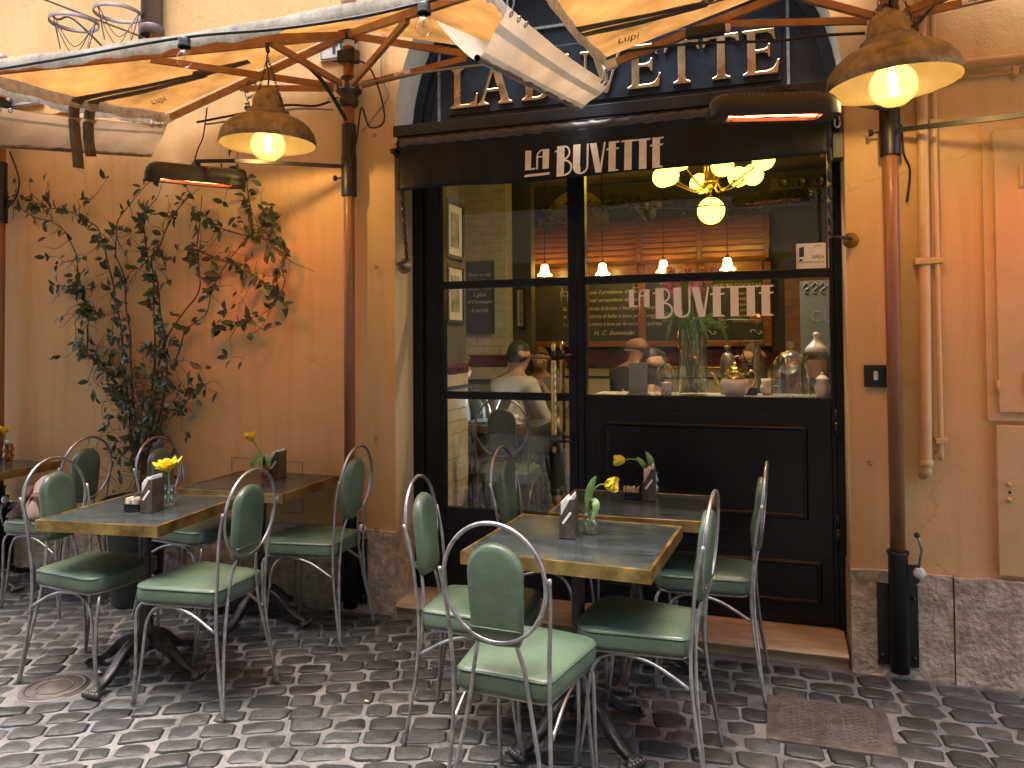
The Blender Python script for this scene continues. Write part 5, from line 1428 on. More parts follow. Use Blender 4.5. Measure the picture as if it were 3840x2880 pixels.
# table at the panel
napkin_box(-.552, 3.668, ZT, R(6), 'dark bronze napkin box on the table against the black panel', 'white paper napkins on the table against the black panel')
packet_tray(-.630, 3.655, ZT, R(2), 'black packet tray on the table against the black panel', 'sugar packets on the table against the black panel')
cut_vase(-.545, 3.745, ZT, 'small bud vase hidden behind the napkin box at the black panel')
flower([(-.545, 3.745, ZT + .02), (-.56, 3.74, ZT + .11), (-.60, 3.72, ZT + .165), (-.645, 3.70, ZT + .178), (-.672, 3.69, ZT + .172)], (-.95, -.15, .05), 'yellow tulip with pointed petals drooping before the black panel', .46, 9, .056, .023, leaves=([(-.555, 3.735, ZT + .10), (-.585, 3.725, ZT + .15), (-.62, 3.71, ZT + .185)], [(-.55, 3.73, ZT + .13), (-.552, 3.72, ZT + .17), (-.575, 3.715, ZT + .215)]))
# table over the round cover
napkin_box(-2.652, 2.787, ZT, R(10), 'dark bronze napkin box on the table over the round cover', 'white paper napkins on the table over the round cover')
packet_tray(-2.732, 2.768, ZT, R(6), 'black packet tray on the table over the round cover', 'sugar packets on the table over the round cover')
cut_vase(-2.640, 2.880, ZT, 'bud vase hidden behind the napkin box over the round cover', M_clear, .10)
flower([(-2.640, 2.880, ZT + .02), (-2.645, 2.882, ZT + .08), (-2.660, 2.895, ZT + .13), (-2.668, 2.905, ZT + .155)], (-.05, -.30, .95), 'wide open yellow flower with flat ragged petals', 1.05, 24, .068, .022)
# table at the ochre wall
napkin_box(-2.615, 3.665, ZT, R(8), 'dark bronze napkin box on the table against the ochre wall', 'white paper napkins on the table against the ochre wall')
M_amber = thin_glass('amber_glass', (.86, .66, .42), 1.5)
cut_vase(-2.640, 3.590, ZT, 'round amber glass vase on the table against the ochre wall', M_amber, .11)
flower([(-2.640, 3.59, ZT + .02), (-2.65, 3.59, ZT + .10), (-2.69, 3.595, ZT + .16), (-2.728, 3.60, ZT + .205)], (-.25, -.35, .9), 'tall yellow double tulip in the amber vase before the ochre wall', .66, 18, .056, .024, leaves=([(-2.64, 3.58, ZT + .09), (-2.665, 3.56, ZT + .13), (-2.69, 3.545, ZT + .10), (-2.695, 3.54, ZT + .03)], [(-2.64, 3.59, ZT + .09), (-2.62, 3.57, ZT + .125), (-2.60, 3.56, ZT + .11), (-2.59, 3.555, ZT + .06)], [(-2.64, 3.58, ZT + .08), (-2.645, 3.55, ZT + .12), (-2.63, 3.54, ZT + .05)]))
# half-seen table
cut_vase(-4.60, 3.63, ZT, 'round glass vase near the leftmost pole', M_amber, .12)
flower([(-4.60, 3.63, ZT + .02), (-4.605, 3.63, ZT + .10), (-4.63, 3.63, ZT + .16), (-4.62, 3.62, ZT + .185)], (.3, -.3, .85), 'yellow tulip near the leftmost pole', .5, 10, .05, .02, leaves=([(-4.60, 3.62, ZT + .09), (-4.58, 3.60, ZT + .135), (-4.55, 3.59, ZT + .13)],))

# bag on the chair by the vine pot
bag = thing('cloth_bag', 'crumpled pink beige bag and scarf lying on the green chair left of the vine', 'bag', (-3.95, 3.34, .51))
b_ = MB(); rr = random.Random(4); rings = []
for i, (z, sx, sy) in enumerate(((.513, .11, .09), (.53, .13, .11), (.58, .125, .10), (.64, .10, .085), (.70, .075, .065), (.735, .05, .04), (.745, .02, .015))):
    rings.append([(-3.92 + (i * .006) + sx * math.cos(a) * rr.uniform(.82, 1.14), 3.33 + sy * math.sin(a) * rr.uniform(.82, 1.14), z + rr.uniform(-.008, .008)) for a in [2 * PI * k / 18 for k in range(18)]])
b_.loft(rings); bo = b_.build('cloth', M_bag, bag)
b_ = MB(); b_.tube(smooth_path([(-3.88, 3.27, .53), (-3.84, 3.23, .58), (-3.86, 3.22, .65), (-3.93, 3.24, .64), (-3.95, 3.25, .56)], 6), .016, 8, flat=.5); b_.build('handle', M_bagleather, bag)
b_ = MB(); rows = []
for i in range(8):
    t = i / 7
    rows.append([Vector((-3.97 - .12 * t + .012 * math.sin(t * 7 + j), 3.30 + j * .035 + .01 * math.sin(t * 5), .70 - .19 * t + .012 * math.sin(j * 2.1 + t * 6))) for j in range(-2, 3)])
b_.grid(rows, True); b_.build('scarf_end', M_bag, bag)

# ================================================================== CLIMBING VINE
vine = thing('climbing_vine', 'twining evergreen climber in a dark pot spread over the ochre wall', 'plant', (-3.55, 3.60, 0))
MB().lathe([(0, .0), (.125, .0), (.13, .01), (.16, .50), (.165, .52), (.185, .525), (.19, .545), (.19, .60), (.175, .605), (.170, .56), (.165, .54)], (-3.50, 3.56, 0), 28).build('pot', M_pot, vine)
MB().lathe([(0, .555), (.17, .545)], (-3.50, 3.56, 0), 20).build('soil', M_soil, vine)
paths = [[(-3.75, .83), (-3.85, 1.2), (-3.9, 1.34), (-4.11, 1.42), (-4.12, 1.59), (-4.11, 1.74), (-4.17, 1.88), (-4.21, 2.06), (-4.32, 2.23), (-4.58, 2.33), (-4.8, 2.46)],
 [(-3.69, .83), (-3.81, 1.26), (-3.84, 1.59), (-3.91, 1.87), (-3.98, 2.12), (-4.04, 2.23), (-4.22, 2.32), (-4.46, 2.38), (-4.71, 2.48)],
 [(-3.67, .84), (-3.76, 1.31), (-3.77, 1.56), (-3.81, 1.87), (-3.89, 2.05), (-3.88, 2.26), (-3.66, 2.47)],
 [(-3.65, .84), (-3.57, 1.37), (-3.59, 1.75), (-3.6, 2.02), (-3.49, 2.18), (-3.32, 2.39), (-3.35, 2.46)],
 [(-3.62, .84), (-3.56, 1.21), (-3.51, 1.53), (-3.56, 1.86), (-3.63, 2.01), (-3.67, 2.27), (-3.56, 2.38)],
 [(-3.61, .84), (-3.48, 1.32), (-3.48, 1.53), (-3.25, 1.8), (-3.27, 2.06), (-3.23, 2.38)],
 [(-3.42, 1.37), (-3.35, 1.57), (-3.19, 1.67), (-3.04, 1.97), (-2.87, 2.11), (-2.69, 2.17)],
 [(-3.29, 2.28), (-3.16, 2.2), (-2.87, 2.11), (-2.72, 2.08), (-2.63, 2.0), (-2.64, 1.85), (-2.7, 1.77), (-2.79, 1.66), (-2.91, 1.62), (-3.04, 1.57), (-3.11, 1.58)],
 [(-3.29, 2.06), (-3.04, 1.97), (-2.89, 1.9), (-2.69, 1.78), (-2.61, 1.68)],
 [(-3.56, .94), (-3.49, 1.06), (-3.36, 1.1), (-3.29, 1.21), (-3.19, 1.25)],
 [(-3.86, 1.22), (-4.03, 1.42), (-4.15, 1.47), (-4.21, 1.51)],
 [(-2.87, 2.11), (-2.89, 2.31), (-2.91, 2.48), (-2.97, 2.6), (-3.01, 2.84)],
 [(-4.11, 1.71), (-4.01, 1.65), (-3.98, 1.7)], [(-4.15, 1.81), (-4.23, 1.86), (-4.35, 1.87)], [(-2.79, 2.15), (-2.76, 2.28), (-2.67, 2.23)]]
rv = random.Random(21)
spots = []
for i, ph in enumerate(paths):
    pts = [(x, 3.785 - rv.uniform(0, .02), z) for x, z in ph]
    if ph[0][1] < .9: pts = [(-3.50 + rv.uniform(-.05, .05), 3.57 + rv.uniform(-.04, .05), .55), ((-3.5 + ph[0][0]) / 2, 3.68, .70)] + pts
    full = []
    for a, b in zip(pts, pts[1:]):
        full.append(a); full.append(tuple((p + q) / 2 + rv.uniform(-.018, .018) for p, q in zip(a, b)))
    full.append(pts[-1]); full = [(x, min(y, 3.806), z) for x, y, z in full]
    sm_ = smooth_path(full, 5); n_ = len(sm_)
    r0 = .0085 if i < 6 else .005
    mb = MB(); mb.tube(sm_, [max(.002, r0 * (1 - .72 * k / n_)) for k in range(n_)], 6); mb.build('stem', M_stem, vine)
    for k, p in enumerate(sm_):
        dens = 1.0 if p.z > 1.0 else .7
        if p.z > .82 and rv.random() < .50 * dens: spots.append(p)
# thin wandering side shoots
sh_ = MB()
for k in range(330):
    p = rv.choice(spots) if k < 200 else Vector((rv.gauss(-3.62, .10), 3.72 + rv.uniform(-.05, .05), rv.uniform(.62, 1.3)))
    a = rv.uniform(0, 2 * PI); q = [p]
    for j in range(rv.randint(2, 4)):
        a += rv.uniform(-.7, .7); q.append(q[-1] + Vector((math.cos(a) * .055, rv.uniform(-.02, .012), math.sin(a) * .055)))
    for v in q: v.y = min(v.y, 3.808)
    sh_.tube(smooth_path(q, 3), [.0024 * (1 - .5 * j / (3 * (len(q) - 1))) for j in range(3 * (len(q) - 1) + 1)], 5)
    if rv.random() < .8: spots.append(q[-1])
sh_.build('side_shoots', M_stem, vine)['kind'] = 'stuff'
def leaf_mesh(mat, k):
    r_ = random.Random(k); mb = MB(); L_ = 1.0; cur = r_.uniform(.05, .30); rows = [[], [], []]
    for i in range(6):
        t = i / 5; ww = .24 * math.sin(PI * (t ** .85)) ** .8 if 0 < i < 5 else .006
        z = -cur * t * t
        rows[0].append((-ww, t, z + ww * .35)); rows[1].append((0, t, z)); rows[2].append((ww, t, z + ww * .35))
    mb.grid(rows, True)
    return mb, mb.mesh('leaf', mat)
M_dryleaf = pm('dry_vine_leaf', (.16, .09, .035), .7, var=.3, ns=16)
lv = [leaf_mesh(M_leaf if k < 6 else M_leaf2, k) for k in range(8)]
dry = leaf_mesh(M_dryleaf, 31)[1]
leaf_rest = MB(); count = 0
places = []
for p in spots:
    for c in range(rv.choice((1, 2, 3, 3, 4, 5))):
        places.append((p, c))
rv.shuffle(places)
for p, c in places:
    s_ = rv.uniform(.038, .076); a = rv.uniform(0, 2 * PI)
    # leaves hang outwards and downwards from the wall
    yv = Vector((math.cos(a), -rv.uniform(.15, .9), math.sin(a) - .35)).normalized()
    zv = Vector((rv.uniform(-.5, .5), -1, rv.uniform(-.1, .8))); xv = yv.cross(zv).normalized(); zv = xv.cross(yv)
    o_ = p + Vector((rv.uniform(-.02, .02), -rv.uniform(.0, .025), rv.uniform(-.02, .02)))
    Mt = Matrix(((xv.x * s_, yv.x * s_, zv.x * s_, o_.x), (xv.y * s_, yv.y * s_, zv.y * s_, o_.y), (xv.z * s_, yv.z * s_, zv.z * s_, o_.z), (0, 0, 0, 1)))
    k = rv.choice((0, 1, 2, 3, 4, 5, 0, 1, 2, 3, 4, 5, 6, 7))
    if count < 298:
        ob = bpy.data.objects.new('leaf', dry if count % 17 == 5 else lv[k][1]); COL.objects.link(ob); ob.parent = vine
        ob.matrix_parent_inverse = Matrix.Translation(vine.location).inverted(); ob.matrix_basis = Mt
        count += 1
    elif count < 1200:
        leaf_rest.add([Mt @ Vector(v) for v in lv[k][0].v], lv[k][0].f, True); count += 1
if leaf_rest.v:
    o_ = leaf_rest.build('foliage', M_leaf, vine); o_['kind'] = 'stuff'
# artificial sprig on the rib above
spg = thing('leaf_sprig', 'small blue green eucalyptus sprig with white buds above the left lamp', 'plant', (-2.83, 3.76, 2.95))
M_euc = pm('eucalyptus_leaf', (.14, .22, .17), .5, var=.3, ns=20, col2=(.24, .33, .28))
mb = MB(); mb.tube(smooth_path([(-2.70, 3.78, 3.03), (-2.82, 3.76, 3.02), (-2.90, 3.75, 2.98), (-2.87, 3.74, 2.90), (-2.84, 3.74, 2.83)], 5), .003, 5); mb.build('stem', M_stem, spg)
em = leaf_mesh(M_euc, 3)[1]
for k in range(22):
    t = k / 22; p = Vector((-2.72 - .16 * min(1, t * 1.6) + (.05 * (t - .6) if t > .6 else 0), 3.745, 3.03 - .05 * t - (.35 * (t - .5) if t > .5 else 0)))
    ob = bpy.data.objects.new('leaf', em); COL.objects.link(ob); ob.parent = spg
    ob.location = p - Vector(spg.location); ob.rotation_euler = (rv.uniform(-.6, 1.2), rv.uniform(-.5, .5), rv.uniform(0, 6.28)); s_ = rv.uniform(.035, .055); ob.scale = (s_ * 1.5, s_, s_)
# ================================================================== INTERIOR
IF = .18                     # interior floor level
BW = 7.35                    # back wall
mb = MB(); mb.box((-4.2, YF + .12, IF - .05), (1.6, BW + .3, IF)); structure('interior_floor', mb, M_ifloor)
mb = MB(); mb.box((-4.2, YF + .12, 3.02), (1.6, BW + .3, 3.1)); structure('interior_ceiling', mb, M_ceiling)
mb = MB(); mb.box((-4.2, BW, IF), (1.6, BW + .2, 3.0)); structure('interior_back_wall', mb, M_greenwall)
mb = MB(); mb.box((1.0, YF + .2, IF), (1.2, BW - .01, 3.0)); structure('interior_right_wall', mb, M_greenwall)
mb = MB(); mb.box((-4.4, 4.62, IF), (-4.2, BW - .01, 3.0)); structure('interior_left_wall', mb, M_yellowwall)
# front returns behind the shop frame, so no daylight leaks in round it
mb = MB(); mb.box((-4.2, YF + .11, IF), (-1.97, YF + .19, 3.0)); mb.box((.34, YF + .11, IF), (1.2, YF + .19, 3.0)); mb.box((-1.97, YF + .11, 2.47), (.34, YF + .19, 3.0)); mb.box((-4.2, YF + .11, -.05), (1.2, YF + .16, IF - .001))
structure('interior_front_wall', mb, M_greenwall)
# tiled pier just inside the door
pier = thing('tiled_pier', 'tiled pier just inside the door with oxblood dado and green upper part', 'pier', (-1.95, 4.4, IF))
MB().box((-2.05, YF + .2, IF), (-1.856, 4.60, 1.22)).build('grout_bed', M_igrout, pier)
zz = IF + .003; row = 0
while zz < 1.19:
    y0 = YF + .20 + (-.07 if row % 2 else 0)
    while y0 < 4.60:
        a, b = max(y0, YF + .2), min(y0 + .146, 4.60)
        if b - a > .02: MB().rbox((-1.858, a, zz), (-1.848, b, zz + .071), .002).build('tile', M_itile, pier)
        y0 += .149
    zz += .074; row += 1
MB().rbox((-1.862, YF + .2, 1.192), (-1.842, 4.602, 1.215), .003).build('black_trim', M_darkwood, pier)
MB().rbox((-1.862, YF + .2, 1.216), (-1.846, 4.601, 1.288), .002).build('cream_band', M_itile, pier)
rb = MB().rbox((-1.866, YF + .2, 1.289), (-1.842, 4.604, 1.352), .003).build('oxblood_band', M_redtile, pier)
for k in range(5):
    m2 = MB(); m2.tube([(-1.840, 4.30 + k * .06 + .026 * math.cos(a), 1.305 + .03 * math.sin(a)) for a in [PI * i / 8 for i in range(9)]], .004, 5); m2.build('relief_arch', M_redtile, rb)
MB().box((-2.05, YF + .2, 1.353), (-1.856, 4.60, 3.0)).build('upper_pier', M_greenwall, pier)
def picture(pts, label, plane, d):
    """pts: (u0,u1,z0,z1); plane 'x' hangs on an x = d wall facing +X, 'y' on a y = d wall facing -Y"""
    u0, u1, z0, z1 = pts; f = .022; m_ = .05 * (u1 - u0) / .28
    def bx(mb, a0, a1, b0, b1, e0, e1):
        if plane == 'x': mb.box((d + e0, a0, b0), (d + e1, a1, b1))
        else: mb.box((a0, d - e1, b0), (a1, d - e0, b1))
        return mb
    loc = (d, (u0 + u1) / 2, z0) if plane == 'x' else ((u0 + u1) / 2, d, z0)
    th = thing('framed_picture', label, 'picture', loc, group='framed sepia photographs')
    fr_ = MB(); bx(fr_, u0, u1, z0, z0 + f, 0, .018); bx(fr_, u0, u1, z1 - f, z1, 0, .018); bx(fr_, u0, u0 + f, z0 + f, z1 - f, 0, .018); bx(fr_, u1 - f, u1, z0 + f, z1 - f, 0, .018)
    fr_.build('frame', M_darkwood, th)
    bx(MB(), u0 + f, u1 - f, z0 + f, z1 - f, .001, .006).build('mount', M_mount, th)
    bx(MB(), u0 + f + m_, u1 - f - m_, z0 + f + m_, z1 - f - m_, .0065, .008).build('print', M_photo, th)
picture((4.27, 4.545, 2.00, 2.36), 'framed sepia photograph, upper one on the tiled pier', 'x', -1.856)
picture((4.27, 4.545, 1.60, 1.97), 'framed sepia photograph, lower one on the tiled pier', 'x', -1.856)
# tiled wall further in
tw = thing('tiled_wall', 'cream glazed tile wall behind the lettered slate', 'wall', (-2.6, 6.2, IF))
MB().box((-4.15, 6.205, IF), (-2.125, 6.35, 2.99)).build('grout_bed', M_igrout, tw)
zz = 1.37; row = 0
while zz < 2.95:
    x0 = -2.78 + (-.07 if row % 2 else 0)
    while x0 < -2.13:
        b = min(x0 + .146, -2.125)
        if b - x0 > .02: MB().rbox((x0, 6.195, zz), (b, 6.207, zz + .071), .002).build('tile', M_itile, tw)
        x0 += .149
    zz += .074; row += 1
MB().rbox((-4.15, 6.18, 1.27), (-2.12, 6.204, 1.365), .004).build('oxblood_band', M_redtile, tw)
MB().rbox((-4.15, 6.19, 1.16), (-2.12, 6.204, 1.269), .003).build('cream_band', M_itile, tw)
MB().rbox((-4.15, 6.185, 1.135), (-2.12, 6.204, 1.158), .003).build('black_trim', M_darkwood, tw)
slt = thing('lettered_slate', 'grey slate hand lettered about a bottle of Champagne, on the tiled wall', 'chalkboard', (-2.36, 6.17, 1.55))
MB().rbox((-2.50, 6.165, 1.55), (-2.232, 6.19, 2.175), .004).build('slate', M_chalkgrey, slt)
t = MB()
for i, s_ in enumerate(('There is only', 'one thing', 'better than', 'a glass', 'of Champagne', 'A bottle')):
    put_text(t, s_, .047 if len(s_) < 12 else .040, frame_xz(-2.362 if i != 4 else -2.362, 6.163, 2.045 - i * .058 - (.02 if i == 5 else 0)), .0003, .25, 'CENTER')
t.build('chalk_words', M_chalkink, slt)
picture((-2.19, -2.085, 1.60, 1.97), 'framed photograph of a round colonnaded temple beside the oak panelling', 'y', 6.62)
mb = MB(); mb.box((-2.28, 6.63, IF), (-2.04, 6.75, 2.99)); solo('green_pier', mb, M_greenwall, 'olive green pier carrying the temple photograph', 'pier', (-2.16, 6.69, IF))
# back wall dado
dado = thing('wall_dado', 'cream and oxblood tiled dado along the back wall with brass rail', 'dado', (-.6, BW, IF))
MB().box((-2.03, BW - .03, IF), (.99, BW - .001, 1.24)).build('cream_tiles', M_itile, dado)
MB().rbox((-2.03, BW - .045, 1.245), (.99, BW - .001, 1.40), .004).build('oxblood_band', M_redtile, dado)
MB().tube([(-2.0, BW - .07, 1.225), (.95, BW - .07, 1.225)], .012, 10).build('brass_rail', M_brass, dado)
MB().rbox((-2.03, BW - .04, 1.12), (.99, BW - .031, 1.14), .002).build('black_trim', M_darkwood, dado)
# oak back bar with roll-top slats over chalkboards
bb = thing('oak_panelling', 'oak wall panelling with roll top slats and four chalkboard bays', 'panelling', (-1.13, BW - .1, 1.42))
XB = [-2.26, -1.69, -1.14, -.595, -.02]
MB().box((XB[0], BW - .06, 1.42), (XB[-1], BW - .001, 2.62)).build('back_board', M_oak, bb)
for x in XB:
    pth = []
    for i in range(9):
        a = PI / 2 * i / 8; pth.append((BW - .08 - .20 * (1 - math.cos(a)) * 0 - .20 * math.sin(a), 2.62 - .42 * (1 - math.cos(a))))
    post = MB(); post.rbox((x - .035, BW - .12, 1.42), (x + .035, BW - .061, 2.18), .006)
    for (ya, za), (yb, zb) in zip(pth, pth[1:]): post.bar((x, ya, za), (x, yb, zb), .05, .03)
    post.build('post', M_oak, bb)
for x0, x1 in zip(XB, XB[1:]):
    for i in range(11):
        a = PI / 2 * (i + .5) / 11
        y, z = BW - .075 - .19 * math.sin(a), 2.61 - .40 * (1 - math.cos(a))
        sl = MB(); d_ = Vector((0, -.19 * math.cos(a), -.40 * math.sin(a))).normalized() * .0185
        c = Vector((0, y, z)); n_ = Vector((0, -d_.z, d_.y)).normalized() * .006
        vs = []
        for xx in (x0 + .027, x1 - .027):
            for p in (c - d_ - n_, c + d_ - n_, c + d_ + n_, c - d_ + n_): vs.append((xx, p.y, p.z))
        sl.add(vs, [(0, 1, 2, 3), (7, 6, 5, 4), (0, 4, 5, 1), (1, 5, 6, 2), (2, 6, 7, 3), (3, 7, 4, 0)])
        sl.build('slat', M_oakslat, bb)
    MB().rbox((x0 + .036, BW - .14, 2.085), (x1 - .036, BW - .061, 2.19), .006).build('cornice', M_oak, bb)
    fr_ = MB(); fr_.rbox((x0 + .036, BW - .10, 1.42), (x1 - .036, BW - .062, 1.475), .006); fr_.rbox((x0 + .036, BW - .10, 2.04), (x1 - .036, BW - .062, 2.084), .006)
    fr_.build('board_frame', M_oak, bb)
    MB().box((x0 + .036, BW - .075, 1.476), (x1 - .036, BW - .0615, 2.039)).build('chalkboard', M_chalk, bb)
def chalk(x, z, s_, size, align='CENTER', shear=.35):
    t = MB(); put_text(t, s_, size, frame_xz(x, BW - .077, z), .0003, shear, align); return t
t = MB()
LN = (('"E questo il problema di chi beve,', 1.93), ('pensai versandomi da bere.', 1.855), ('Se succede qualcosa di brutto si beve per dimenticare,', 1.775), ('se succede qualcosa di bello si beve per festeggiare;', 1.70), ('e se non succede niente si beve per far succedere qualcosa."', 1.625))
for s_, z in LN:
    vs, fs = text_mesh(s_, .052, .0003, .35, 'CENTER'); w_ = max(v.x for v in vs) - min(v.x for v in vs)
    k = min(1, .98 / w_); Mt = frame_xz(-1.41 - .02, BW - .077 if True else 0, z) @ Matrix.Diagonal((k, 1, 1, 1)); t.add([Mt @ v for v in vs], fs)
put_text(t, 'H. C. Bukowski', .062, frame_xz(-1.42, BW - .077, 1.535), .0003, .4, 'CENTER')
t.build('chalk_words', M_chalkink, bb)
t = MB()
put_text(t, 'SIGNATURE COCKTAILS', .055, frame_xz(-.31, BW - .077, 1.955), .0003, 0, 'CENTER', .9)
for i, s_ in enumerate(('MARTINI', 'STREGA', 'CASANOVA', 'SOUR', 'NEGRONI', 'MONTEBASTIEN')): put_text(t, s_, .030, frame_xz(-.22, BW - .077, 1.89 - i * .05), .0003, 0, 'CENTER')
for i, s_ in enumerate(('THE', 'DOLCE', 'TUSCANY')): put_text(t, s_, .028, frame_xz(-.43, BW - .077, 1.66 - i * .035), .0003, 0, 'CENTER')
t.build('chalk_words', M_chalkink, bb)
t = MB()
for gx_, gz_ in ((-1.90, 1.90), (-1.20, 1.92)):
    t.tube([(gx_ - .035, BW - .078, gz_ + .06), (gx_ - .028, BW - .078, gz_ - .06), (gx_ + .028, BW - .078, gz_ - .06), (gx_ + .035, BW - .078, gz_ + .06), (gx_ - .035, BW - .078, gz_ + .06)], .004, 5)
    t.tube([(gx_ - .03, BW - .078, gz_ + .02), (gx_ + .03, BW - .078, gz_ + .02)], .003, 5); t.tube([(gx_ - .005, BW - .078, gz_ + .02), (gx_ - .03, BW - .078, gz_ + .11)], .003, 5)
for cx_ in (-.52, -.12):
    t.tube(smooth_path([(cx_ - .04, BW - .078, 1.545), (cx_ - .05, BW - .078, 1.565), (cx_ - .02, BW - .078, 1.57), (cx_ + .02, BW - .078, 1.535), (cx_ + .05, BW - .078, 1.545), (cx_ + .03, BW - .078, 1.56)], 5), .005, 5)
t.build('chalk_drawing', M_chalkink, bb)
# leaves over the panelling, modelled to stand for ivy reflected in the pane
gl = MB(); rg = random.Random(11)
for k in range(650):
    x = rg.uniform(-2.15, .75); zc = 2.68 + .05 * math.sin(x * 3) + (.10 if -1.5 < x < -.6 else 0) * rg.random()
    s_ = rg.uniform(.03, .06); a = rg.uniform(0, 6.28); b = rg.uniform(-1, 1); o_ = Vector((x, BW - .22 + rg.gauss(0, .05), zc + rg.gauss(0, .045)))
    Mt = Matrix.Translation(o_) @ Matrix.Rotation(a, 4, 'Y') @ Matrix.Rotation(b, 4, 'X') @ Matrix.Scale(s_, 4)
    gl.add([Mt @ Vector(v) for v in lv[k % 8][0].v], lv[k % 8][0].f, True)
gth = thing('reflected_ivy', 'dark leaves above the oak panelling standing for ivy reflected in the pane', 'reflected ivy', (-.7, BW - .22, 2.66))
gst = MB(); gst.tube(smooth_path([(-2.15, BW - .22, 2.66), (-1.4, BW - .24, 2.73), (-.7, BW - .22, 2.68), (0, BW - .2, 2.66), (.75, BW - .18, 2.68)], 8), .008, 6); gst.build('stem', M_stem, gth)
gl_ = gl.build('leaves', M_leaf, gth); gl_['kind'] = 'stuff'
# pendants with bell shades
for i, (x, z) in enumerate(((-1.983, 2.15), (-1.437, 2.14), (-.889, 2.145), (-.342, 2.145))):
    th = thing('bell_pendant', ('lit bell pendant next to the framed temple photograph', 'lit bell pendant second from the temple photograph', 'lit bell pendant third from the temple photograph', 'lit bell pendant of the row nearest the dark cupboard')[i], 'pendant lamp', (x, 6.88, z), group='bell pendants along the panelling')
    MB().tube([(x, 6.88, z + .06), (x, 6.88, 3.0)], .004, 6).build('cord', M_cable, th)
    MB().lathe([(0, .075), (.012, .072), (.018, .055), (.022, .045), (.0, .044)], (x, 6.88, z), 14).build('cap', M_brassdk, th)
    n_ = 20; rings = []
    for r_, q in ((.022, .044), (.033, .03), (.036, .0), (.042, -.03), (.056, -.052), (.066, -.060)):
        rings.append([(x + (r_ + (.004 * math.cos(5 * 2 * PI * k / n_) if q < -.04 else 0)) * math.cos(2 * PI * k / n_), 6.88 + (r_ + (.004 * math.cos(5 * 2 * PI * k / n_) if q < -.04 else 0)) * math.sin(2 * PI * k / n_), z + q + (.006 * math.cos(5 * 2 * PI * k / n_) if q < -.05 else 0)) for k in range(n_)])
    b_ = MB(); b_.loft(rings, True, False); b_.build('shade', M_bell, th)
# chandelier
ch = thing('globe_chandelier', 'brass chandelier with lit opal globes seen through the upper pane', 'chandelier', (-.385, 5.6, 2.4))
cxh, cyh = -.385, 5.6
bd = MB(); bd.lathe([(0, 2.56), (.03, 2.565), (.05, 2.59), (.055, 2.61), (.04, 2.62), (.035, 2.75), (.02, 2.76), (.015, 3.0)], (cxh, cyh, 0), 18)
for k in range(10): bd.tube([(cxh + .04 * math.cos(k * .628), cyh + .04 * math.sin(k * .628), 2.615), (cxh + .04 * math.cos(k * .628), cyh + .04 * math.sin(k * .628), 2.82)], .006, 6)
bd.tube([(cxh, cyh, 2.49), (cxh, cyh, 2.57)], .008, 8)
bd.build('body', M_brass, ch)
def globe(x, y, z, r):
    g_ = MB(); g_.ball((x, y, z), r, 20, 14); go = g_.build('globe', M_globe, ch); return go
gb = globe(cxh, cyh, 2.40, .095)
MB().lathe([(.0965, -.006), (.0975, 0), (.0965, .006)], (cxh, cyh, 2.425), 28).build('band', M_brass, gb)
MB().lathe([(.0, .10), (.02, .098), (.035, .088)], (cxh, cyh, 2.40), 14).build('globe_cap', M_brass, gb)
for k in range(8):
    a = 2 * PI * k / 8 + .33; rr_ = .40 if k % 2 else .30; zz_ = 2.70 if k % 2 else 2.655
    gx_, gy_ = cxh + rr_ * math.cos(a), cyh + rr_ * math.sin(a)
    am = MB(); am.tube(smooth_path([(cxh + .045 * math.cos(a), cyh + .045 * math.sin(a), 2.60), (cxh + .09 * math.cos(a), cyh + .09 * math.sin(a), 2.545), (cxh + .17 * math.cos(a), cyh + .17 * math.sin(a), 2.57), (cxh + (rr_ - .06) * math.cos(a), cyh + (rr_ - .06) * math.sin(a), zz_ - .04)], 5), .007, 7)
    am.lathe([(0, -.004), (.026, -.004), (.026, .004), (0, .004)], (cxh + (rr_ - .055) * math.cos(a), cyh + (rr_ - .055) * math.sin(a), zz_ - .035), 12)
    am.build('arm', M_brass, ch); globe(gx_, gy_, zz_, .075)
wl = thing('globe_wall_lamp', 'lit opal globe lamp hanging inside the door beside the pictures', 'lamp', (-2.135, 5.05, 2.3))
g_ = MB(); g_.ball((-2.15, 5.05, 2.32), .085, 20, 14); go = g_.build('globe', M_globe, wl)
MB().lathe([(.0865, -.005), (.0875, 0), (.0865, .005)], (-2.15, 5.05, 2.345), 24).build('band', M_brass, go)
MB().tube([(-2.15, 5.05, 2.40), (-2.15, 5.05, 3.0)], .006, 8).build('stem', M_brassdk, wl)
# flat yellow arch at the back, warm light put into its colour
mb = MB(); mb.prism([(-2.12 + .33 + .33 * math.cos(PI * i / 12), 2.62 + .34 * math.sin(PI * i / 12)) for i in range(13)] , BW - .02, BW - .012)
solo('arch_niche', mb, M_yellowwall, 'arch coloured warm as if lit, in the wall above the oak panelling', 'niche', (-1.79, BW - .02, 2.62))
ac = thing('ceiling_spot_bar', 'dark ceiling bar of four round spotlights at the back', 'spotlights', (.35, 6.6, 2.75))
MB().rbox((.02, 6.58, 2.69), (.62, 6.64, 2.80), .006).build('bar', M_darkwood, ac)
for k in range(4): MB().lathe([(0, -.02), (.03, -.02), (.042, -.03), (.042, 0)], (.11 + k * .14, 6.58, 2.745), 14, 'y').build('spot', M_castiron, ac)
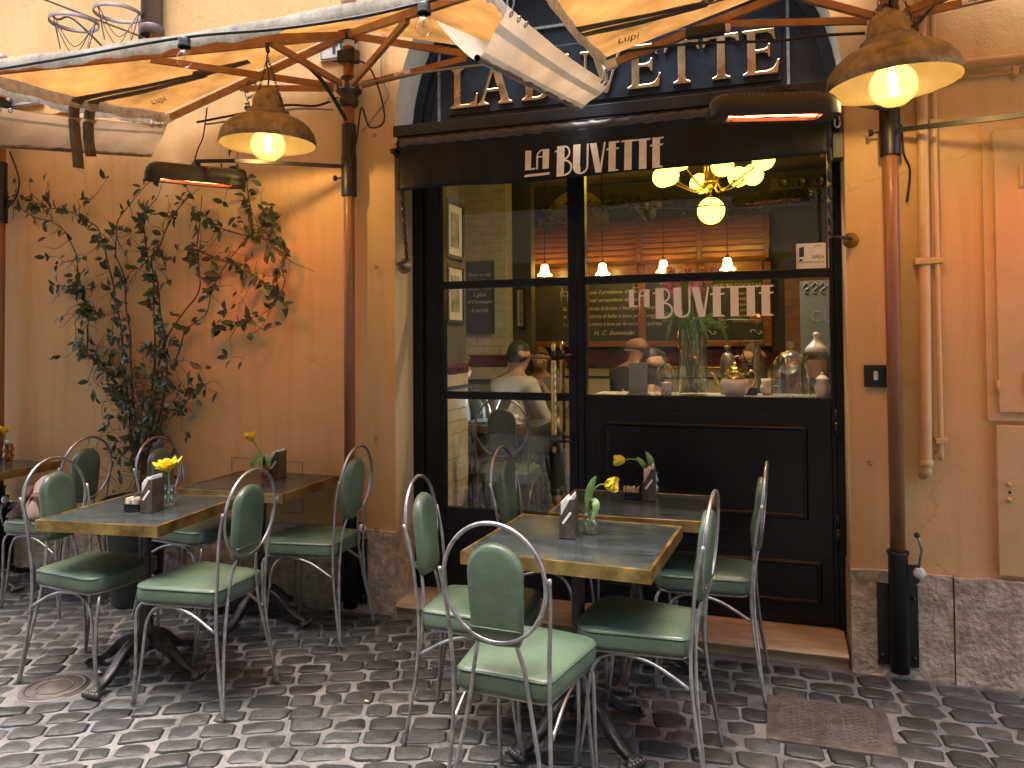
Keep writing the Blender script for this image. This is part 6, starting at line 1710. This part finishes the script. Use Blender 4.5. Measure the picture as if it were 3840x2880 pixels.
# wardrobe and frosted panel at the right
cbn = thing('dark_cupboard', 'dark red brown panelled cupboard at the right inside', 'cupboard', (.45, 6.9, IF))
MB().box((.08, 6.85, IF), (.95, 7.3, 2.15)).build('carcass', M_redwood if False else M_darkwood, cbn)
for x in (.12, .54): MB().rbox((x, 6.82, .4), (x + .37, 6.848, 2.05), .01).build('door', M_oak, cbn)
fpn = thing('frosted_panel', 'grey frosted glass panel with scrollwork and CU lettering inside the window', 'panel', (.30, 4.92, IF))
MB().rbox((.172, 4.90, 1.40), (.62, 4.915, 1.835), .002).build('sheet', M_frost, fpn)
MB().rbox((.172, 4.90, IF), (.62, 4.95, 1.395), .004).build('base', M_darkwood, fpn)
t = MB(); put_text(t, 'CU', .10, frame_xz(.225, 4.8985, 1.59), .0003); M_etch = pm('etched_white', (.36, .36, .33), .6, var=.05, ns=9)
for k in range(7):
    x = .19 + k * .045
    t.tube(smooth_path([(x, 4.898, 1.80), (x + .02, 4.898, 1.825), (x + .035, 4.898, 1.80), (x + .02, 4.898, 1.785), (x + .005, 4.898, 1.77), (x + .03, 4.898, 1.76)], 4), .003, 4)
t.build('etching', M_etch, fpn)

for k, xx in enumerate((-.72, -.33, .06)):
    th = thing('window_spotlight', ('lit ceiling spotlight straight above the menu holder', 'lit ceiling spotlight straight above the tall tulip vase', 'lit ceiling spotlight straight above the large cloche')[k], 'spotlight', (xx, 4.62, 2.9), group='spotlights over the display shelf')
    MB().lathe([(0, 3.02), (.05, 3.02), (.05, 2.93), (.045, 2.93), (.045, 2.95)], (xx, 4.62, 0), 16).build('can', M_castiron, th)
    MB().lathe([(0, 2.948), (.044, 2.948), (.044, 2.952), (0, 2.952)], (xx, 4.62, 0), 16).build('lens', M_spot, th)
# ------------------------------------------------------------------ display shelf and its things
shf = thing('display_shelf', 'pale stone display shelf behind the window pane', 'shelf', (-.33, 4.25, 1.16))
MB().rbox((-.94, YF + .075, 1.165), (.275, 4.46, 1.192), .003).build('board', M_shelf, shf)
MB().box((-.94, 4.42, IF), (.275, 4.45, 1.163)).build('back_panel', M_darkwood, shf)
ZS = 1.193
mh = thing('menu_holder', 'upright grey menu card holder on the display shelf', 'menu holder', (-.685, 4.2, ZS))
MB().rbox((-.737, 4.19, ZS), (-.635, 4.205, ZS + .175), .002).build('card', M_pewter, mh)
MB().rbox((-.745, 4.17, ZS), (-.627, 4.225, ZS + .008), .002).build('foot', M_pewter, mh)
def cloche(x, y, r, h_, label):
    th = thing('glass_cloche', label, 'cloche', (x, y, ZS), group='glass cloches on the shelf')
    pr = [(r, .001), (r, h_ * .42)] + [(r * math.cos(a), h_ * .42 + h_ * .42 * math.sin(a)) for a in [PI / 2 * i / 10 for i in range(1, 10)]] + [(.014, h_ * .845)]
    MB().lathe(pr, (x, y, ZS), 30).build('dome', M_dome, th)
    k = MB(); k.lathe([(.008, h_ * .84), (.008, h_ * .88), (.018, h_ * .93), (.016, h_ * .975), (0, h_)], (x, y, ZS), 14); k.build('knob', M_dome, th)
cloche(.098, 4.22, .098, .285, 'large glass cloche over a stemmed champagne coupe')
cloche(-.542, 4.22, .060, .205, 'small glass cloche over a flowered china cup')
cp_ = thing('coupe_glass', 'champagne coupe glass under the large cloche', 'glass', (.09, 4.22, ZS))
MB().lathe([(0, .002), (.034, .003), (.010, .01), (.005, .02), (.0045, .095), (.008, .11), (.035, .125), (.052, .142), (.054, .160), (.0525, .160), (.05, .143), (.03, .128), (0, .116)], (.085, 4.22, ZS + .001), 24).build('glass', M_dome, cp_)
bl = thing('glass_stopper', 'glass ball stopper lying under the large cloche', 'stopper', (.13, 4.19, ZS))
g_ = MB(); g_.ball((.148, 4.19, ZS + .042), .038, 16, 10); g_.build('ball', M_clear, bl)
MB().tube([(.112, 4.19, ZS + .035), (.045, 4.18, ZS + .018)], [.009, .006], 10).build('neck', M_clear, bl)
fc = thing('flowered_cup', 'small white china cup with painted flowers under the small cloche', 'cup', (-.535, 4.2, ZS))
MB().lathe([(0, .002), (.025, .002), (.033, .02), (.030, .042), (.025, .055), (.029, .068), (.027, .068), (.023, .055), (0, .05)], (-.535, 4.20, ZS), 20).build('cup', M_porcelain, fc)
for k in range(7):
    a = -1.9 + k * .25
    d_ = MB(); d_.ball((-.535 + .0325 * math.cos(a), 4.20 + .0325 * math.sin(a), ZS + .026 + .008 * math.sin(k * 2.4)), .0055, 6, 5); d_.build('painted_flower', M_tulip if k % 2 else M_leaf2, fc)
# big vase of tulips
vs_ = thing('cylinder_vase', 'tall clear cylinder vase of pink tulips on the display shelf', 'vase', (-.40, 4.26, ZS))
MB().lathe([(0, .004), (.074, .002), (.077, .01), (.077, .355), (.074, .355), (.074, .014), (0, .014)], (-.40, 4.26, ZS), 32).build('cylinder', M_clear, vs_)
MB().lathe([(0, .016), (.072, .016), (.072, .20), (0, .20)], (-.40, 4.26, ZS), 24).build('water', M_water, vs_)
fb = MB(); rp = random.Random(9)
for k in range(46):
    a, r_ = rp.uniform(0, 6.28), .066 * math.sqrt(rp.random()); fb.ball((-.40 + r_ * math.cos(a), 4.26 + r_ * math.sin(a), ZS + .02 + .075 * rp.random() ** 1.5), rp.uniform(.007, .012), 7, 5)
fbo = fb.build('pebbles', M_pebble, vs_); fbo['kind'] = 'stuff'
rt = random.Random(5)
for k in range(16):
    a = 2 * PI * k / 16 + rt.uniform(-.2, .2); rad = rt.uniform(.07, .19) * (1 if k % 3 else .45); ht = rt.uniform(.55, .68) - rad * .30
    top = Vector((-.40 + 1.2 * rad * math.cos(a), 4.26 + .55 * rad * math.sin(a), ZS + ht))
    if k == 0: top = Vector((-.10, 4.24, ZS + .40))
    base = Vector((-.40 + rt.uniform(-.03, .03), 4.26 + rt.uniform(-.03, .03), ZS + .10)); rim_ = Vector((-.40 + .055 * math.cos(a), 4.26 + .05 * math.sin(a), ZS + .36))
    ax = (top - rim_).normalized()
    lf = []
    q = rim_.lerp(top, .25); o_ = Vector((math.cos(a + .8), .4 * math.sin(a + .8), 0))
    lf.append([base + Vector((0, 0, .12)), rim_, q + o_ * .05, q + o_ * .11 + Vector((0, 0, -.01 if k % 4 else -.12))])
    flower([base, base.lerp(rim_, .6), rim_, rim_.lerp(top, .5) + Vector((0, 0, .02)), top], ax, ('pink' if k % 5 else 'yellow and red') + ' tulip in the tall cylinder vase' if k else 'pink tulip leaning far out of the tall cylinder vase', .28, 7, .066, .026, M_tulip if k % 5 else M_tulipmix, lf, group='tulips in the cylinder vase')
# teapot
tpt = thing('teapot', 'white and gold china teapot on the display shelf', 'teapot', (-.18, 4.2, ZS))
MB().lathe([(0, .002), (.045, .002), (.062, .02), (.076, .05), (.074, .075), (.06, .092), (.050, .098)], (-.18, 4.20, ZS), 28).build('body', M_porcelain, tpt)
MB().lathe([(.0605, .0915), (.052, .10), (.046, .115), (.054, .122), (.056, .127), (.047, .130), (.040, .145), (.022, .155), (.010, .158), (.014, .168), (.008, .178), (0, .180)], (-.18, 4.20, ZS), 28).build('lid', M_gold, tpt)
MB().tube(smooth_path([(-.235, 4.20, ZS + .028), (-.268, 4.20, ZS + .058), (-.280, 4.20, ZS + .10), (-.302, 4.20, ZS + .125)], 5), [.016 - .0006 * i for i in range(16)], 10).build('spout', M_gold, tpt)
MB().tube(smooth_path([(-.118, 4.20, ZS + .04), (-.085, 4.20, ZS + .075), (-.075, 4.20, ZS + .115), (-.095, 4.20, ZS + .135), (-.118, 4.20, ZS + .115)], 5), .0065, 8).build('handle', M_gold, tpt)
# diffuser bottle
db = thing('reed_diffuser', 'dark reed diffuser bottle behind the teapot', 'bottle', (-.103, 4.31, ZS))
MB().lathe([(0, .001), (.034, .001), (.035, .01), (.035, .10), (.028, .115), (.014, .122), (.014, .15), (.018, .152), (.018, .16), (0, .161)], (-.103, 4.31, ZS), 20).build('bottle', M_bottle, db)
MB().lathe([(.0355, .04), (.0355, .09)], (-.103, 4.31, ZS), 20).build('label', M_label, db)
for tx_, tz_ in ((-.205, .44), (-.05, .45), (-.055, .43)): MB().tube([(-.103, 4.31, ZS + .10), (tx_, 4.30, ZS + tz_)], .0025, 6).build('reed', M_plug, db)
mk_ = thing('coffee_pot', 'small pewter pot with arched handle behind the teapot', 'pot', (-.22, 4.36, ZS))
MB().lathe([(0, .001), (.038, .001), (.040, .10), (.042, .16), (.040, .175), (.036, .20), (.024, .22), (.008, .228), (.006, .245), (.02, .25), (.018, .262), (0, .265)], (-.222, 4.36, ZS), 22).build('body', M_pewter, mk_)
MB().tube(smooth_path([(-.19, 4.36, ZS + .20), (-.16, 4.36, ZS + .205), (-.145, 4.36, ZS + .16), (-.15, 4.36, ZS + .09)], 5), .005, 7).build('handle', M_pewter, mk_)
jr = thing('apothecary_jar', 'tall glass jar with pleated porcelain lid at the window edge', 'jar', (.235, 4.26, ZS))
MB().lathe([(0, .002), (.03, .003), (.016, .03), (.016, .05), (.045, .075), (.050, .10), (.050, .235), (.048, .235)], (.225, 4.27, ZS), 26).build('jar', M_dome, jr)
MB().lathe([(.056, .232), (.057, .245), (.045, .26), (.025, .28), (.014, .295), (.011, .305), (.017, .315), (.015, .328), (0, .334)], (.225, 4.27, ZS), 26).build('lid', M_porcelain, jr)
MB().lathe([(.0508, .10), (.0508, .19)], (.225, 4.27, ZS), 26).build('label', M_label, jr)
sg = thing('sugar_bowl', 'white china sugar bowl with lid in the window corner', 'bowl', (.25, 4.18, ZS))
MB().lathe([(0, .002), (.022, .002), (.036, .03), (.038, .06), (.028, .085), (.034, .092), (.03, .10), (.014, .113), (.006, .118), (.009, .126), (0, .132)], (.245, 4.175, ZS), 22).build('bowl', M_porcelain, sg)
cm = thing('creamer', 'white fluted china creamer beside the large cloche', 'creamer', (-.03, 4.32, ZS))
MB().lathe([(0, .002), (.025, .002), (.038, .025), (.036, .05), (.026, .065), (.032, .085), (.03, .085), (0, .05)], (-.02, 4.34, ZS), 20).build('jug', M_porcelain, cm)
MB().tube(smooth_path([(.014, 4.34, ZS + .05), (.035, 4.34, ZS + .045), (.03, 4.34, ZS + .02), (.016, 4.34, ZS + .018)], 4), .004, 6).build('handle', M_porcelain, cm)

# ------------------------------------------------------------------ people and tables inside
def skin_mesh(name, chain, mat, parent, lv_=2):
    """chain: list of (index of parent or None, position, radius)"""
    me = bpy.data.meshes.new(name)
    off = Vector(ORG[parent.name])
    me.from_pydata([Vector(p) - off for _, p, _ in chain], [(i, a) for i, (a, _, _) in enumerate(chain) if a is not None], [])
    me.materials.append(mat)
    ob = bpy.data.objects.new(name, me); COL.objects.link(ob); ob.parent = parent; ORG[ob.name] = tuple(off)
    md = ob.modifiers.new('skin', 'SKIN'); md.use_smooth_shade = True
    sv = me.skin_vertices[0].data
    for i, (_, _, r_) in enumerate(chain):
        sv[i].radius = (r_, r_) if not isinstance(r_, tuple) else r_
        sv[i].use_root = (i == 0)
    ob.modifiers.new('sub', 'SUBSURF').levels = lv_
    ob.modifiers['sub'].render_levels = lv_
    return ob
def person(x, y, top, face, label, shirt, skin, hair, hairmat, lean=.08, arms='table', trousers=M_shirtdk):
    """seated figure; top = crown height, face = heading in degrees from +X"""
    seat = top - .84
    th = thing('person', label, 'person', (x, y, IF))
    f = Vector((math.cos(R(face)), math.sin(R(face)), 0)); s = Vector((f.y, -f.x, 0)); u = Vector((0, 0, 1))   # s: the figure's right
    def P(a, b, c): return Vector((x, y, seat)) + f * a + s * b + u * c
    l = lean
    ch = [(None, P(0, 0, .06), .125), (0, P(.01 + l * .3, 0, .20), .125), (1, P(.02 + l * .7, 0, .36), .140), (2, P(.01 + l, 0, .515), .100),
          (3, P(.02 + l, 0, .590), .054), (4, P(.035 + l * 1.1, 0, .640), .060), (5, P(.05 + l * 1.1, 0, .69), .076), (6, P(.04 + l * 1.1, 0, .75), .088), (7, P(.03 + l * 1.1, 0, .80), .060),
          (6, P(.135 + l * 1.1, 0, .688), .014), (7, P(.03 + l * 1.1, .088, .715), .017), (7, P(.03 + l * 1.1, -.088, .715), .017)]
    hands = []
    for sg_ in (1, -1):
        i0 = len(ch)
        if arms == 'table': pts = [(.0 + l, .165 * sg_, .505, .066), (.08 + l, .205 * sg_, .30, .050), (.17 + l, .22 * sg_, .19, .043), (.30 + l, .16 * sg_, .21, .035), (.40 + l, .10 * sg_, .23, .027)]
        else: pts = [(.0 + l, .165 * sg_, .505, .066), (.10 + l, .20 * sg_, .32, .050), (.18 + l, .20 * sg_, .22, .043), (.235 + l, .11 * sg_, .36, .034), (.225 + l, .04 * sg_, .47, .028)]
        for k, (a, b, c, r_) in enumerate(pts): ch.append((3 if k == 0 else len(ch) - 1, P(a, b, c), r_))
        hb_ = len(ch) - 1; d = (ch[-1][1] - ch[-2][1]).normalized(); w = d.cross(Vector((0, 0, 1))).normalized()
        ch.append((hb_, ch[hb_][1] + d * .05, .030)); pm_ = len(ch) - 1
        for k in range(4): ch.append((pm_, ch[pm_][1] + d * (.055 + .008 * (k in (1, 2))) + w * (k - 1.5) * .017 - Vector((0, 0, .012)), .0085))
        ch.append((hb_, ch[hb_][1] + d * .04 - w * sg_ * .04, .009))
        i1 = len(ch)
        for k, (a, b, c, r_) in enumerate(((.04, .09, .05, .095), (.25, .11, .06, .082), (.44, .12, .04, .064), (.44, .12, -.18, .056), (.42, .12, -.40, .042), (.52, .12, -.445, .036))): ch.append((0 if k == 0 else len(ch) - 1, P(a, b * sg_, c), r_))
    body = skin_mesh('body', ch, skin, th)
    # clothes follow the same skeleton a little fuller
    sh = [(a, p, r_ + .010) for a, p, r_ in ch[:4]]
    sh.append((3, ch[4][1] - Vector((0, 0, .022)), .060))
    for base in [i for i, c in enumerate(ch) if c[0] == 3 and i > 5]:
        j0 = len(sh)
        for k in range(4): sh.append((3 if k == 0 else len(sh) - 1, ch[base + k][1], ch[base + k][2] + .010))
    skin_mesh('shirt', sh, shirt, th)
    tr = [(None, ch[0][1] - Vector((0, 0, .02)), .138)]
    for sg_ in (1, -1):
        for k, (a, b, c, r_) in enumerate(((.04, .09, .05, .105), (.25, .11, .06, .093), (.44, .12, .04, .074), (.44, .12, -.18, .066), (.42, .12, -.37, .055))): tr.append((0 if k == 0 else len(tr) - 1, P(a, b * sg_, c), r_))
    skin_mesh('trousers', tr, trousers, th)
    c = P(.035 + l * 1.1, 0, .735)
    if hair:
        hm_ = MB()
        for i in range(11):
            pass
        rows = []
        low = {'short': -.075, 'long': -.26}[hair]
        for i in range(15):
            v = i / 14; row = []
            for k in range(25):
                a = 2 * PI * k / 24              # 0 = forward
                fr_ = (1 + math.cos(a)) / 2
                bottom = low + fr_ ** 3 * (.075 - low)
                zz_ = .098 * math.cos(v * PI / 2) if bottom > 0 else None
                ph = v * PI / 2
                z = .092 * math.cos(ph) + bottom * v ** 2 * (1 if bottom < 0 else .55)
                r_ = .090 * math.sin(ph) * (1.0 + (.10 if hair == 'long' and v > .7 else 0))
                row.append(c + f * (r_ * math.cos(a) * 1.08 - .008) + s * (r_ * math.sin(a) * .98) + u * (z + .012) + Vector((0, 0, 0)))
            rows.append(row)
        hm_.grid(rows, True); ho = hm_.build('hair', hairmat, th)
        ho.modifiers.new('thick', 'SOLIDIFY').thickness = .012
    ey = MB()
    for sg_ in (1, -1): ey.ball(P(.122 + l * 1.1, .033 * sg_, .708), .011, 8, 6)
    ey.build('eyes', M_ink, th)
    mo = MB(); mo.tube([P(.117 + l * 1.1, -.022, .647), P(.124 + l * 1.1, 0, .645), P(.117 + l * 1.1, .022, .647)], .005, 5); mo.build('mouth', M_bagleather, th)
    return th
person(-1.874, 5.40, 1.495, 62, 'person with short dark hair in a white shirt, seen from behind through the door', M_shirt, M_skin, 'short', M_hair, .10)
person(-1.985, 6.72, 1.435, -75, 'person facing the street with hands clasped near the chin', M_shirtgr, M_skin, 'short', M_hairbr, .05, 'chin')
person(-1.075, 6.20, 1.545, 70, 'bald person in a dark jumper seen from behind', M_shirtdk, M_skin2, None, M_hair, .06)
person(-.845, 5.22, 1.44, 40, 'person with dark hair and a red patterned top behind the menu holder', M_shirtred, M_skin2, 'long', M_hair, .06)
person(-.05, 6.0, 1.46, 120, 'person with long brown hair behind the teapot', M_shirtdk, M_skin, 'long', M_hairbr, .10)
person(-2.20, 5.02, 1.42, 8, 'person in a grey sleeve and beige trousers working at the laptop inside', M_shirtgr, M_skin, 'short', M_hairbr, .06, 'table', M_trouser)
def inside_table(x, y, wx, wy, label):
    th = thing('cafe_table', label, 'table', (x, y, IF), group='dark tables inside')
    z = IF + .75
    MB().rbox((x - wx / 2, y - wy / 2, z - .04), (x + wx / 2, y + wy / 2, z), .003).build('table_top', M_marble, th)
    MB().rbox((x - wx / 2 - .006, y - wy / 2 - .006, z - .045), (x + wx / 2 + .006, y - wy / 2 - .001, z + .001), .001).build('brass_edge', M_brassdk, th)
    MB().lathe([(.16, IF), (.15, IF + .02), (.04, IF + .05), (.025, IF + .1), (.025, z - .041)], (x, y, 0), 16).build('pedestal', M_castiron, th)
inside_table(-1.72, 5.02, .56, .50, 'dark table inside the door carrying a laptop and a cup')
inside_table(-1.72, 6.02, .60, .55, 'dark table between the two people talking inside')
inside_table(-.85, 6.75, .60, .55, 'dark table in front of the bald person inside')
inside_table(-.45, 5.75, .60, .55, 'dark table in front of the person in the red top')
lt = thing('laptop', 'open laptop with glowing screen on the table inside the door', 'laptop', (-1.86, 5.0, IF + .75))
zt_ = IF + .751
MB().rbox((-1.97, 4.90, zt_), (-1.76, 5.14, zt_ + .012), .003).build('base', M_laptop, lt)
ls = MB(); ls.add([(-1.795, 4.895, zt_ + .012), (-1.795, 5.145, zt_ + .012), (-1.725, 5.145, zt_ + .175), (-1.725, 4.895, zt_ + .175), (-1.787, 4.895, zt_ + .012), (-1.787, 5.145, zt_ + .012), (-1.717, 5.145, zt_ + .175), (-1.717, 4.895, zt_ + .175)], [(0, 1, 2, 3), (7, 6, 5, 4), (0, 4, 5, 1), (1, 5, 6, 2), (2, 6, 7, 3), (3, 7, 4, 0)])
lid_ = ls.build('lid', M_laptop, lt)
ls = MB(); ls.add([(-1.7935, 4.905, zt_ + .02), (-1.7935, 5.135, zt_ + .02), (-1.7275, 5.135, zt_ + .17), (-1.7275, 4.905, zt_ + .17)], [(0, 1, 2, 3)]); ls.move(Matrix.Translation((-.003, 0, .001))); ls.build('screen', M_screen, lid_)
cu_ = thing('coffee_cup', 'white coffee cup on a saucer beside the laptop inside', 'cup', (-1.63, 4.85, zt_))
MB().lathe([(0, .001), (.035, .001), (.065, .010), (.066, .013), (.03, .008), (0, .006)], (-1.63, 4.86, zt_), 22).build('saucer', M_porcelain, cu_)
MB().lathe([(0, .010), (.024, .010), (.034, .035), (.038, .068), (.036, .068), (.03, .03), (0, .018)], (-1.63, 4.86, zt_), 20).build('cup', M_porcelain, cu_)
MB().tube(smooth_path([(-1.595, 4.86, zt_ + .055), (-1.575, 4.86, zt_ + .05), (-1.577, 4.86, zt_ + .03), (-1.60, 4.86, zt_ + .025)], 4), .004, 6).build('handle', M_porcelain, cu_)
def inside_chair(x, y, face, label):
    c = copy_thing(proto, (x, y, IF), R(face), label, 'bistro chairs inside'); return c
inside_chair(-1.60, 4.66, 100, 'dark bistro chair just inside the glazed door')
inside_chair(-2.16, 5.02, 0, 'bistro chair under the laptop user inside')
inside_chair(-1.90, 5.36, 62, 'bistro chair under the person in the white shirt')

# ================================================================== ACROSS THE LANE (seen in the panes)
ob_ = thing('opposite_building', 'grey ochre house across the lane with shuttered windows', 'building', (0, -3.4, 0))
MB().box((-16, -4.2, -.05), (12, -3.4, 12.5)).build('wall', M_oppwall if 'M_oppwall' in globals() else M_jamb, ob_)
for i in range(7):
    x = -9.5 + i * 2.9
    for z0_ in (1.0, 4.4, 7.8):
        wn = MB().box((x, -3.398, z0_), (x + 1.0, -3.36, z0_ + 1.7)).build('window', M_darkwood, ob_)
        MB().box((x + .08, -3.359, z0_ + .08), (x + .48, -3.355, z0_ + 1.62)).box((x + .52, -3.359, z0_ + .08), (x + .92, -3.355, z0_ + 1.62)).build('pane', M_glass, wn)
        for sx in (-.52, 1.02): MB().rbox((x + sx, -3.395, z0_), (x + sx + .50, -3.36, z0_ + 1.7), .004).build('shutter', M_greendk, ob_)
